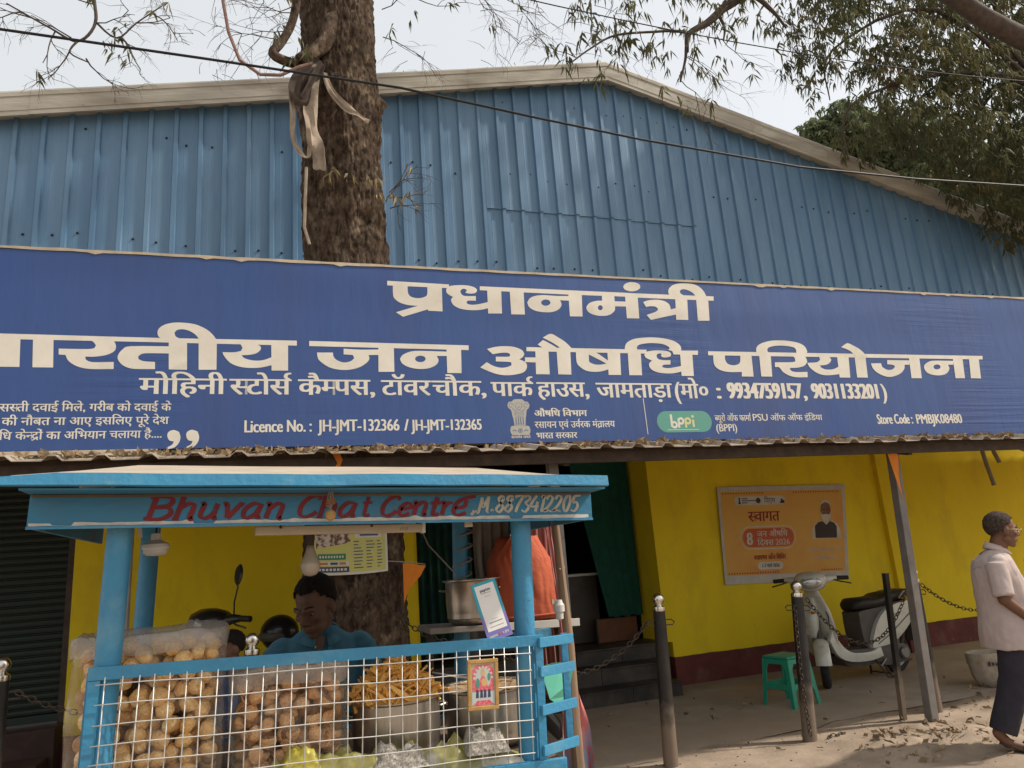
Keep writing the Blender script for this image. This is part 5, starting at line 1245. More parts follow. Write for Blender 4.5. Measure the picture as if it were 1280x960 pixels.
cart = thing("snack_cart", "blue painted street snack cart with a roof, hand lettered board and wire mesh front", "food cart", (0.2, 2.5, 0), (0, 0.037, 0))
def ct(mb, name, m, **k): return mb.build(name, m, cart, **k)
for (x, y, z1) in ((-0.678, 0.0, 1.83), (0.608, 0.0, 1.83)):
    ct(MB().tube([(x, y, 0.25), (x, y, 0.9), (x, y, 1.4), (x, y, z1)], 0.036, 20), "post", m_cart, smooth=True)
for (x, y, z1) in ((-0.70, 0.8, 1.93), (0.588, 0.8, 1.93)):
    ct(MB().tube([(x, y, 0.25), (x, y, 0.9), (x, y, 1.4), (x, y, z1)], 0.035, 18), "post", m_cart, smooth=True)
ct(MB().box(-0.78, 0.72, -0.035, 0.86, 0.885, 0.92), "deck", m_wood, bevel=0.004)
ct(MB().box(-0.78, 0.72, -0.055, -0.037, 0.72, 0.93), "apron_board", m_cart, bevel=0.003)
ct(MB().box(-0.78, 0.72, 0.862, 0.88, 0.72, 0.93), "apron_board", m_cart, bevel=0.003)
ct(MB().box(-0.76, 0.70, 0.02, 0.80, 0.30, 0.34), "lower_shelf", m_wood, bevel=0.004)
for x in (-0.70, 0.66):
    w = ct(MB().lathe([(0.22, -0.015), (0.245, -0.022), (0.25, 0), (0.245, 0.022), (0.22, 0.015)], n=28, M=Matrix.Translation((x * 1.18, 0.4, 0.25)) @ Matrix.Rotation(pi / 2, 4, 'Y')), "wheel", m_rust, smooth=True)
    sp_ = MB()
    for k in range(8):
        a = 2 * pi * k / 8; sp_.tube([(x * 1.18, 0.4, 0.25), (x * 1.18, 0.4 + 0.23 * cos(a), 0.25 + 0.23 * sin(a))], 0.006, 5)
    sp_.build("spoke_set", m_rust, w)['kind'] = 'stuff'
# top and edge rails of the mesh front
def flatbar(a, b, w=0.035, t=0.012, name="rail", up=(0, 0, 1)): return ct(MB().bar(a, b, t, w, up=up), name, m_cart, bevel=0.002)
flatbar((-0.718, -0.046, 1.297), (0.655, -0.046, 1.302), 0.036)
flatbar((-0.700, -0.046, 0.93), (-0.700, -0.046, 1.278), 0.032, up=(1, 0, 0)); flatbar((0.640, -0.046, 0.93), (0.640, -0.046, 1.283), 0.028, up=(1, 0, 0))
ct(MB().box(-0.722, -0.684, -0.038, -0.03, 0.93, 1.30), "corner_angle", m_cart)
nv = 31
wv = MB().tube([(0, 0, 0), (0, 0, 0.17), (0, 0, 0.352)], 0.0019, 6).mesh("wire", m_wire, smooth=True, ang=None)
for i in range(nv):
    x = -0.672 + i * 0.0424 + random.uniform(-0.002, 0.002)
    put("wire", wv, cart, (x, -0.056, 0.935), (random.uniform(-0.006, 0.006), random.uniform(-0.012, 0.012), random.uniform(0, 3)))
wh = MB().tube([(-0.685 + 0.13 * i, 0, 0.002 * sin(i * 1.7)) for i in range(11)], 0.0018, 6).mesh("wire", m_wire, smooth=True, ang=None)
for i in range(7):
    put("wire", wh, cart, (-0.008, -0.0595, 0.958 + i * 0.0512 + random.uniform(-0.002, 0.002)), (0, random.uniform(-0.003, 0.003), 0))
# ladder shaped wing at the right: two stiles, four rungs
LX0, LX1 = 0.640, 0.786
ct(MB().bar((LX1 - 0.005, 0.06, 0.93), (LX1 - 0.01, 0.06, 1.31), 0.012, 0.026, up=(1, 0, 0)), "stile", m_cart, bevel=0.002)
for z in (1.298, 1.205, 1.085, 0.962): ct(MB().bar((LX0 - 0.004, -0.062, z - 0.003), (LX1 + 0.012, 0.030, z - 0.004), 0.010, 0.032), "rung", m_cart, bevel=0.002)
ct(MB().bar((0.70, 0.40, 1.275), (0.86, 0.40, 1.285), 0.012, 0.04), "rear_rail", m_cart, bevel=0.002)
wv2 = MB().tube([(0, 0, 0), (0, 0, 0.30)], 0.0017, 5).mesh("wire", m_wire, smooth=True, ang=None)
wv3 = MB().tube([(0.0, 0, 0), (0.12, 0.28, 0)], 0.0017, 5).mesh("wire", m_wire, smooth=True, ang=None)
for i in range(11): put("wire", wv2, cart, (0.668 + 0.0125 * i, 0.10 + 0.028 * i, 0.96))
for i in range(6): put("wire", wv3, cart, (0.668, 0.10, 0.98 + 0.05 * i))
# roof
rb = MB()
xs_ = [-0.925 + i * 0.1775 for i in range(11)]
vs = []
for s in (0, 1):
    for x in xs_:
        for (y, z) in ((-0.20, 1.838), (0.30, 1.920), (1.0, 2.040)):
            vs.append((x * (1 if y < 0 else 0.94 if y < .5 else 0.86), y, z + (0.0 if s else -0.008) + 0.001 * sin(x * 5)))
n3 = 3; L = len(xs_)
def idx(s, i, j): return s * L * n3 + i * n3 + j
fs = []
for i in range(L - 1):
    for j in range(2):
        fs.append((idx(1, i, j), idx(1, i + 1, j), idx(1, i + 1, j + 1), idx(1, i, j + 1))); fs.append((idx(0, i, j), idx(0, i, j + 1), idx(0, i + 1, j + 1), idx(0, i + 1, j)))
    fs.append((idx(0, i, 0), idx(0, i + 1, 0), idx(1, i + 1, 0), idx(1, i, 0))); fs.append((idx(0, i, 2), idx(1, i, 2), idx(1, i + 1, 2), idx(0, i + 1, 2)))
for j in range(2):
    fs.append((idx(0, 0, j), idx(1, 0, j), idx(1, 0, j + 1), idx(0, 0, j + 1))); fs.append((idx(0, L - 1, j), idx(0, L - 1, j + 1), idx(1, L - 1, j + 1), idx(1, L - 1, j)))
ct(rb.add(vs, fs), "roof_sheet", m_roofp)
# turned blue front edge of the roof
ed = MB(); vs = []; N = 40
for i in range(N + 1):
    x = -0.950 + 1.815 * i / N
    dz = 0.002 * noise.noise(Vector((x * 5, 0, 0))) + 0.001 * sin(x * 5)
    lead = 0.012 * max(0, 1 - i / 3) 
    vs += [(x, -0.207, 1.846 + dz - lead), (x, -0.212, 1.812 + dz), (x, -0.204, 1.808 + dz), (x, -0.198, 1.830 + dz)]
ed.add(vs, [(i * 4 + q, i * 4 + (q + 1) % 4, (i + 1) * 4 + (q + 1) % 4, (i + 1) * 4 + q) for i in range(N) for q in range(4)] + [(0, 1, 2, 3), (N * 4 + 3, N * 4 + 2, N * 4 + 1, N * 4)])
ct(ed, "roof_edge", m_cart)
ct(MB().box(-0.905, 0.86, -0.19, -0.075, 1.800, 1.806), "eaves_board", m_cartf)
ct(MB().box(-0.890, 0.86, -0.072, 0.95, 1.812, 1.82), "ceiling_board", m_wood)
for y in (0.45, 0.9): ct(MB().box(-0.89, 0.86, y, y + 0.03, 1.822, 1.90 + 0.07 * (y > .5)), "roof_joist", m_wood)
# fascia board with the lettering, side fascias
fz = lambda x: 0.0
ct(MB().box(-0.905, 0.855, -0.080, -0.062, 1.703, 1.799), "fascia_board", m_cartf, bevel=0.002)
ct(MB().box(-0.905, -0.890, -0.060, 0.90, 1.703, 1.799), "side_board", m_cartf, bevel=0.002); ct(MB().box(0.840, 0.855, -0.060, 0.90, 1.703, 1.799), "side_board", m_cartf, bevel=0.002)
ct(MB().box(-0.90, 0.85, -0.088, -0.081, 1.791, 1.798), "trim_strip", m_wood)
ct(MB().box(-0.905, 0.855, -0.086, -0.0805, 1.7005, 1.7080), "trim_strip", m_cart)
ws = MB(); vs = []; N = 260
for i in range(N + 1):
    x = -0.90 + 1.74 * i / N
    top = 1.7175 + 0.002 * (x + 0.9) + 0.0045 * noise.noise(Vector((x * 11, 0, 0))) + 0.010 * max(0, noise.noise(Vector((x * 26, 4, 0)))) * (1 if -0.6 < x < 0.5 else 0.25)
    lo = 1.7095 + 0.002 * noise.noise(Vector((x * 17, 9, 0)))
    if noise.noise(Vector((x * 8, 7, 0))) > 0.38: top = lo + 0.001
    vs += [(x, -0.0812, lo), (x, -0.0812, top)]
ws.add(vs, [(2 * i, 2 * i + 2, 2 * i + 3, 2 * i + 1) for i in range(N)])
ct(ws, "white_border", m_wpaint, fix=False)
# brush lettering -------------------------------------------------------
def S(pts, closed=False):
    P = []
    for i in range(len(pts) - 1):
        p0 = Vector(pts[max(0, i - 1)]); p1 = Vector(pts[i]); p2 = Vector(pts[i + 1]); p3 = Vector(pts[min(len(pts) - 1, i + 2)])
        for s in range(5):
            t = s / 5; P.append(tuple(0.5 * ((2 * p1) + (p2 - p0) * t + (2 * p0 - 5 * p1 + 4 * p2 - p3) * t * t + (3 * p1 - p0 - 3 * p2 + p3) * t ** 3)))
    P.append(tuple(pts[-1])); return P
LET = {
 'B': ([[(.12, 0), (.12, 1)], [(-.05, .98), (.3, 1), (.58, .9), (.55, .62), (.14, .52)], [(.14, .52), (.55, .5), (.68, .25), (.5, .02), (.2, 0), (-.02, .05)]], .78),
 'h': ([[(.1, 0), (.1, 1.0)], [(.1, .45), (.3, .66), (.48, .58), (.48, .0), (.58, .02)], [(0, .0), (.18, .0)], [(0, .98), (.1, 1)]], .66),
 'u': ([[(.02, .64), (.1, .66), (.1, .15), (.25, .0), (.42, .14), (.47, .3)], [(.48, .66), (.48, .04), (.6, .02)]], .66),
 'v': ([[(0, .64), (.1, .64), (.24, .02)], [(.24, .02), (.44, .5), (.52, .66), (.60, .60)]], .62),
 'a': ([[(.46, .60), (.26, .66), (.06, .4), (.08, .08), (.22, .0), (.4, .16), (.46, .4)], [(.49, .66), (.47, .06), (.6, .02)]], .66),
 'n': ([[(.0, .62), (.1, .66), (.1, 0)], [(.1, .42), (.3, .66), (.48, .58), (.48, .0), (.58, .02)]], .66),
 'C': ([[(.62, .82), (.5, 1.0), (.25, .92), (.06, .55), (.1, .14), (.3, .0), (.52, .12), (.6, .25)]], .66),
 't': ([[(.2, .95), (.16, .12), (.28, .0), (.4, .08)], [(.0, .64), (.4, .66)]], .44),
 'e': ([[(.08, .34), (.42, .42), (.42, .60), (.26, .66), (.08, .44), (.08, .12), (.24, .0), (.46, .12)]], .54),
 'r': ([[(.0, .62), (.1, .66), (.1, 0)], [(.1, .40), (.26, .64), (.42, .62)]], .48),
 'E': ([[(.08, .36), (.42, .44), (.46, .72), (.30, .84), (.08, .56), (.06, .16), (.26, -.02), (.56, .1)], [(.3, .86), (.8, 1.0)]], .66),
 'M': ([[(.0, .1), (.14, .0), (.22, .9)], [(.22, .9), (.36, .3), (.6, .95)], [(.6, .95), (.62, .1), (.72, .02)]], .84),
 '8': ([[(.42, .85), (.26, 1.0), (.1, .8), (.3, .52), (.44, .28), (.26, .0), (.06, .2), (.24, .5), (.42, .85)]], .52),
 '7': ([[(.02, .9), (.2, 1.0), (.48, .98), (.28, .45), (.18, 0)]], .5),
 '3': ([[(.06, .9), (.28, 1.0), (.42, .8), (.2, .55), (.42, .3), (.26, .0), (.02, .1)]], .5),
 '4': ([[(.3, 1.0), (.02, .36), (.5, .36)], [(.4, .62), (.36, 0)]], .56),
 '1': ([[(.08, .85), (.2, 1.0), (.16, 0)]], .32),
 '2': ([[(.04, .78), (.2, 1.0), (.42, .82), (.26, .4), (.0, .04), (.2, .08), (.48, .0)]], .54),
 '0': ([[(.26, 1.0), (.06, .6), (.14, .06), (.3, .02), (.44, .5), (.38, .92), (.26, 1.0)]], .54),
 '5': ([[(.12, .95), (.08, .55), (.3, .58), (.4, .3), (.24, .0), (.0, .08)], [(.12, .95), (.5, 1.0)]], .56),
 '.': ([[(.05, .02), (.10, .12), (.16, .03)]], .24), ',': ([[(.12, .14), (.10, .0), (.0, -.15)]], .24), ' ': ([], .34)}
def brush(s, x0, x1, zb, H, m, w, name, slant=0.20, drop=0.0):
    tot = sum(LET[c][1] for c in s); sc = (x1 - x0) / tot; x = x0; k = 0
    for c in s:
        st_, adv = LET[c]; mb = MB()
        dy = random.uniform(-0.02, 0.02); 
        for pts in st_:
            P = [(x + (px_ + slant * py_) * sc * (1 + .0), zb + drop * (x - x0) + (py_ + dy) * H) for px_, py_ in S(pts)]
            kk = k
            stroke(mb, P, w, lambda u, v, q, kk=kk: Vector((u, -0.0815 - 0.0001 * (kk % 6), v)), 0, w2=w * 0.5); k += 1
        if st_: ct(mb, name, m, fix=False)
        x += adv * sc
brush("Bhuvan", -0.605, -0.205, 1.7240, 0.067, m_rletter, 0.0155, "painted_letter")
brush("Cha", -0.170, 0.020, 1.7250, 0.066, m_rletter, 0.0150, "painted_letter")
brush("t", 0.030, 0.062, 1.7250, 0.066, m_rletter, 0.0125, "painted_letter")
brush("CentrE", 0.092, 0.392, 1.7260, 0.062, m_rletter, 0.0150, "painted_letter")
brush(",M.8873412205", 0.405, 0.805, 1.7330, 0.056, m_wletter, 0.0105, "painted_letter")

# ---- things on the cart -------------------------------------------------
def deck_z(x): return 0.922 - 0.037 * (x - 0.2)
# tube light, bulbs, charm
m_tube = mat("cream tube light casing", (0.46, 0.37, 0.26), (0.40, 0.32, 0.22), scale=6, rough=0.5)
t = thing("tube_light", "cream tube light batten fixed under the cart's lettered board", "light fitting", (0.245, 2.50, 1.688), (0, 0.037, 0))
MB().box(-0.275, 0.275, -0.016, 0.016, -0.014, 0.014).build("casing", m_tube, t, bevel=0.003)
for x in (-0.274, 0.274): MB().box(x - 0.010 if x > 0 else x, x if x < 0 else x + 0.002, -0.019, 0.019, -0.017, 0.017).build("end_cap", m_white, t, bevel=0.002)
for x in (-0.20, 0.09): MB().box(x, x + 0.008, -0.019, -0.014, 0.006, 0.018).build("clip", m_rust, t)
mb = MB()
for i, u in enumerate((0.190, 0.198, 0.207, 0.213)): stroke(mb, [(u, -0.007), (u + 0.003, 0.004)], 0.0014, lambda a, b, k: Vector((a, -0.0168, b)), 0)
mb.build("mark", m_pdark, t, fix=False)['kind'] = 'stuff'
m_glass = mat("dusty bulb glass", (0.42, 0.36, 0.28), (0.36, 0.30, 0.23), scale=8, rough=0.25, spec=0.6)
t = thing("light_bulb", "dusty unlit bulb hanging in front of the menu poster", "bulb", (0.153, 2.70, 1.70))
MB().lathe([(0.016, 0.0), (0.016, -0.03), (0.014, -0.035), (0.014, -0.05)], n=14).build("socket", m_rust, t, smooth=True)
MB().lathe([(0.012, -0.05), (0.015, -0.065), (0.022, -0.085), (0.031, -0.105), (0.034, -0.12), (0.031, -0.137), (0.02, -0.15), (0.004, -0.155)], n=20).build("glass", m_glass, t, smooth=True, ang=None)
MB().tube([(0, 0, 0), (0.0, 0, 0.10)], 0.003, 6).build("cord", m_cable, t)
t = thing("lamp_holder", "round cream ceramic lamp holder hanging behind the left post", "lamp holder", (-0.33, 2.62, 1.715))
MB().lathe([(0.014, 0.0), (0.016, -0.02), (0.024, -0.026), (0.040, -0.034), (0.042, -0.045), (0.036, -0.052), (0.037, -0.060), (0.026, -0.068), (0.004, -0.070)], n=22).build("body", m_white, t, smooth=True)
MB().tube([(0, 0, 0), (0.0, 0, 0.08)], 0.003, 6).build("cord", m_cable, t)
t = thing("hanging_charm", "small lemon charm tied with threads hanging before the board", "charm", (0.197, 2.375, 1.80))
MB().ball((0, 0, -0.072), (0.017, 0.015, 0.018), 14, 10).build("lemon", mat("dried lemon", (0.42, 0.24, 0.08), (0.33, 0.18, 0.06), scale=30, rough=0.7), t, smooth=True, ang=None)
mb = MB()
for k in range(5): mb.tube([(0.003 * (k - 2), -0.002 * k, 0.03), (0.010 * sin(k * 2.1), -0.004, -0.02), (0.004 * (k % 3 - 1), 0, -0.056)], 0.0012, 4)
mb.build("thread", m_cloth, t)['kind'] = 'stuff'
mb = MB()
for k in range(3): mb.tube([(-0.014, 0.0, -0.028 - 0.008 * k), (0.014, -0.004, -0.018 - 0.008 * k)], 0.0035, 6)
mb.build("chilli", mat("dried chilli", (0.26, 0.12, 0.05), rough=0.7), t)['kind'] = 'stuff'
t = thing("paper_tag", "thin white paper strip dangling beside the left post", "tag", (-0.385, 2.62, 1.79))
mb = MB().prism([(-0.006, 0), (0.006, 0), (0.010, -0.04), (0.016, -0.085), (0.004, -0.085), (-0.002, -0.04)], 0.001); mb.build("strip", m_white, t)
MB().tube([(0, 0, 0), (0, 0, 0.02)], 0.001, 4).build("thread", m_cloth, t)
t = thing("paper_tag", "small cream tag clipped under the board left of the right post", "tag", (0.665, 2.45, 1.700))
MB().prism([(-0.013, 0), (0.013, 0), (0.015, -0.03), (-0.015, -0.03)], 0.006).build("body", m_tube, t, bevel=0.002)
MB().box(-0.004, 0.004, -0.003, 0.004, 0.0, 0.016).build("clip", m_rust, t)
t = thing("coiled_cord", "grey cord wound round the dark blue rear post of the cart", "cord", (0.84, 3.3, 1.30))
MB().tube([(0.004 * k * 0.1 - 0.0 + 0.042 * cos(k * 0.42), 0.042 * sin(k * 0.42), 0.08 + 0.0042 * k) for k in range(80)], 0.005, 6).build("coil", m_pipe, t, smooth=True)
MB().tube([(0.04, -0.04, 0.08), (0.02, -0.1, 0.03), (-0.06, -0.12, 0.22), (-0.16, -0.1, 0.34), (-0.20, -0.1, 0.44)], 0.003, 6).build("lead", m_pipe, t, smooth=True)

# steel ware
m_steel = mat("brushed steel pot", (0.56, 0.51, 0.45), (0.42, 0.38, 0.33), scale=5, rough=0.30, metal=0.9, stretch=(6, 6, 0.6), c3=(0.28, 0.22, 0.16), s3=2.5, t3=(0.5, 0.8))
def pot(label, x, y, z, r, h, name="steel_pot"):
    t = thing(name, label, "cooking pot", (x, y, z))
    MB().lathe([(r * 0.55, 0.0), (r * 0.78, 0.004), (r * 0.90, 0.02), (r * 0.95, 0.05), (r * 0.975, h * 0.5), (r * 0.97, h - 0.008), (r * 1.0, h - 0.004), (r * 1.085, h), (r * 1.09, h + 0.004), (r * 1.0, h + 0.003), (r * 0.95, h - 0.006), (r * 0.95, 0.03), (r * 0.7, 0.012), (0.002, 0.01)], n=48).build("body", m_steel, t, smooth=True, ang=50)
    for s in (-1, 1): MB().tube([(s * r * 0.97, -0.03, h * 0.78), (s * (r + 0.022), -0.02, h * 0.80), (s * (r + 0.022), 0.02, h * 0.80), (s * r * 0.97, 0.03, h * 0.78)], 0.004, 6).build("handle", m_steel, t, smooth=True)
    return t
pot("steel pot heaped with orange fried chips in the middle of the cart", 0.445, 2.76, deck_z(0.44) + 0.001, 0.158, 0.195)
pot("wide steel pot with pale dough, behind the framed picture", 0.80, 2.82, deck_z(0.8) + 0.001, 0.165, 0.195)
pot("smaller steel pot standing on the rear shelf behind the payment card", 0.865, 3.20, 1.292, 0.118, 0.185)
m_chip = mat("orange fried snack", (0.88, 0.50, 0.13), (0.78, 0.37, 0.07), scale=30, rough=0.6, bump=0.5, c3=(0.90, 0.62, 0.24), s3=14, t3=(0.5, 0.75))
rc = random.Random(21)
def heap_z(r): return 1.112 + 0.108 * max(0, 1 - (r / 0.152) ** 1.5)
mb = MB()
nr, nt_ = 12, 40; vs = [(0.445, 2.76, heap_z(0) - 0.012)]
for i in range(1, nr + 1):
    for k in range(nt_):
        r = 0.150 * i / nr; a = 2 * pi * k / nt_
        vs.append((0.445 + r * cos(a), 2.76 + r * sin(a), heap_z(r) - 0.012 + 0.008 * noise.noise(Vector((r * 60 * cos(a), r * 60 * sin(a), 0)))))
fs = [(0, 1 + k, 1 + (k + 1) % nt_) for k in range(nt_)] + [(1 + i * nt_ + k, 1 + (i + 1) * nt_ + k, 1 + (i + 1) * nt_ + (k + 1) % nt_, 1 + i * nt_ + (k + 1) % nt_) for i in range(nr - 1) for k in range(nt_)]
tag(mb.add(vs, fs).build("fried_snack_mass", m_chip, smooth=True, ang=None), "packed fried snack filling the steel pot below the loose chips", "snack", kind='stuff')
chips = []
for q in range(5):
    mb = MB(); L = 0.022 + 0.006 * q; w = 0.0075 + 0.0018 * (q % 3); cv = rc.uniform(0.3, 1.1)
    def cf(u, v, s, L=L, w=w, cv=cv, q=q):
        a = (u - .5) * cv; return (L * (u - .5) * 2, (v - .5) * 2 * w * (1 - 0.5 * abs(2 * u - 1)), 0.010 * cos(a * 3) * cv + 0.003 * sin(v * 5 + q) + s)
    mb.grid(5, 2, lambda u, v: cf(u, v, 0)); mb.grid(5, 2, lambda u, v: cf(u, v, 0.003))
    n_ = 18
    ring = [0, 1, 2, 3, 4, 5, 11, 17, 16, 15, 14, 13, 12, 6]
    mb.f += [(ring[i], ring[(i + 1) % 14], ring[(i + 1) % 14] + n_, ring[i] + n_) for i in range(14)]
    chips.append(mb.mesh("fried_chip", m_chip, smooth=True, ang=50))
for k in range(280):
    a = rc.uniform(0, 2 * pi); r = 0.152 * math.sqrt(rc.random())
    o = put("fried_chip", chips[k % 5], None, (0.445 + r * cos(a), 2.76 + r * sin(a), heap_z(r) + rc.uniform(-0.006, 0.006)), (rc.uniform(-1.1, 1.1), rc.uniform(-1.1, 1.1), rc.uniform(0, 6.28)))
    tag(o, "curled orange fried chip in the heap on the middle steel pot", "chip", group="fried chips heaped on the steel pot")
# dough rounds in the second pot
m_dough = mat("pale flour dough", (0.42, 0.28, 0.15), (0.30, 0.19, 0.10), scale=18, rough=0.8, bump=0.4)
mb = MB(); vs = [(0.80, 2.82, 1.105)]
for i in range(1, 9):
    for k in range(32):
        r = 0.150 * i / 8; a = 2 * pi * k / 32; vs.append((0.80 + r * cos(a), 2.82 + r * sin(a), 1.098 + 0.012 * noise.noise(Vector((r * 30 * cos(a), r * 30 * sin(a), 3)))))
fs = [(0, 1 + k, 1 + (k + 1) % 32) for k in range(32)] + [(1 + i * 32 + k, 1 + (i + 1) * 32 + k, 1 + (i + 1) * 32 + (k + 1) % 32, 1 + i * 32 + (k + 1) % 32) for i in range(7) for k in range(32)]
tag(mb.add(vs, fs).build("mashed_filling", m_dough, smooth=True, ang=None), "pale mashed filling in the wide pot behind the framed picture", "food", kind='stuff')
t = thing("ladle", "steel ladle lying across the wide pot", "ladle", (0.70, 2.80, 1.125))
MB().tube([(-0.09, 0.10, 0.03), (0.0, 0.03, 0.012), (0.06, 0, 0.004)], 0.004, 8).build("handle", m_steel, t, smooth=True)
MB().ball((0.085, -0.01, 0.004), (0.03, 0.03, 0.014), 16, 8).build("bowl", m_steel, t, smooth=True)

# puri: puffed hollow balls, individual, packed inside clear bags
m_puri = mat("golden fried puri", (0.90, 0.58, 0.24), (0.70, 0.34, 0.09), scale=48, rough=0.34, bump=0.8, bscale=110, c3=(0.94, 0.74, 0.42), s3=38, t3=(0.50, 0.62))  # brown and pale mottling also paints in creases and highlights
m_puri2 = mat("reddish fried puri shell", (0.82, 0.48, 0.23), (0.56, 0.25, 0.08), scale=48, rough=0.34, bump=0.8, bscale=110, c3=(0.80, 0.56, 0.32), s3=16, t3=(0.5, 0.7))  # shell mottling likewise carries crease shade and highlights in its colour
def puri_mesh(q, m, broken=False):
    mb = MB(); n, k_ = 16, 10
    mb.ball((0, 0, 0), (0.0275, 0.0268, 0.0215), n, k_)
    vs = []
    for v in mb.v:
        p = Vector(v); d = 1 + 0.16 * noise.noise(p * 55 + Vector((q * 3, 0, 0))) + 0.06 * noise.noise(p * 140) - 0.07 * max(0, noise.noise(p * 90 + Vector((q, 5, 0))))
        if p.z > 0.012 and q % 2: d *= 0.90
        if broken and p.x > 0.010: p.x = 0.010 + (p.x - 0.010) * -0.75
        vs.append(tuple(p * d))
    mb.v = vs
    return mb.mesh("puri", m, smooth=True, ang=None)
purs = [puri_mesh(q, m_puri) for q in range(5)]; purs2 = [puri_mesh(q + 7, m_puri2, True) for q in range(6)]
def fill(x0, x1, y0, y1, z0, z1, meshes, lab, grp, n, rnd, d=0.047):
    pts = []; tries = 0
    while len(pts) < n and tries < 60000:
        tries += 1
        p = Vector((rnd.uniform(x0, x1), y0 + (y1 - y0) * rnd.random() ** 1.8, rnd.uniform(z0, z1)))
        # rounded corners of the bag
        cx, cy = (x0 + x1) / 2, (y0 + y1) / 2
        if (abs(p.x - cx) / ((x1 - x0) / 2)) ** 5 + (abs(p.y - cy) / ((y1 - y0) / 2)) ** 5 > 1: continue
        if all((p - q).length > d for q in pts): pts.append(p)
    for i, p in enumerate(pts):
        o = put("puri", meshes[i % len(meshes)], None, p, (rnd.uniform(0, 6.28), rnd.uniform(0, 6.28), rnd.uniform(0, 6.28)), (rnd.uniform(.9, 1.12),) * 3)
        tag(o, lab, "puri", group=grp)
    return pts
rp = random.Random(4)
n1 = fill(-0.515, -0.155, 2.585, 2.84, 0.965, 1.375, purs, "puffed golden puri packed in the tall clear bag at the left", "puris in the left bag", 215, rp, 0.0395)
n2 = fill(-0.070, 0.232, 2.605, 2.80, 0.965, 1.245, purs2, "reddish broken puri shell packed in the lower clear bag", "puris in the right bag", 130, rp, 0.039)
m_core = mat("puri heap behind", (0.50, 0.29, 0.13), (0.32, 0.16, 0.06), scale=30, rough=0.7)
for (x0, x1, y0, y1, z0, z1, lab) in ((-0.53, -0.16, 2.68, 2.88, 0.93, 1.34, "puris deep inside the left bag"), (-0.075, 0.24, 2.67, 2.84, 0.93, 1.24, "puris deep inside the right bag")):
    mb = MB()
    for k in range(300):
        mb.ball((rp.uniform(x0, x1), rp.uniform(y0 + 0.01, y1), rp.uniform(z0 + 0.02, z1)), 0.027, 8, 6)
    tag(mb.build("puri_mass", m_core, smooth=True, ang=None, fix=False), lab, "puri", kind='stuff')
# clear plastic film
mf = bpy.data.materials.new("clear plastic film"); mf.use_nodes = True
nt = mf.node_tree; nt.nodes.clear()
o_ = nt.nodes.new('ShaderNodeOutputMaterial'); mixa = nt.nodes.new('ShaderNodeMixShader'); trn = nt.nodes.new('ShaderNodeBsdfTransparent'); gl = nt.nodes.new('ShaderNodeBsdfPrincipled')
gl.inputs['Base Color'].default_value = (0.80, 0.68, 0.55, 1); gl.inputs['Roughness'].default_value = 0.08; gl.inputs['Specular IOR Level'].default_value = 0.9
lw = nt.nodes.new('ShaderNodeLayerWeight'); lw.inputs[0].default_value = 0.35
nz = nt.nodes.new('ShaderNodeTexNoise'); nz.inputs['Scale'].default_value = 9; tcf = nt.nodes.new('ShaderNodeTexCoord'); nt.links.new(tcf.outputs['Object'], nz.inputs[0])
mr = nt.nodes.new('ShaderNodeMapRange'); mr.inputs[1].default_value = 0.40; mr.inputs[2].default_value = 0.75; mr.inputs[3].default_value = 0.0; mr.inputs[4].default_value = 0.16; nt.links.new(nz.outputs[0], mr.inputs[0])
ad = nt.nodes.new('ShaderNodeMath'); ad.operation = 'MULTIPLY_ADD'; ad.inputs[1].default_value = 0.30; nt.links.new(lw.outputs['Facing'], ad.inputs[0]); nt.links.new(mr.outputs[0], ad.inputs[2])
nb = nt.nodes.new('ShaderNodeTexNoise'); nb.inputs['Scale'].default_value = 15; nb.inputs['Detail'].default_value = 2; nt.links.new(tcf.outputs['Object'], nb.inputs[0]); bpn = nt.nodes.new('ShaderNodeBump'); bpn.inputs['Strength'].default_value = 0.6; bpn.inputs['Distance'].default_value = 0.05; nt.links.new(nb.outputs[0], bpn.inputs['Height']); nt.links.new(bpn.outputs[0], gl.inputs['Normal'])
nt.links.new(ad.outputs[0], mixa.inputs[0]); nt.links.new(trn.outputs[0], mixa.inputs[1]); nt.links.new(gl.outputs[0], mixa.inputs[2]); nt.links.new(mixa.outputs[0], o_.inputs[0])
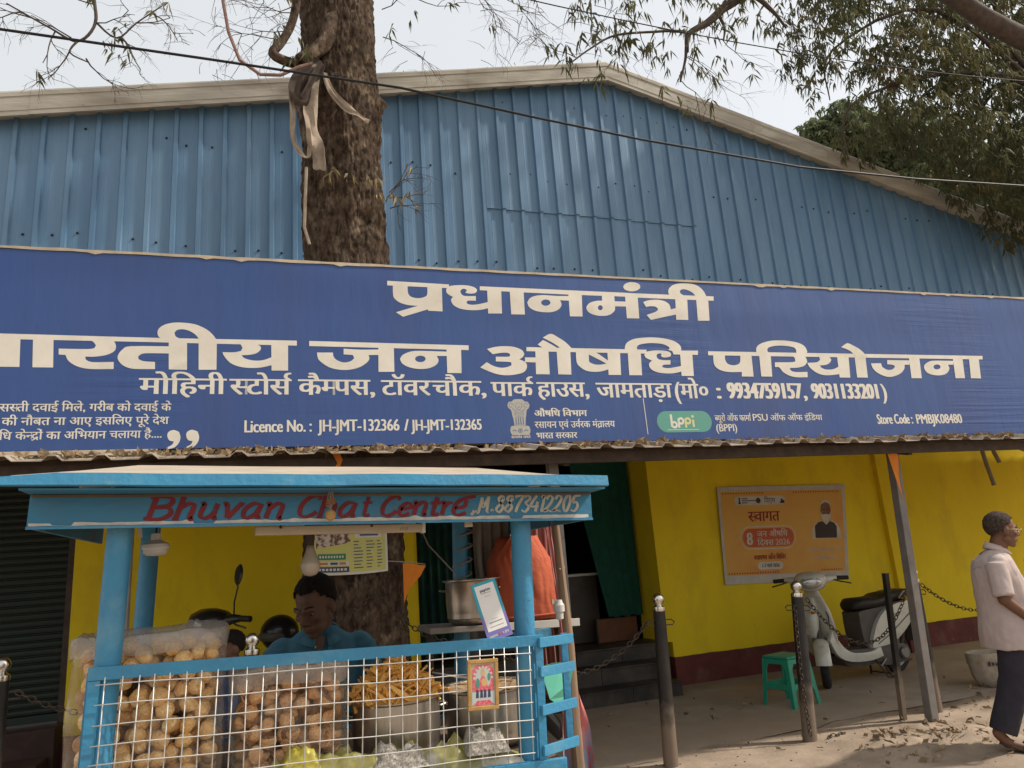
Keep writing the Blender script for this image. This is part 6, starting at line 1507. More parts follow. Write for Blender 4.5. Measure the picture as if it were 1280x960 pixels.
def plastic_bag(lab, x0, x1, y0, y1, z0, z1, seed, skirt=0.03, lip=True):
    t = thing("plastic_bag", lab, "plastic bag", ((x0 + x1) / 2, (y0 + y1) / 2, z0))
    mb = MB(); N, K = 96, 46; cx, cy = (x1 - x0) / 2, (y1 - y0) / 2; vs = []
    H = z1 - z0
    for j in range(K + 1):
        v = j / K; z = H * v
        for k in range(N):
            a = 2 * pi * k / N; ca, sa = cos(a), sin(a)
            e = 0.42
            px_ = math.copysign(abs(ca) ** e, ca) * cx; py_ = math.copysign(abs(sa) ** e, sa) * cy
            bul = 1 + 0.02 * sin(v * pi)
            wr = 0.010 * noise.noise(Vector((px_ * 14 + seed, py_ * 14, z * 10))) + 0.004 * abs(noise.noise(Vector((px_ * 45, py_ * 45 + seed, z * 45))))
            if v > 0.88: wr += 0.02 * (v - 0.88) / 0.12 * noise.noise(Vector((px_ * 22, seed, z * 12)))
            zz = z + (0.018 * noise.noise(Vector((px_ * 9, py_ * 9, seed))) if v > 0.9 else 0)
            d = Vector((px_, py_, 0)).normalized() * wr
            vs.append((px_ * bul + d.x, py_ * bul + d.y, zz))
    mb.add(vs, [(j * N + k, j * N + (k + 1) % N, (j + 1) * N + (k + 1) % N, (j + 1) * N + k) for j in range(K) for k in range(N)])
    mb.build("film", mf, t, smooth=True, ang=None, fix=False)
    if lip:                                    # folded hazy rim of the open mouth
        m_lip = mat("hazy plastic fold", (0.50, 0.45, 0.40), (0.40, 0.35, 0.31), scale=16, rough=0.3, alpha=0.42, spec=0.9)
        mb = MB(); vs = []
        for r_i, (oz, oo) in enumerate(((-0.055, 0.006), (-0.02, 0.010), (0.0, 0.006), (0.006, 0.0), (-0.03, -0.004))):
            for k in range(N):
                a = 2 * pi * k / N; ca, sa = cos(a), sin(a); e = 0.42
                px_ = math.copysign(abs(ca) ** e, ca) * (cx + oo); py_ = math.copysign(abs(sa) ** e, sa) * (cy + oo)
                q = noise.noise(Vector((px_ * 20, seed + oz * 20, py_ * 20)))
                vs.append((px_ + 0.006 * q, py_ + 0.008 * q, H + oz + 0.012 * noise.noise(Vector((px_ * 9, py_ * 9, seed))) - 0.012 * abs(q)))
        mb.add(vs, [(j * N + k, j * N + (k + 1) % N, (j + 1) * N + (k + 1) % N, (j + 1) * N + k) for j in range(4) for k in range(N)])
        mb.build("rolled_rim", m_lip, t, smooth=True, ang=None, fix=False)
    return t
plastic_bag("tall clear plastic bag full of golden puris behind the cart's left post", -0.548, -0.122, 2.552, 2.88, 0.935, 1.412, 1.0)
plastic_bag("lower clear plastic bag of broken reddish puris in front of the vendor", -0.10, 0.262, 2.575, 2.84, 0.93, 1.272, 6.0)

# yellow printed plastic sheet along the front of the deck
m_yplast = mat("yellow green printed plastic", (0.40, 0.34, 0.08), (0.22, 0.21, 0.07), scale=9, rough=0.3, spec=0.6, c3=(0.55, 0.50, 0.42), s3=7, t3=(0.5, 0.6), bump=0.3, bscale=14)
def crumple(lab, name, x0, x1, y0, y1, z0, amp, m, seed, nx=60, ny=18, cat="plastic sheet"):
    mb = MB()
    def f(u, v, s):
        x = x0 + (x1 - x0) * u; y = y0 + (y1 - y0) * v
        e = min(1, 5 * min(u, 1 - u), 4 * min(v, 1 - v) + 0.0)
        z = z0 + s + e * amp * (0.55 + 0.9 * abs(noise.noise(Vector((x * 14 + seed, y * 14, 0)))) + 0.35 * noise.noise(Vector((x * 40, y * 40, seed))))
        return (x, y, z - 0.037 * (x - 0.2))
    mb.grid(nx, ny, lambda u, v: f(u, v, 0)); mb.grid(nx, ny, lambda u, v: f(u, v, 0.002))
    return tag(mb.build(name, m, None, smooth=True, ang=None, fix=False), lab, cat)
crumple("crumpled yellow green plastic sheet along the front of the cart deck", "plastic_sheet", -0.10, 0.84, 2.475, 2.60, 0.925, 0.085, m_yplast, 3.0)
m_news = mat("newspaper print", (0.44, 0.40, 0.34), (0.20, 0.18, 0.16), scale=190, rough=0.8, mixr=(0.46, 0.6))
crumple("crumpled newspaper piece lying by the bottom of the framed picture", "newspaper", 0.62, 0.77, 2.462, 2.56, 0.965, 0.085, m_news, 8.0, 20, 10, "newspaper")
crumple("newspaper scrap lying in front of the chip pot", "newspaper", 0.32, 0.50, 2.462, 2.56, 0.952, 0.07, m_news, 12.0, 20, 10, "newspaper")
crumple("bright yellow plastic scrap at the foot of the lower puri bag", "plastic_scrap", 0.05, 0.17, 2.468, 2.54, 0.975, 0.075, mat("bright yellow plastic", (0.52, 0.44, 0.06), (0.38, 0.32, 0.05), scale=10, rough=0.3), 4.5, 16, 8, "plastic scrap")

# framed devotional picture
t = thing("framed_picture", "small gilt framed devotional picture hung on the cart's wire mesh", "picture", (0.677, 2.432, 1.164), (0, radians(2.5), 0))
m_gilt = mat("gilt wood frame", (0.50, 0.30, 0.10), (0.36, 0.20, 0.06), scale=18, rough=0.45)
W_, H_ = 0.052, 0.077
for (a, b) in (((-W_, -0.0, H_ - 0.006), (W_, 0, H_ - 0.006)), ((-W_, 0, -H_ + 0.006), (W_, 0, -H_ + 0.006))): MB().bar(a, b, 0.010, 0.012).build("frame_bar", m_gilt, t, bevel=0.002)
for x in (-W_ + 0.006, W_ - 0.006): MB().bar((x, 0, -H_ + 0.012), (x, 0, H_ - 0.012), 0.010, 0.012, up=(1, 0, 0)).build("frame_bar", m_gilt, t, bevel=0.002)
MB().box(-W_ + 0.011, W_ - 0.011, -0.001, 0.003, -H_ + 0.011, H_ - 0.011).build("backing", mat("cream print paper", (0.50, 0.42, 0.30), (0.40, 0.34, 0.22), scale=40, rough=0.5), t)
FD = lambda k: (lambda u, v: Vector((u, -0.0014 - 0.0002 * k, v)))
def dprint(pts, m, k): MB().flat(pts, FD(k)).build("print", m, t, fix=False)
m_pink = mat("pink red print", (0.58, 0.06, 0.10), (0.66, 0.22, 0.24), scale=120, rough=0.5)
m_tealp = mat("teal print", (0.08, 0.28, 0.22), rough=0.5)
m_skyp = mat("pale blue print", (0.42, 0.50, 0.52), (0.5, 0.5, 0.45), scale=70, rough=0.5)
m_navyp = mat("navy print", (0.05, 0.06, 0.14), rough=0.5)
m_goldp = mat("gold print", (0.60, 0.36, 0.10), (0.55, 0.40, 0.2), scale=80, rough=0.5)
def oval(cx, cy, rx, ry, n=18): return [(cx + rx * cos(2 * pi * k / n), cy + ry * sin(2 * pi * k / n)) for k in range(n)]
dprint([(-0.036, -0.02), (0.036, -0.02), (0.036, 0.045), (0.022, 0.060), (-0.022, 0.060), (-0.036, 0.045)], m_pink, 1)
dprint(oval(0, 0.018, 0.026, 0.034), m_skyp, 2)
for k in range(9):
    a = pi * k / 8; dprint(oval(0.030 * cos(a), 0.02 + 0.034 * sin(a), 0.004, 0.004, 8), m_white, 3)
dprint([(-0.013, 0.012), (0.0, 0.032), (0.013, 0.012), (0.017, -0.02), (-0.017, -0.02)], m_pink, 3); dprint(oval(0, 0.034, 0.007, 0.009), m_goldp, 4); dprint([(-0.007, 0.042), (0, 0.054), (0.007, 0.042)], m_goldp, 4)
dprint(oval(0.004, 0.006, 0.010, 0.012), m_goldp, 4); dprint(oval(-0.018, 0.004, 0.006, 0.016), m_tealp, 4); dprint(oval(0.02, 0.022, 0.005, 0.012), m_tealp, 4)
dprint([(-0.038, -0.062), (0.038, -0.062), (0.038, -0.022), (-0.038, -0.022)], m_skyp, 2)
for x in (-0.020, -0.006, 0.006, 0.020): dprint([(x - 0.005, -0.04), (x + 0.005, -0.04), (x + 0.004, -0.018), (x - 0.003, -0.014)], m_navyp, 4)
dprint([(-0.036, -0.062), (0.036, -0.062), (0.02, -0.048), (-0.02, -0.048)], m_pink, 3)

# payment card standing on the rail, its code area left blank
t = thing("payment_card", "teal and violet payment card leaning on the cart's top rail beside the right post", "payment card", (0.755, 2.452, 1.296), (radians(-10), radians(-13), 0))
MB().box(-0.045, 0.045, 0, 0.003, 0, 0.196).build("board", mat("violet card print", (0.17, 0.15, 0.40), (0.19, 0.16, 0.42), scale=9, rough=0.35), t, bevel=0.001)
FQ = lambda k: (lambda u, v: Vector((u, -0.0006 - 0.0003 * k, v)))
MB().flat([(-0.0448, 0.085), (0.0448, 0.085), (0.0448, 0.1955), (-0.0448, 0.1955)], FQ(0)).build("teal_print", mat("teal card print", (0.03, 0.34, 0.45), rough=0.35), t, fix=False)
MB().flat([(-0.035, 0.032), (0.035, 0.032), (0.035, 0.186), (-0.035, 0.186)], FQ(1)).build("white_field", mat("white card print", (0.72, 0.70, 0.68), (0.68, 0.66, 0.63), scale=12, rough=0.4), t, fix=False)
mb = MB(); FQk = lambda u, v, k: Vector((u, -0.0015 - 0.0002 * k, v))
print_text(mb, "paytm", -0.020, 0.018, 0.163, 0.173, FQk, bold=0.0005, latin=True); mb.build("print", m_navyp, t, fix=False)
mb = MB()
stroke(mb, [(-0.018, 0.157), (0.016, 0.157)], 0.0018, FQk); stroke(mb, [(-0.010, 0.146), (0.012, 0.146)], 0.0012, FQk); stroke(mb, [(-0.022, 0.058), (0.026, 0.059)], 0.0036, FQk); stroke(mb, [(-0.024, 0.044), (0.026, 0.045)], 0.0022, FQk); stroke(mb, [(-0.012, 0.069), (0.014, 0.069)], 0.0010, FQk)
mb.build("fine_print", mat("grey print", (0.30, 0.29, 0.29), rough=0.5), t, fix=False)['kind'] = 'stuff'
mb = MB(); print_text(mb, "paytm", -0.036, -0.006, 0.012, 0.021, FQk, bold=0.0006, latin=True); print_text(mb, "UPI", 0.012, 0.034, 0.012, 0.021, FQk, bold=0.0006, latin=True); mb.build("print", m_white, t, fix=False)
MB().flat([(0.003, 0.012), (0.008, 0.018), (0.007, 0.021), (0.003, 0.019), (-0.001, 0.021), (-0.002, 0.018)], FQ(3)).build("heart_print", m_pred2, t, fix=False)

# rear shelf, orange bag, cloths, pole
t = thing("rear_shelf", "narrow grey shelf across the back of the cart under pot and bag", "shelf", (0.98, 3.24, 1.275), (0, 0.037, 0))
MB().box(-0.33, 0.34, -0.14, 0.12, -0.012, 0.012).build("board", mat("grey shelf metal", (0.22, 0.19, 0.16), (0.16, 0.14, 0.12), scale=8, rough=0.6), t, bevel=0.003)
MB().box(-0.05, 0.34, -0.146, -0.141, -0.016, 0.016).build("front_lip", m_white, t, bevel=0.002)
for x in (-0.3, 0.3): MB().bar((x, 0.0, -0.30), (x, 0.0, -0.012), 0.025, 0.025, up=(0, 1, 0)).build("bracket", m_rust, t)
m_obag = mat("orange red bag cloth", (0.40, 0.085, 0.036), (0.33, 0.068, 0.030), scale=6, rough=0.8, bump=0.25, bscale=60, c3=(0.30, 0.05, 0.02), s3=3, t3=(0.55, 0.8))
me = blob([('sec', [(0, 0, 0.0, 0.150, 0.10), (0, 0, 0.02, 0.166, 0.11), (0, 0, 0.12, 0.170, 0.115), (0.0, 0, 0.22, 0.160, 0.11), (-0.005, 0, 0.265, 0.150, 0.105), (-0.01, 0, 0.325, 0.118, 0.085), (-0.012, 0, 0.352, 0.105, 0.07), (-0.012, 0, 0.368, 0.10, 0.05)])], 0.006, 2, wrinkle=0.016, wscale=14, wstretch=(1, 1, .35), seed=2)
t = thing("delivery_bag", "bulging orange red cloth bag standing on the rear shelf behind the right post", "bag", (1.115, 3.24, 1.283))
me.materials.clear(); me.materials.append(m_obag); put("body", me, t)
strip("strap", [(-0.09, -0.06, 0.30), (-0.07, -0.085, 0.335), (-0.045, -0.075, 0.365), (-0.01, -0.06, 0.362), (0.01, -0.06, 0.345)], 0.035, None, None, m_obag, t)
MB().tube([(-0.165 * cos(a * pi / 12 + .2), -0.113 * sin(a * pi / 12 + .2), 0.022) for a in range(12)], 0.006, 6).build("piping", m_obag, t, smooth=True)
m_gcl = mat("grey green cloth", (0.36, 0.32, 0.265), (0.26, 0.23, 0.19), scale=8, rough=0.95, bump=0.3)
curtain("grey cloth hanging from the cart roof left of the orange bag", 0.93, 1.12, 3.36, 1.46, 1.80, m_gcl, amp=0.02, folds=4, taper=-0.0)
m_str = mat("striped red brown cloth", (0.20, 0.045, 0.04), (0.28, 0.14, 0.11), scale=1.0, rough=0.95)
nt = m_str.node_tree; wv_ = nt.nodes.new('ShaderNodeTexWave'); wv_.inputs['Scale'].default_value = 22; wv_.bands_direction = 'X'
tc = nt.nodes.new('ShaderNodeTexCoord'); nt.links.new(tc.outputs['Object'], wv_.inputs[0])
nt.links.new(wv_.outputs[0], [n for n in nt.nodes if n.type == 'MIX_RGB'][0].inputs[0])
curtain("dark red striped cloth hanging behind the orange bag at the cart's right end", 1.10, 1.32, 3.30, 0.95, 1.80, m_str, amp=0.022, folds=5)
m_pinkc = mat("pink checked scarf", (0.42, 0.09, 0.10), (0.50, 0.22, 0.20), scale=14, rough=0.95, bump=0.2, c3=(0.22, 0.26, 0.36), s3=9, t3=(0.54, 0.62), stretch=(1, 1, .4))
strip("scarf", [(1.13, 2.90, 1.68), (1.15, 2.89, 1.45), (1.165, 2.88, 1.25), (1.15, 2.86, 1.05), (1.155, 2.85, 0.90), (1.15, 2.84, 0.70)], [0.03, 0.03, 0.05, 0.08, 0.115, 0.12], "pink checked scarf hanging beside the wooden pole, widening towards its hem", "scarf", m_pinkc, seed=1, tw=0.25, n=9)
t = thing("wooden_pole", "peeled wooden pole propping the right end of the cart roof", "pole", (1.11, 2.78, 0))
MB().tube([(0.03, 0, -0.02), (0.02, 0.0, 0.5), (0.015, 0, 0.9), (0.022, 0, 1.2), (0.015, 0, 1.45), (0.006, 0, 1.72), (0.004, 0, 1.80)], [0.026, 0.024, 0.022, 0.020, 0.018, 0.016, 0.015], 12, wob=0.2).build("shaft", mat("peeled wood", (0.26, 0.175, 0.115), (0.17, 0.11, 0.07), scale=8, rough=0.85, stretch=(1, 1, .15), bump=0.3), t, smooth=True)
MB().tube([(0.0, -0.018, 1.50), (0.03, 0.0, 1.505), (0.0, 0.018, 1.51)], 0.004, 6).build("tie", m_cloth, t)
t = thing("plug_socket", "white plug and socket dangling on a wire by the wooden pole", "socket", (1.055, 2.66, 1.39))
MB().lathe([(0.013, 0), (0.016, -0.012), (0.021, -0.018), (0.021, -0.042), (0.015, -0.046), (0.014, -0.068), (0.008, -0.072)], n=14).build("body", m_white, t, smooth=True)
MB().box(-0.028, -0.018, -0.004, 0.004, -0.012, 0.004).build("prong", m_steel, t)
MB().tube([(0, 0, 0), (-0.004, 0, 0.12), (-0.012, 0, 0.30), (-0.014, 0, 0.40)], 0.002, 5).build("wire", m_rust, t)
m_tealb = mat("mint plastic", (0.10, 0.42, 0.30), (0.08, 0.34, 0.25), scale=9, rough=0.4)
mb = MB(); P = [(-0.075, 0.02), (-0.02, 0.028), (0.04, 0.020), (0.082, 0.022), (0.055, -0.05), (0.03, -0.10), (0.00, -0.125), (-0.05, -0.09)]
mb.prism(P, 0.004)
for i, v in enumerate(mb.v): mb.v[i] = (v[0], v[1] + 0.03 * sin(v[0] * 30) + 0.01 * sin(v[2] * 40), v[2])
tag(mb.build("plastic_bag", m_tealb, None), "mint green plastic bag caught in the side mesh at the cart's right", "plastic bag").location = (1.03, 2.66, 1.142)
t = thing("black_umbrella", "folded black umbrella tucked inside the right side mesh", "umbrella", (1.02, 2.80, 0.93))
MB().tube([(-0.07, 0.03, 0.10), (-0.03, 0.01, 0.06), (0.03, 0, -0.01), (0.05, 0, -0.05)], [0.012, 0.032, 0.030, 0.012], 10, wob=0.4).build("canopy", m_cable, t, smooth=True)
MB().tube([(-0.10, 0.04, 0.13), (0.08, 0, -0.08)], 0.004, 6).build("shaft", m_steel, t)

# menu poster on the trunk
t = thing("menu_poster", "yellow printed menu poster with a price list pinned on the tree trunk", "poster", (0.60, 5.62, 1.68))
def FM(u, v, k=0):                                  # u 0..1 right, v 0..1 up, bent round the trunk
    x = -0.30 + 0.58 * u; z = -0.15 + 0.33 * v - 0.02 * (u - .5)
    return Vector((x, -0.045 + 0.55 * (x + 0.0) ** 2 - 0.006 * sin(v * 4) - 0.0006 * k, z + 0.012 * (u - .4) ** 2 * (1 - v) * 4))
m_yp = mat("yellow menu paper", (0.50, 0.46, 0.12), (0.45, 0.43, 0.16), scale=6, rough=0.6)
m_gp = mat("green print", (0.04, 0.20, 0.08), rough=0.6); m_bp = mat("brown photo print", (0.12, 0.055, 0.03), (0.50, 0.42, 0.36), scale=28, rough=0.6, mixr=(0.45, 0.55)); m_np = mat("navy print band", (0.04, 0.05, 0.16), rough=0.6); m_rp = mat("orange red print", (0.5, 0.16, 0.05), rough=0.6)
MB().grid(24, 8, lambda u, v: FM(u, v)).build("paper", m_white, t, smooth=True, ang=None, fix=False)
MB().grid(24, 8, lambda u, v: FM(0.02 + .95 * u, 0.05 + .93 * v, 1)).build("print_field", m_yp, t, smooth=True, ang=None, fix=False)
def mp(u0, u1, v0, v1, m, k, name="print"): return MB().grid(10, 2, lambda u, v: FM(u0 + (u1 - u0) * u, v0 + (v1 - v0) * v, k)).build(name, m, t, fix=False, smooth=True, ang=None)
mp(0.05, 0.50, 0.06, 0.18, m_np, 2); mp(0.12, 0.46, 0.33, 0.46, m_gp, 2)
MB().grid(10, 4, lambda u, v: FM(0.10 + .42 * u, 0.58 + 0.12 * u + (.40 - 0.12 * u) * v, 2)).build("photo_print", m_bp, t, fix=False, smooth=True, ang=None)
mb = MB()
for c0, cw in ((0.56, 0.14), (0.72, 0.12), (0.86, 0.08)):
    for i in range(9):
        w_ = cw * rc.uniform(0.4, 0.95); mb.grid(2, 1, lambda u, v: FM(c0 + w_ * u, 0.13 + 0.072 * i + 0.022 * v, 2))
mb.build("price_row", m_navyp, t, fix=False)['kind'] = 'stuff'
mp(0.58, 0.92, 0.80, 0.92, m_white, 2); mp(0.64, 0.88, 0.84, 0.88, m_navyp, 3)
mp(0.10, 0.50, 0.21, 0.29, m_white, 2)
mp(0.14, 0.24, 0.225, 0.275, m_rp, 3); mp(0.27, 0.36, 0.225, 0.275, m_navyp, 3); mp(0.38, 0.46, 0.225, 0.275, m_rp, 3)
mb = MB()
for i in range(9): mb.grid(1, 1, lambda u, v: FM(0.08 + 0.045 * i + 0.03 * u, 0.095 + 0.05 * v, 3)); mb.grid(1, 1, lambda u, v: FM(0.14 + 0.034 * i + 0.02 * u, 0.37 + 0.05 * v, 3))
mb.build("print_word", m_white, t, fix=False)['kind'] = 'stuff'

# ------------------------------------------------------------------ scooters
m_sw = mat("off white scooter paint", (0.58, 0.57, 0.50), (0.52, 0.50, 0.43), scale=3, rough=0.25, spec=0.6, coat=0.4, c3=(0.34, 0.28, 0.20), s3=4.5, t3=(0.50, 0.80), chip=((0.10, 0.08, 0.06), 40, 0.70))
m_sblk = mat("black scooter paint", (0.015, 0.015, 0.016), (0.02, 0.02, 0.02), scale=4, rough=0.3, coat=0.3)
m_sgrey = mat("dark grey moulded plastic", (0.075, 0.068, 0.060), (0.10, 0.088, 0.076), scale=10, rough=0.6, bump=0.1)
m_seat = mat("black scooter seat vinyl", (0.016, 0.014, 0.013), (0.024, 0.021, 0.019), scale=14, rough=0.5, bump=0.2, bscale=120)
m_tyre = mat("tyre rubber", (0.022, 0.020, 0.019), (0.035, 0.03, 0.026), scale=20, rough=0.85, bump=0.3)
m_alu = mat("dull aluminium casting", (0.30, 0.28, 0.26), (0.20, 0.18, 0.165), scale=14, rough=0.45, metal=0.7)
m_lens = mat("headlight lens", (0.55, 0.55, 0.52), (0.42, 0.42, 0.40), scale=18, rough=0.08, metal=0.55)
m_mirror = mat("mirror glass", (0.5, 0.5, 0.5), rough=0.05, metal=1.0)
m_redl = mat("red tail lens", (0.30, 0.01, 0.01), rough=0.2)

def loft(mb, secs, n=20, e=0.75):
    """sections (x, z, tilt degrees, half width y, half thickness); ring plane holds the y axis and a direction turned by tilt from +x"""
    vs = []
    for (x, z, t, hw, ht) in secs:
        d = Vector((cos(radians(t)), 0, sin(radians(t))))
        for k in range(n):
            a = 2 * pi * k / n; ca, sa = cos(a), sin(a)
            vs.append(Vector((x, 0, z)) + d * (math.copysign(abs(ca) ** e, ca) * ht) + Vector((0, math.copysign(abs(sa) ** e, sa) * hw, 0)))
    m_ = len(secs)
    mb.add(vs, [(i * n + k, i * n + (k + 1) % n, (i + 1) * n + (k + 1) % n, (i + 1) * n + k) for i in range(m_ - 1) for k in range(n)] + [tuple(range(n))[::-1], tuple((m_ - 1) * n + k for k in range(n))])
    return mb
def side_prism(mb, pts, y0, y1): return mb.prism(smooth_loop(pts), y1 - y0, lambda u, v, d: Vector((u, y0 + d, v)))
def wheel(t, x, z, r, name="wheel", parent=None, M=Matrix.Identity(4)):
    w = thing(name, None, None); w.parent = parent
    w.location = (x, 0, z)
    vs = []; N, K = 36, 12; mb = MB()
    for i in range(N):
        a = 2 * pi * i / N
        for k in range(K):
            b = 2 * pi * k / K; rr = (r - 0.042) + 0.042 * cos(b)
            vs.append((rr * cos(a), 0.045 * sin(b), rr * sin(a)))
    mb.add(vs, [(i * K + k, i * K + (k + 1) % K, ((i + 1) % N) * K + (k + 1) % K, ((i + 1) % N) * K + k) for i in range(N) for k in range(K)])
    mb.build("tyre", m_tyre, w, smooth=True, ang=None)
    R = Matrix.Rotation(pi / 2, 4, 'X')
    MB().lathe([(0.03, -0.03), (0.055, -0.028), (0.065, -0.015), (0.10, -0.012), (r - 0.085, -0.03), (r - 0.07, -0.034), (r - 0.066, 0.034), (r - 0.085, 0.03), (0.10, 0.012), (0.065, 0.015), (0.055, 0.028), (0.03, 0.03)], n=28, M=R).build("rim", m_alu, w, smooth=True)
    return w
def build_scooter(label, loc, rotz, paint, steer=0.0, mirrors=True, name="scooter"):
    t = thing(name, label, "scooter", loc, (0, 0, rotz))
    B = lambda mb, nm, m, par=t, **k: mb.build(nm, m, par, **k)
    wheel(t, -0.62, 0.225, 0.225, parent=t)
    # engine and transmission case on the left side (y+ when facing +x)
    for s in (1,):
        mb = MB(); side_prism(mb, [(-0.16, 0.20), (-0.20, 0.31), (-0.35, 0.35), (-0.55, 0.33), (-0.68, 0.30), (-0.72, 0.22), (-0.66, 0.14), (-0.5, 0.13), (-0.3, 0.13)], 0.055 * s, 0.135 * s)
        B(mb, "engine_case", m_sgrey, smooth=True, bevel=0.012)
        B(MB().lathe([(0.001, 0), (0.05, 0.0), (0.062, 0.012), (0.062, 0.03)], (0, 0, 0), 22, Matrix.Translation((-0.60, 0.175, 0.225)) @ Matrix.Rotation(pi / 2, 4, 'X')), "hub_cover", m_alu, smooth=True)
    side_prism(mb := MB(), [(-0.25, 0.16), (-0.25, 0.22), (-0.80, 0.33), (-0.92, 0.33), (-0.92, 0.25), (-0.8, 0.22)], -0.17, -0.09); B(mb, "exhaust", m_sgrey, smooth=True, bevel=0.02)
    # floor board with white trim
    mb = MB(); side_prism(mb, [(0.36, 0.34), (0.30, 0.30), (-0.05, 0.275), (-0.16, 0.30), (-0.16, 0.33), (-0.05, 0.325), (0.30, 0.35)], -0.155, 0.155); B(mb, "floor_board", m_sgrey, smooth=True, bevel=0.012)
    mb = MB(); side_prism(mb, [(0.34, 0.27), (0.20, 0.17), (-0.10, 0.155), (-0.25, 0.19), (-0.25, 0.30), (0.30, 0.30)], -0.12, 0.12); B(mb, "belly_pan", m_sgrey, smooth=True, bevel=0.02)
    for s in (-1, 1):
        mb = MB(); side_prism(mb, [(0.52, 0.47), (0.46, 0.34), (0.36, 0.265), (0.20, 0.225), (-0.05, 0.215), (-0.22, 0.24), (-0.20, 0.33), (-0.05, 0.30), (0.20, 0.315), (0.32, 0.37), (0.40, 0.46), (0.47, 0.56)], s * 0.150, s * 0.195)
        B(mb, "side_trim", paint, smooth=True, bevel=0.008)
    # leg shield, seen from behind and side: thin bent plate
    B(loft(MB(), [(0.465, 1.01, 15, 0.065, 0.035), (0.47, 0.93, 15, 0.115, 0.035), (0.475, 0.80, 12, 0.20, 0.030), (0.465, 0.66, 8, 0.235, 0.030), (0.445, 0.54, 4, 0.225, 0.030), (0.415, 0.43, -4, 0.20, 0.032), (0.37, 0.34, -25, 0.18, 0.034)]), "leg_shield", paint, smooth=True, ang=60)
    B(loft(MB(), [(0.425, 0.90, 15, 0.05, 0.02), (0.425, 0.80, 12, 0.12, 0.022), (0.42, 0.66, 8, 0.155, 0.024), (0.40, 0.50, 0, 0.15, 0.024), (0.36, 0.37, -20, 0.14, 0.02)]), "inner_panel", m_sgrey, smooth=True, ang=60)
    B(loft(MB(), [(0.50, 0.90, 10, 0.05, 0.03), (0.53, 0.80, 10, 0.085, 0.05), (0.56, 0.68, 10, 0.10, 0.06), (0.56, 0.58, 0, 0.085, 0.055), (0.545, 0.50, -10, 0.05, 0.04)]), "nose_cover", paint, smooth=True, ang=60)
    for s in (-1, 1):
        B(MB().ball((0.575, s * 0.075, 0.755), (0.022, 0.035, 0.016), 14, 8), "indicator", mat("amber lens", (0.5, 0.2, 0.03), rough=0.2), smooth=True, ang=None)
    # grime line, badge, horn grille, seams
    for s in (-1, 1):
        B(MB().tube([(0.53, s * 0.03, 0.62), (0.60, s * 0.055, 0.64), (0.615, s * 0.03, 0.66)], 0.004, 6), "grille_bar", m_sgrey, smooth=True)
        B(MB().tube([(-0.20, s * 0.172, 0.36), (-0.40, s * 0.176, 0.44), (-0.62, s * 0.175, 0.55), (-0.84, s * 0.168, 0.66)], 0.004, 6), "panel_seam", m_sgrey, smooth=True)
        B(MB().box(-0.60, -0.46, s * 0.171 - 0.003, s * 0.171 + 0.003, 0.625, 0.650), "badge", m_alu, bevel=0.001)
        B(MB().box(0.02, 0.28, s * 0.10 - 0.018, s * 0.10 + 0.018, 0.348, 0.356), "foot_mat_rib", m_seat, bevel=0.002)
    B(MB().bar((0.655, -0.0, 0.60), (0.645, 0.0, 0.53), 0.17, 0.005, up=(1, 0, 0)), "front_plate", m_white, bevel=0.002)
    B(MB().tube([(-0.30, 0.15, 0.20), (-0.16, 0.19, 0.14), (-0.13, 0.20, 0.16)], 0.009, 8), "kick_lever", m_alu, smooth=True)
    # rear body
    mb = MB(); side_prism(mb, [(-0.10, 0.31), (-0.055, 0.45), (-0.05, 0.66), (-0.10, 0.71), (-0.5, 0.73), (-0.85, 0.75), (-0.88, 0.69), (-0.72, 0.50), (-0.5, 0.38), (-0.3, 0.33)], -0.115, 0.115); B(mb, "under_seat_body", m_sgrey, smooth=True, bevel=0.045, segs=4)
    for s in (-1, 1):
        mb = MB(); side_prism(mb, [(-0.12, 0.325), (-0.15, 0.42), (-0.24, 0.56), (-0.38, 0.68), (-0.58, 0.745), (-0.80, 0.765), (-0.93, 0.775), (-0.935, 0.73), (-0.86, 0.62), (-0.74, 0.51), (-0.60, 0.42), (-0.42, 0.345)], s * 0.105, s * 0.165)
        B(mb, "side_panel", paint, smooth=True, bevel=0.026, segs=3)
    B(loft(MB(), [(-0.86, 0.74, 90, 0.10, 0.035), (-0.93, 0.74, 90, 0.085, 0.034), (-0.965, 0.735, 90, 0.06, 0.024)]), "tail_light", m_redl, smooth=True)
    B(MB().bar((-0.90, 0, 0.62), (-0.98, 0, 0.30), 0.16, 0.012, up=(1, 0, 0)), "rear_mudguard", m_sgrey, bevel=0.004)
    B(MB().bar((-0.945, 0, 0.56), (-0.985, 0, 0.44), 0.20, 0.006, up=(1, 0, 0)), "number_plate", m_white, bevel=0.002)
    seat_ = [(-0.015, 0.735, 90, 0.075, 0.02), (-0.03, 0.765, 80, 0.105, 0.045), (-0.10, 0.782, 88, 0.145, 0.065), (-0.28, 0.782, 90, 0.16, 0.062), (-0.42, 0.79, 92, 0.15, 0.055), (-0.48, 0.812, 92, 0.145, 0.06), (-0.62, 0.825, 92, 0.14, 0.055), (-0.80, 0.835, 92, 0.135, 0.052), (-0.90, 0.83, 92, 0.09, 0.028)]
    B(loft(MB(), seat_, 24, 0.7), "seat", m_seat, smooth=True, ang=70)
    B(MB().tube([(-0.66, 0.155, 0.80), (-0.74, 0.158, 0.865), (-0.88, 0.14, 0.875), (-0.955, 0.07, 0.87), (-0.965, 0, 0.868), (-0.955, -0.07, 0.87), (-0.88, -0.14, 0.875), (-0.74, -0.158, 0.865), (-0.66, -0.155, 0.80)], 0.011, 10), "grab_rail", m_alu, smooth=True)
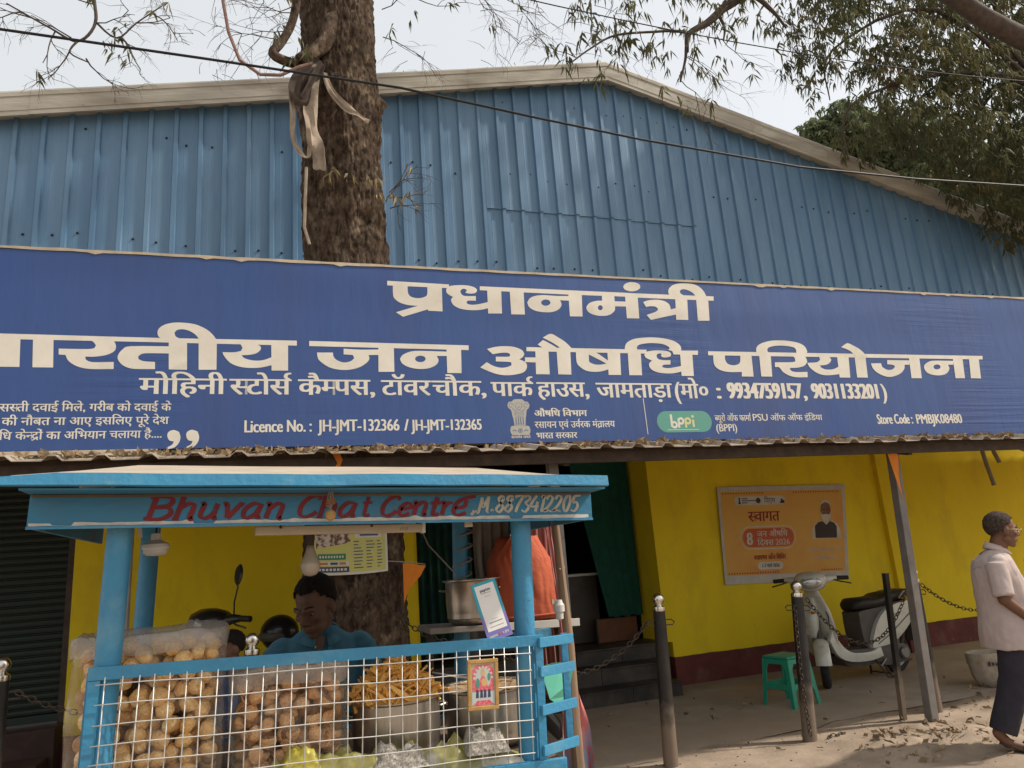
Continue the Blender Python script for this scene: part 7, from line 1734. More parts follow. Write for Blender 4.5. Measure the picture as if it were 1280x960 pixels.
    for s in (-1, 1):
        B(MB().tube([(-0.30, s * 0.07, 0.20), (-0.36, s * 0.13, 0.02), (-0.40, s * 0.16, -0.0)], 0.011, 8), "stand_leg", m_rust, smooth=True)
    B(MB().tube([(-0.36, -0.13, 0.035), (-0.36, 0.13, 0.035)], 0.008, 6), "stand_bar", m_rust, smooth=True)
    B(MB().tube([(-0.14, 0.14, 0.22), (-0.20, 0.22, 0.03), (-0.34, 0.25, 0.012)], 0.009, 8), "side_stand", m_rust, smooth=True)
    for s in (-1, 1): B(MB().tube([(-0.62, s * 0.10, 0.26), (-0.72, s * 0.125, 0.58)], [0.022, 0.024], 10), "shock_absorber", m_rust, smooth=True)
    # steering part: fork, mudguard, wheel, handlebar
    s_ = thing("steering", None, None, (0.46, 0, 0.85), (0, 0, steer)); s_.parent = t
    def SB(mb, nm, m, **k):
        mb.v = [(v[0] - 0.46, v[1] * (1.12 if v[2] > 0.9 else 1), v[2] - 0.85 + (0.085 + 0.25 * (v[2] - 1.0) if v[2] > 0.9 else 0)) for v in mb.v]; return mb.build(nm, m, s_, **k)
    SB(MB().tube([(0.46, 0, 0.95), (0.56, 0, 0.55), (0.58, 0.0, 0.46)], 0.022, 12), "fork", m_sgrey, smooth=True)
    for s in (-1, 1): SB(MB().tube([(0.575, s * 0.06, 0.50), (0.62, s * 0.066, 0.22)], [0.018, 0.014], 10), "fork_leg", m_sgrey, smooth=True)
    mb = MB(); vs = []; N, K = 22, 10
    for i in range(N + 1):
        a = radians(8 + 165 * i / N)
        for k in range(K + 1):
            b = radians(-80 + 160 * k / K); rr = 0.215 + 0.055 * cos(b)
            vs.append((0.62 + rr * cos(a), 0.078 * sin(b), 0.225 + rr * sin(a)))
        for k in range(K, -1, -1):
            b = radians(-80 + 160 * k / K); rr = 0.210 + 0.055 * cos(b)
            vs.append((0.62 + rr * cos(a), 0.073 * sin(b), 0.225 + rr * sin(a)))
    C = 2 * (K + 1)
    mb.add(vs, [(i * C + k, i * C + (k + 1) % C, (i + 1) * C + (k + 1) % C, (i + 1) * C + k) for i in range(N) for k in range(C)] + [tuple(range(C))[::-1], tuple(N * C + k for k in range(C))])
    SB(mb, "front_mudguard", paint, smooth=True, ang=60)
    vs = []; N, K = 36, 12; mb = MB(); r = 0.225
    for i in range(N):
        a = 2 * pi * i / N
        for k in range(K):
            b = 2 * pi * k / K; rr = (r - 0.042) + 0.042 * cos(b); vs.append((0.62 + rr * cos(a), 0.045 * sin(b), 0.225 + rr * sin(a)))
    mb.add(vs, [(i * K + k, i * K + (k + 1) % K, ((i + 1) % N) * K + (k + 1) % K, ((i + 1) % N) * K + k) for i in range(N) for k in range(K)])
    SB(mb, "front_tyre", m_tyre, smooth=True, ang=None)
    SB(MB().lathe([(0.03, -0.03), (0.06, -0.02), (0.10, -0.012), (0.14, -0.03), (0.158, -0.034), (0.158, 0.034), (0.14, 0.03), (0.10, 0.012), (0.06, 0.02), (0.03, 0.03)], n=28, M=Matrix.Translation((0.62, 0, 0.225)) @ Matrix.Rotation(pi / 2, 4, 'X')), "front_rim", m_alu, smooth=True)
    SB(loft(MB(), [(0.63, 0.99, 90, 0.05, 0.035), (0.60, 0.985, 90, 0.11, 0.068), (0.54, 0.99, 90, 0.14, 0.082), (0.47, 1.0, 90, 0.15, 0.072), (0.40, 1.005, 90, 0.13, 0.05), (0.35, 1.0, 90, 0.09, 0.025)], 24, 0.8), "handlebar_cowl", paint, smooth=True, ang=70)
    SB(MB().ball((0.600, 0, 0.982), (0.040, 0.100, 0.058), 24, 14), "headlight", m_lens, smooth=True, ang=None)
    SB(loft(MB(), [(0.43, 1.045, 100, 0.06, 0.012), (0.40, 1.045, 100, 0.055, 0.012)], 16), "speedometer", m_sgrey, smooth=True)
    for s in (-1, 1):
        SB(MB().tube([(0.45, s * 0.12, 0.995), (0.42, s * 0.20, 1.005), (0.40, s * 0.235, 1.005)], [0.036, 0.026, 0.020], 12), "cowl_arm", paint, smooth=True)
        SB(MB().tube([(0.405, s * 0.225, 1.005), (0.385, s * 0.345, 1.0)], 0.0175, 12), "grip", m_seat, smooth=True)
        SB(MB().tube([(0.44, s * 0.215, 0.99), (0.455, s * 0.27, 0.975), (0.43, s * 0.36, 0.955)], 0.006, 8), "brake_lever", m_sblk, smooth=True)
        if mirrors and s == 1:
            SB(MB().tube([(0.42, s * 0.19, 1.02), (0.43, s * 0.21, 1.10), (0.42, s * 0.24, 1.19)], 0.006, 8), "mirror_stalk", m_sblk, smooth=True)
            Mx = Matrix.Rotation(radians(-20), 4, 'X')
            SB(MB().lathe([(0.001, -0.012), (0.038, -0.010), (0.046, 0.0), (0.043, 0.006), (0.040, 0.004), (0.001, 0.004)], (0.42, s * 0.245, 1.25), 24, Matrix.Rotation(radians(-100), 4, 'Y') @ Matrix.Scale(1.35, 4, (1, 0, 0))), "mirror", m_sblk, smooth=True)
    return t
sc1 = build_scooter("off white scooter with a black seat parked along the yellow wall behind the bollards", (6.10, 6.80, 0.015), radians(186), m_sw, steer=radians(44), mirrors=False)
MB().tube([(0.47, 0.12, 0.84), (0.50, 0.20, 0.72), (0.47, 0.17, 0.58), (0.44, 0.20, 0.50)], 0.006, 6).build("cable", m_cable, sc1, smooth=True)
MB().tube([(0.44, -0.05, 0.92), (0.40, -0.12, 0.85), (0.38, -0.14, 0.72), (0.41, -0.10, 0.62)], 0.006, 6).build("cable", m_cable, sc1, smooth=True)
sc2 = build_scooter("black scooter with a raised mirror parked by the wall behind the vendor", (0.12, 6.90, 0.015), radians(190), m_sblk, steer=radians(20), mirrors=True)
t = thing("helmet", "black helmet resting on the black scooter's seat behind the vendor", "helmet", (0.13, 6.88, 0.95)); sc2.scale = (1.13,) * 3; t.scale = (1.2,) * 3
MB().ball((0, 0, 0.115), (0.135, 0.115, 0.125), 24, 16).build("shell", m_sblk, t, smooth=True, ang=None)
MB().ball((-0.02, -0.004, 0.10), (0.125, 0.118, 0.06), 24, 12).build("visor", m_sgrey, t, smooth=True, ang=None)

# ------------------------------------------------------------------ people
def skinmat(name, c): return mat(name, c, tuple(v * 0.82 for v in c), scale=14, rough=0.55, spec=0.35, bump=0.08, bscale=90, sub=0.05)
m_skin1 = skinmat("dark brown skin", (0.125, 0.062, 0.038)); m_skin2 = skinmat("brown skin", (0.17, 0.080, 0.045))
m_hair = mat("black hair", (0.010, 0.008, 0.007), (0.018, 0.014, 0.012), scale=60, rough=0.85, bump=0.8, bscale=160, spec=0.12)
m_eyew = mat("eye white", (0.20, 0.17, 0.15), rough=0.35); m_iris = mat("dark iris", (0.01, 0.008, 0.006), rough=0.2)
def head_parts(c, M, s=1.0):
    """M rotates a head whose face looks along +Y"""
    c = Vector(c)
    def P(x, y, z): return c + (M @ Vector((x, y, z))) * s
    R = M.to_4x4()
    def E(x, y, z, rx, ry, rz): return ('ell', P(x, y, z), (rx * s, ry * s, rz * s), R)
    def Cp(a, b, ra, rb): return ('cap', P(*a), P(*b), ra * s, rb * s)
    parts = [E(0, -0.012, 0.035, .074, .094, .086), E(0, .028, -0.005, .064, .068, .075), E(0, .036, -.058, .052, .052, .046), E(0, .062, -.092, .026, .022, .020),
             Cp((0, .092, .012), (0, .108, -.022), .008, .013), E(.012, .096, -.030, .009, .011, .008), E(-.012, .096, -.030, .009, .011, .008),
             Cp((-.040, .080, .026), (-.012, .092, .024), .010, .011), Cp((.040, .080, .026), (.012, .092, .024), .010, .011),
             E(.042, .062, -.018, .020, .020, .018), E(-.042, .062, -.018, .020, .020, .018),
             Cp((-.018, .086, -.054), (.018, .086, -.054), .0075, .0075), Cp((-.016, .084, -.066), (.016, .084, -.066), .0085, .0085),
             E(.076, -.008, -.004, .010, .020, .032), E(-.076, -.008, -.004, .010, .020, .032),
             Cp((.045, .0, -.055), (.02, .045, -.085), .022, .02), Cp((-.045, .0, -.055), (-.02, .045, -.085), .022, .02)]
    return parts, P
def person(label, head_c, headM, body, skin, hairlen=0.05, voxel=0.0058, thin=0.0, hair_m=None, name="person", specs=None, s=1.0, moustache=False):
    t = thing(name, label, "person", (head_c[0], head_c[1], 0))
    OFF = Matrix.Translation((-head_c[0], -head_c[1], 0))
    hp, P = head_parts(head_c, headM, s)
    me = blob(hp + body, voxel, 2)
    me.materials.clear(); me.materials.append(skin)
    o = put("body", me, t); o.matrix_parent_inverse = OFF
    R = headM.to_4x4()
    # hair: a cap shell over the skull, cut back from face and ears
    mb = MB(); mb.ball((0, 0, 0), (0.0850, 0.1040, 0.098), 80, 56)
    keep = []
    vs = [Vector(v) for v in mb.v]
    for f in mb.f:
        c = sum((vs[i] for i in f), Vector()) / len(f)
        jg = 0.010 * noise.noise(c * 70) + 0.006 * noise.noise(c * 190)
        line = 0.050 + 0.010 * abs(c.x) / 0.08 + jg
        if c.y > 0.052 and c.z < line: continue
        if c.y > -0.005 and c.z < -0.006 + (c.y) * 0.6 + jg: continue
        if c.z < -0.084 + 0.7 * max(0, c.y + 0.075) + jg: continue
        keep.append(f)
    nv_ = []
    for v in vs:
        q = 0.982 + 0.025 * noise.noise(v * 60) + 0.02 * noise.noise(v * 140)
        nv_.append(P(*(Vector((v.x * q, v.y * q - 0.014, v.z * q + 0.040)))))
    mb.v = nv_; mb.f = keep
    me = mb.mesh("hair", hair_m or m_hair, smooth=True, ang=None)
    o = put("hair", me, t); o.matrix_parent_inverse = OFF
    so = o.modifiers.new("s", 'SOLIDIFY'); so.thickness = 0.008; so.offset = -1
    for sx in (-1, 1):
        ep = P(sx * .031, .0745, .006); 
        MBb = MB().ball(ep, (0.0125 * s, 0.011 * s, 0.0065 * s), 14, 10); o = MBb.build("eye", m_eyew, t, smooth=True, ang=None); o.matrix_parent_inverse = OFF
        ip = P(sx * .031, .0835, .004); o = MB().ball(ip, (0.0052 * s,) * 3, 10, 8).build("iris", m_iris, t, smooth=True, ang=None); o.matrix_parent_inverse = OFF
        bp_ = MB().tube([P(sx * .016, .096, .037), P(sx * .032, .091, .041), P(sx * .048, .076, .034)], [0.0018 * s, 0.0024 * s, 0.0014 * s], 6)
        o = bp_.build("eyebrow", m_hair, t, smooth=True); o.matrix_parent_inverse = OFF
    if moustache:
        o = MB().tube([P(-.028, .086, -.049), P(-.010, .097, -.043), P(.010, .097, -.043), P(.028, .086, -.049)], [0.003, 0.005, 0.005, 0.003], 8).build("moustache", m_hair, t, smooth=True); o.matrix_parent_inverse = OFF
    if specs:
        m_sp = mat("gold spectacle frame", (0.45, 0.36, 0.22), rough=0.25, metal=0.9)
        g_ = thing("spectacles", None, None); g_.parent = t; g_.matrix_parent_inverse = OFF
        for sx in (-1, 1):
            ring = [P(sx * .034 + .021 * cos(a), .108 - 0.006 * abs(cos(a)), .004 + .015 * sin(a)) for a in [2 * pi * k / 20 for k in range(21)]]
            MB().tube(ring, 0.0016, 6, cap=False).build("lens_rim", m_sp, g_, smooth=True)
            MB().tube([P(sx * .056, .104, .010), P(sx * .079, .06, .010), P(sx * .083, .0, .008), P(sx * .080, -.02, -.006)], 0.0017, 6).build("temple_arm", m_sp, g_, smooth=True)
        MB().tube([P(-.013, .109, .008), P(0, .113, .012), P(.013, .109, .008)], 0.0015, 6).build("bridge", m_sp, g_, smooth=True)
    return t, OFF
def clothing(t, OFF, name, m, parts, voxel=0.009, wr=0.006, seed=0, wscale=9, cut=None, sm=4):
    me = blob(parts, voxel, sm, wrinkle=wr, seed=seed, wscale=wscale)
    me.materials.clear(); me.materials.append(m)
    o = put(name, me, t); o.matrix_parent_inverse = OFF
    return o
def hand(wrist, d, palm_n, s=1.0, curl=0.5, thumb_side=1):
    """palm and five separate bent fingers as capsules; d = direction of fingers, palm_n = palm normal"""
    w = Vector(wrist); d = Vector(d).normalized(); n = Vector(palm_n).normalized(); n = (n - d * n.dot(d)).normalized(); r = d.cross(n) * thumb_side
    parts = [('cap', w - d * 0.02, w + d * 0.02, 0.024 * s, 0.024 * s)]
    for k, off in enumerate((-0.027, -0.009, 0.009, 0.027)):
        parts.append(('cap', w + d * 0.01 + r * off * 0.7, w + d * 0.085 * s + r * off, 0.015 * s, 0.0125 * s))
        L = (0.066, 0.078, 0.073, 0.058)[3 - k] * s
        p0 = w + d * 0.088 * s + r * off * 1.05
        a = curl * 0.6
        d1 = (d * cos(a) + n * sin(a)).normalized(); p1 = p0 + d1 * L * 0.45
        a2 = curl * 1.4; d2 = (d * cos(a2) + n * sin(a2)).normalized(); p2 = p1 + d2 * L * 0.32
        a3 = curl * 1.9; d3 = (d * cos(a3) + n * sin(a3)).normalized(); p3 = p2 + d3 * L * 0.24
        parts += [('cap', p0, p1, 0.0095 * s, 0.0088 * s), ('cap', p1, p2, 0.0088 * s, 0.0080 * s), ('cap', p2, p3, 0.0080 * s, 0.0068 * s)]
    t0 = w + d * 0.022 * s + r * 0.028 * s
    t1 = t0 + (r * 0.6 + d * 0.75 + n * 0.3).normalized() * 0.040 * s; t2 = t1 + (r * 0.25 + d * 0.9 + n * 0.35).normalized() * 0.030 * s
    parts += [('cap', t0 - r * 0.01, t1, 0.014 * s, 0.0105 * s), ('cap', t1, t2, 0.0105 * s, 0.008 * s)]
    return parts

def raised(parts, dz, z0=0.60, z1=1.0):
    def f(p):
        p = Vector(p); t = min(1, max(0, (p.z - z0) / (z1 - z0))); return p + Vector((0, 0, dz * t))
    out = []
    for p in parts:
        if p[0] in ('cap', 'cone'): out.append((p[0], f(p[1]), f(p[2]), p[3], p[4]))
        elif p[0] == 'ell': out.append((p[0], f(p[1])) + tuple(p[2:]))
        else: out.append(('sec', [tuple(f(q[:3])) + tuple(q[3:]) for q in p[1]]))
    return out
VZ, WZ = 0.045, 0.040
# vendor behind the cart: looks down to his right (picture left)
V0 = Vector((0.215, 3.46, 0))
hc = Vector((0.215, 3.43, 1.415))
hM = Matrix.Rotation(radians(180 - 38), 3, 'Z') @ Matrix.Rotation(radians(-24), 3, 'X') @ Matrix.Rotation(radians(0), 3, 'Y')
body = [('cap', (0.225, 3.49, 1.36), (0.24, 3.54, 1.20), 0.056, 0.062),
        ('ell', (0.245, 3.55, 1.10), (0.155, 0.105, 0.18)), ('ell', (0.25, 3.56, 0.90), (0.14, 0.11, 0.17)),
        ('cap', (0.245 + 0.165, 3.55, 1.17), (0.245 + 0.225, 3.50, 0.93), 0.050, 0.040), ('cap', (0.47, 3.50, 0.93), (0.40, 3.28, 0.88), 0.038, 0.026),
        ('cap', (0.245 - 0.165, 3.55, 1.17), (0.245 - 0.225, 3.50, 0.93), 0.050, 0.040), ('cap', (0.02, 3.50, 0.93), (0.09, 3.28, 0.88), 0.038, 0.026),
        ('cap', (0.17, 3.57, 0.82), (0.16, 3.56, 0.46), 0.085, 0.058), ('cap', (0.16, 3.56, 0.46), (0.15, 3.60, 0.08), 0.055, 0.038), ('cap', (0.15, 3.60, 0.045), (0.13, 3.45, 0.03), 0.038, 0.028),
        ('cap', (0.33, 3.57, 0.82), (0.35, 3.56, 0.46), 0.085, 0.058), ('cap', (0.35, 3.56, 0.46), (0.36, 3.60, 0.08), 0.055, 0.038), ('cap', (0.36, 3.60, 0.045), (0.38, 3.45, 0.03), 0.038, 0.028)]
body += hand((0.40, 3.28, 0.88), (-0.4, -1, 0.1), (0, 0, -1), 1.0, 0.6, -1) + hand((0.09, 3.28, 0.88), (0.4, -1, 0.1), (0, 0, -1), 1.0, 0.6, 1)
vend, OFF = person("vendor in a teal blue polo shirt behind the cart, looking down to one side", hc, hM, raised(body, VZ), m_skin1, s=1.04, moustache=False)
m_polo = mat("teal blue polo knit", (0.045, 0.135, 0.19), (0.035, 0.11, 0.16), scale=8, rough=0.9, bump=0.25, bscale=160)
m_polo2 = mat("polo collar knit", (0.05, 0.16, 0.215), (0.045, 0.13, 0.18), scale=8, rough=0.9, bump=0.25, bscale=160)
m_trous = mat("dark trousers cloth", (0.022, 0.022, 0.030), (0.030, 0.029, 0.036), scale=8, rough=0.9, bump=0.2, bscale=90)
cx, cy = 0.245, 3.55
clothing(vend, OFF, "polo_shirt", m_polo, raised([('sec', [(cx, cy, 0.72, 0.165, 0.125), (cx, cy, 0.95, 0.178, 0.130), (cx, cy, 1.10, 0.188, 0.130), (cx, cy, 1.18, 0.185, 0.118), (cx, cy - .005, 1.225, 0.150, 0.100), (cx - .005, cy - .02, 1.262, 0.085, 0.080), (cx - .005, cy - .03, 1.275, 0.070, 0.070)]),
         ('cap', (cx - 0.165, cy, 1.175), (cx - 0.20, cy - .01, 1.12), 0.070, 0.068), ('cone', (cx - 0.17, cy, 1.18), (cx - 0.232, cy - .04, 0.96), 0.076, 0.070),
         ('cap', (cx + 0.165, cy, 1.175), (cx + 0.20, cy - .01, 1.12), 0.070, 0.068), ('cone', (cx + 0.17, cy, 1.18), (cx + 0.232, cy - .04, 0.96), 0.076, 0.070)], VZ), 0.008, 0.009, 3, sm=5)
# collar: two folded flaps and an open placket
cm = MB()
for sx in (-1, 1):
    P_ = []
    for k in range(12):
        a = radians(90 - sx * (0 + 15 * k)) if sx == 1 else radians(90 + 15 * k)
        c_ = Vector((cx - .006, cy - .028, 0)); rx, ry = 0.074, 0.072
        zt = 1.300 + VZ - 0.045 * (k / 11) ** 1.3; f = 0.020 + 0.022 * (k / 11)
        P_.append([c_ + Vector((rx * cos(a), ry * sin(a), zt)), c_ + Vector(((rx + f) * cos(a), (ry + f) * sin(a), zt - 0.036 - 0.02 * (k / 11)))])
    vs = [p for q in P_ for p in q]
    cm.add(vs, [(2 * k, 2 * k + 2, 2 * k + 3, 2 * k + 1) for k in range(11)])
o = cm.build("collar", m_polo2, vend, smooth=True, ang=None); o.matrix_parent_inverse = OFF
so = o.modifiers.new("s", 'SOLIDIFY'); so.thickness = 0.005
o = MB().flat([(cx - 0.040, 1.235), (cx - 0.014, 1.145), (cx + 0.012, 1.235), (cx - .012, 1.245)], lambda u, v: Vector((u, cy - 0.112 - (1.235 - v) * 0.22, v + VZ))).build("neck_opening", m_skin1, vend, fix=False); o.matrix_parent_inverse = OFF
o = MB().bar((cx + 0.040, cy - 0.114, 1.225 + VZ), (cx - 0.003, cy - 0.147, 1.075 + VZ), 0.020, 0.005, up=(0, -1, 0)).build("placket", m_polo2, vend, bevel=0.001); o.matrix_parent_inverse = OFF
for z in (1.20, 1.14):
    u = cx - 0.045 + (1.235 - z) * 0.30
    o = MB().ball((u, cy - 0.121 - (1.235 - z) * 0.22, z + VZ), (0.0055, 0.003, 0.0055), 10, 6).build("button", m_white, vend, smooth=True); o.matrix_parent_inverse = OFF
clothing(vend, OFF, "trousers", m_trous, [('sec', [(cx, cy + .01, 0.74, 0.155, 0.12), (cx, cy + .01, 0.84, 0.16, 0.12), (cx, cy + .01, 0.92, 0.15, 0.115)]), ('cone', (0.17, 3.57, 0.80), (0.15, 3.59, 0.09), 0.098, 0.062), ('cone', (0.33, 3.57, 0.80), (0.36, 3.59, 0.09), 0.098, 0.062)], 0.011, 0.006, 5)

# man walking to the right past the posts, seen from his right side
X, Yp = 5.02, 4.08
hc = Vector((5.125, 4.05, 1.495))
hM = Matrix.Rotation(radians(-90 + 8), 3, 'Z') @ Matrix.Rotation(radians(-6), 3, 'X')
sh = Vector((5.02, 4.08, 1.27))
body = [('cap', (5.115, 4.05, 1.44), (5.06, 4.07, 1.27), 0.055, 0.064), ('ell', (5.03, 4.08, 1.13), (0.13, 0.165, 0.20)), ('ell', (5.05, 4.08, 0.92), (0.15, 0.155, 0.18)),
        ('cap', (5.00, 3.925, 1.16), (4.985, 3.87, 0.985), 0.050, 0.042), ('cap', (4.985, 3.87, 0.985), (5.185, 3.90, 0.80), 0.040, 0.027),
        ('cap', (5.03, 4.235, 1.16), (5.10, 4.31, 0.99), 0.048, 0.041), ('cap', (5.10, 4.31, 0.99), (5.30, 4.28, 0.84), 0.039, 0.026),
        ('cap', (5.03, 3.99, 0.80), (4.96, 3.98, 0.44), 0.088, 0.060), ('cap', (4.96, 3.98, 0.44), (4.80, 3.98, 0.13), 0.056, 0.038),
        ('cap', (4.80, 3.98, 0.125), (4.84, 3.98, 0.075), 0.036, 0.034), ('cap', (4.84, 3.98, 0.070), (4.97, 3.97, 0.030), 0.034, 0.020),
        ('cap', (5.07, 4.17, 0.80), (5.23, 4.18, 0.45), 0.088, 0.060), ('cap', (5.23, 4.18, 0.45), (5.33, 4.18, 0.12), 0.056, 0.038), ('cap', (5.33, 4.18, 0.06), (5.50, 4.18, 0.035), 0.036, 0.026)]
for k in range(5): body.append(('cap', (4.96, 3.935 + 0.018 * k, 0.032), (5.00 - 0.004 * k, 3.933 + 0.018 * k, 0.026), 0.011 if k else 0.012, 0.009))
for k in range(5): body.append(('cap', (5.49, 4.145 + 0.018 * k, 0.032), (5.535 - 0.004 * k, 4.143 + 0.018 * k, 0.028), 0.011, 0.009))
body += hand((5.185, 3.90, 0.80), (0.75, 0.1, -0.6), (0, 1, 0.1), 1.0, 0.7, 1) + hand((5.30, 4.28, 0.84), (0.8, -0.1, -0.4), (0, -1, 0), 1.0, 0.7, -1)
walk, OFF = person("man with spectacles in a pale pink shirt and dark trousers walking out to the right", hc, hM, raised(body, WZ), m_skin2, specs=True, s=1.05, hair_m=mat("greying brown hair", (0.030, 0.021, 0.016), (0.085, 0.062, 0.048), scale=60, rough=0.85, bump=0.8, bscale=160, spec=0.12))
m_shirt = mat("pale pink checked shirt", (0.46, 0.375, 0.35), (0.425, 0.34, 0.315), scale=20, rough=0.9, bump=0.15, bscale=150)
m_shirt2 = mat("pale pink shirt collar", (0.53, 0.41, 0.37), (0.46, 0.36, 0.32), scale=60, rough=0.9)
clothing(walk, OFF, "shirt", m_shirt, raised([('sec', [(5.035, 4.08, 0.675, 0.192, 0.222), (5.04, 4.08, 0.78, 0.192, 0.212), (5.055, 4.08, 0.92, 0.192, 0.196), (5.045, 4.08, 1.05, 0.172, 0.190), (5.03, 4.08, 1.17, 0.150, 0.198), (5.03, 4.08, 1.25, 0.122, 0.180), (5.045, 4.075, 1.30, 0.085, 0.110), (5.065, 4.07, 1.33, 0.068, 0.072)]),
         ('cap', (5.02, 3.935, 1.225), (5.0, 3.905, 1.16), 0.064, 0.064), ('cone', (5.0, 3.92, 1.23), (4.985, 3.868, 1.005), 0.066, 0.070), ('cap', (5.03, 4.22, 1.225), (5.04, 4.25, 1.16), 0.064, 0.062), ('cone', (5.03, 4.235, 1.23), (5.09, 4.30, 1.03), 0.066, 0.064)], WZ), 0.009, 0.014, 9, wscale=8, sm=5)
cm = MB(); vs = []
for k in range(17):
    a = radians(-20 - 320 * k / 16)
    c_ = Vector((5.072, 4.068, 0))
    zt = 1.365 + WZ * 0.7 - 0.030 * cos(a); vs += [c_ + Vector((0.066 * cos(a), 0.066 * sin(a), zt)), c_ + Vector((0.090 * cos(a), 0.092 * sin(a), zt - 0.042))]
cm.add(vs, [(2 * k, 2 * k + 2, 2 * k + 3, 2 * k + 1) for k in range(16)])
o = cm.build("collar", m_shirt2, walk, smooth=True, ang=None); o.matrix_parent_inverse = OFF
so = o.modifiers.new("s", 'SOLIDIFY'); so.thickness = 0.005
o = MB().tube([(4.915, 3.97, 1.255), (4.875, 4.08, 1.235), (4.915, 4.19, 1.255)], 0.0025, 5).build("yoke_seam", m_shirt2, walk, smooth=True); o.matrix_parent_inverse = OFF
walk.location.x += 0.045; walk.rotation_euler.z = radians(-33)
m_navy = mat("dark navy trousers", (0.022, 0.020, 0.030), (0.034, 0.030, 0.040), scale=5, rough=0.9, bump=0.25, bscale=60, c3=(0.055, 0.05, 0.055), s3=4, t3=(0.55, 0.8))
clothing(walk, OFF, "trousers", m_navy, [('sec', [(5.04, 4.08, 0.70, 0.150, 0.165), (5.05, 4.08, 0.80, 0.16, 0.170), (5.05, 4.08, 0.90, 0.155, 0.165)]),
         ('cone', (5.03, 4.00, 0.80), (4.975, 3.985, 0.44), 0.104, 0.100), ('cone', (4.975, 3.985, 0.47), (4.83, 3.98, 0.135), 0.100, 0.088), ('cap', (4.975, 3.985, 0.44), (4.975, 3.985, 0.46), 0.097, 0.097),
         ('cone', (5.07, 4.165, 0.80), (5.22, 4.175, 0.45), 0.112, 0.098), ('cone', (5.22, 4.175, 0.48), (5.32, 4.18, 0.07), 0.100, 0.086), ('cap', (5.22, 4.175, 0.45), (5.22, 4.175, 0.47), 0.097, 0.097)], 0.010, 0.012, 12, wscale=7)
m_sandal = mat("brown leather sandal", (0.055, 0.030, 0.020), (0.04, 0.022, 0.015), scale=20, rough=0.6)
for (fx, fy, ang, hz) in ((4.915, 3.972, -18, 0.036), (5.445, 4.18, 0, 0.0)):
    sd = thing("sandal", None, None); sd.parent = walk; sd.matrix_parent_inverse = OFF
    sd.location = (fx, fy, hz); sd.rotation_euler = (0, radians(-ang), 0)
    so_ = [(0.13 * cos(radians(a)) * (1.0), 0.045 * sin(radians(a)) * (1.0 + 0.15 * cos(radians(a)))) for a in range(0, 360, 15)]
    MB().prism(so_, 0.014, lambda u, v, d: Vector((u, v, -0.012 + d))).build("sole", m_sandal, sd, bevel=0.003)
    MB().tube([(0.02, -0.045, 0.0), (0.03, -0.030, 0.045), (0.035, 0.0, 0.058), (0.03, 0.030, 0.045), (0.02, 0.045, 0.0)], 0.008, 8).build("strap", m_sandal, sd, smooth=True)

# man sitting low behind the left bag, face in shade, seen in part
hc = Vector((-0.185, 4.62, 1.165))
hM = Matrix.Rotation(radians(180 - 62), 3, 'Z') @ Matrix.Rotation(radians(-10), 3, 'X')
bx, by = -0.13, 4.72
body = [('cap', (-0.18, 4.66, 1.11), (-0.14, 4.71, 0.99), 0.052, 0.058), ('ell', (bx, by, 0.86), (0.14, 0.10, 0.18)), ('ell', (bx, by, 0.66), (0.14, 0.11, 0.16)),
        ('cap', (bx + .15, by, 0.94), (bx + .20, by - .08, 0.70), 0.046, 0.038), ('cap', (bx + .20, by - .08, 0.70), (bx + .10, by - .32, 0.66), 0.036, 0.025),
        ('cap', (bx - .15, by, 0.94), (bx - .20, by - .08, 0.70), 0.046, 0.038), ('cap', (bx - .20, by - .08, 0.70), (bx - .10, by - .32, 0.66), 0.036, 0.025),
        ('cap', (bx + .09, by, 0.55), (bx + .12, by - .40, 0.52), 0.080, 0.058), ('cap', (bx + .12, by - .40, 0.50), (bx + .12, by - .42, 0.10), 0.055, 0.038), ('cap', (bx + .12, by - .42, 0.05), (bx + .13, by - .56, 0.03), 0.036, 0.026),
        ('cap', (bx - .09, by, 0.55), (bx - .12, by - .40, 0.52), 0.080, 0.058), ('cap', (bx - .12, by - .40, 0.50), (bx - .12, by - .42, 0.10), 0.055, 0.038), ('cap', (bx - .12, by - .42, 0.05), (bx - .13, by - .56, 0.03), 0.036, 0.026)]
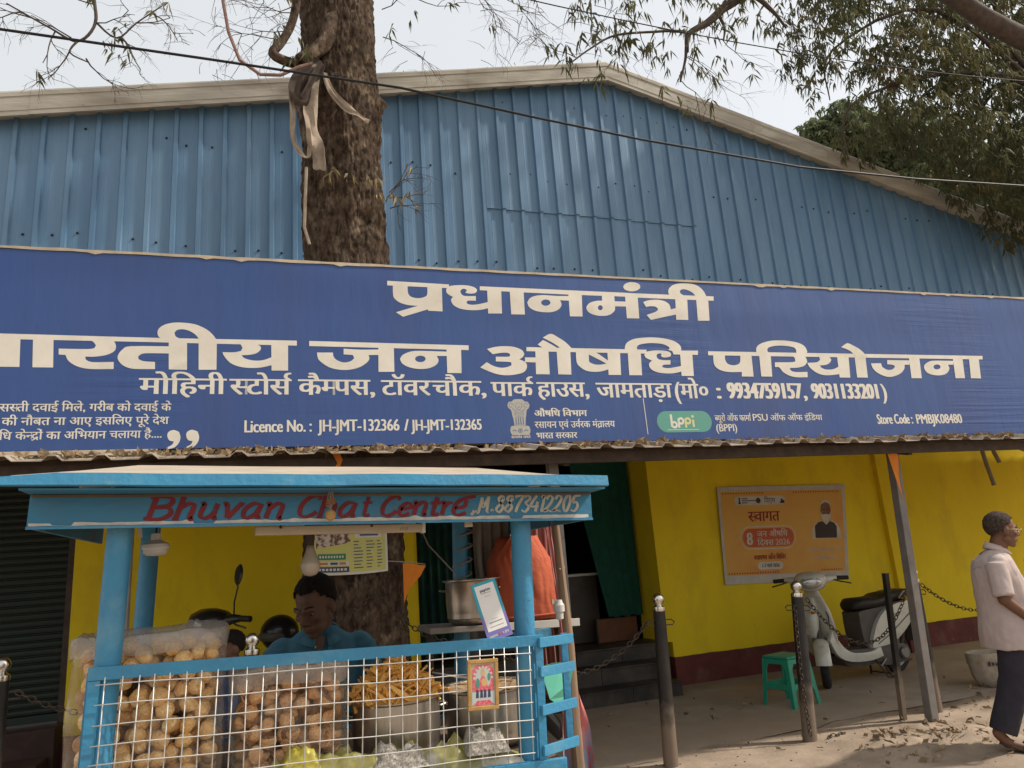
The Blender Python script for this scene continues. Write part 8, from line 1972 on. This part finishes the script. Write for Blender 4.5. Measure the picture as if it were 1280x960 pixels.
body += hand((bx + .10, by - .32, 0.66), (-0.4, -1, -0.1), (0, 0, -1), 1, .5, -1) + hand((bx - .10, by - .32, 0.66), (0.4, -1, -0.1), (0, 0, -1), 1, .5, 1)
sit, OFF = person("man in a blue shirt sitting low behind the puri bags, face turned left", hc, hM, body, m_skin1, voxel=0.010, s=1.0)
m_bshirt = mat("mid blue shirt", (0.03, 0.075, 0.17), (0.025, 0.06, 0.14), scale=8, rough=0.9); m_gtrs = mat("grey checked trousers", (0.22, 0.17, 0.13), (0.15, 0.12, 0.10), scale=30, rough=0.9)
clothing(sit, OFF, "shirt", m_bshirt, [('sec', [(bx, by, 0.58, 0.165, 0.13), (bx, by, 0.80, 0.17, 0.125), (bx, by, 0.93, 0.175, 0.115), (bx, by, 0.99, 0.135, 0.095), (bx - .01, by - .01, 1.03, 0.075, 0.072)]), ('cone', (bx - .15, by, 0.945), (bx - .20, by - .07, 0.74), 0.068, 0.062), ('cone', (bx + .15, by, 0.945), (bx + .20, by - .07, 0.74), 0.068, 0.062)], 0.011, 0.007, 2)
clothing(sit, OFF, "trousers", m_gtrs, [('sec', [(bx, by, 0.47, 0.16, 0.13), (bx, by, 0.62, 0.155, 0.125)]), ('cone', (bx + .09, by, 0.55), (bx + .12, by - .44, 0.52), 0.10, 0.080), ('cone', (bx + .12, by - .41, 0.55), (bx + .12, by - .42, 0.08), 0.080, 0.065), ('cone', (bx - .09, by, 0.55), (bx - .12, by - .44, 0.52), 0.10, 0.080), ('cone', (bx - .12, by - .41, 0.55), (bx - .12, by - .42, 0.08), 0.080, 0.065)], 0.012, 0.008, 4)
sit.location.y += 0.90; sit.location.x -= 0.03; sit.scale = (1, 1, 0.945)
bench = thing("low_bench", "low wooden bench under the man sitting behind the puri bags", "bench", (-0.16, 5.68, -0.03))
MB().box(-0.35, 0.35, -0.14, 0.14, 0.42, 0.455).build("seat", m_wood, bench, bevel=0.004)
for sx in (-0.3, 0.3):
    for sy in (-0.11, 0.11): MB().box(sx - .02, sx + .02, sy - .02, sy + .02, 0, 0.42).build("leg", m_wood, bench)
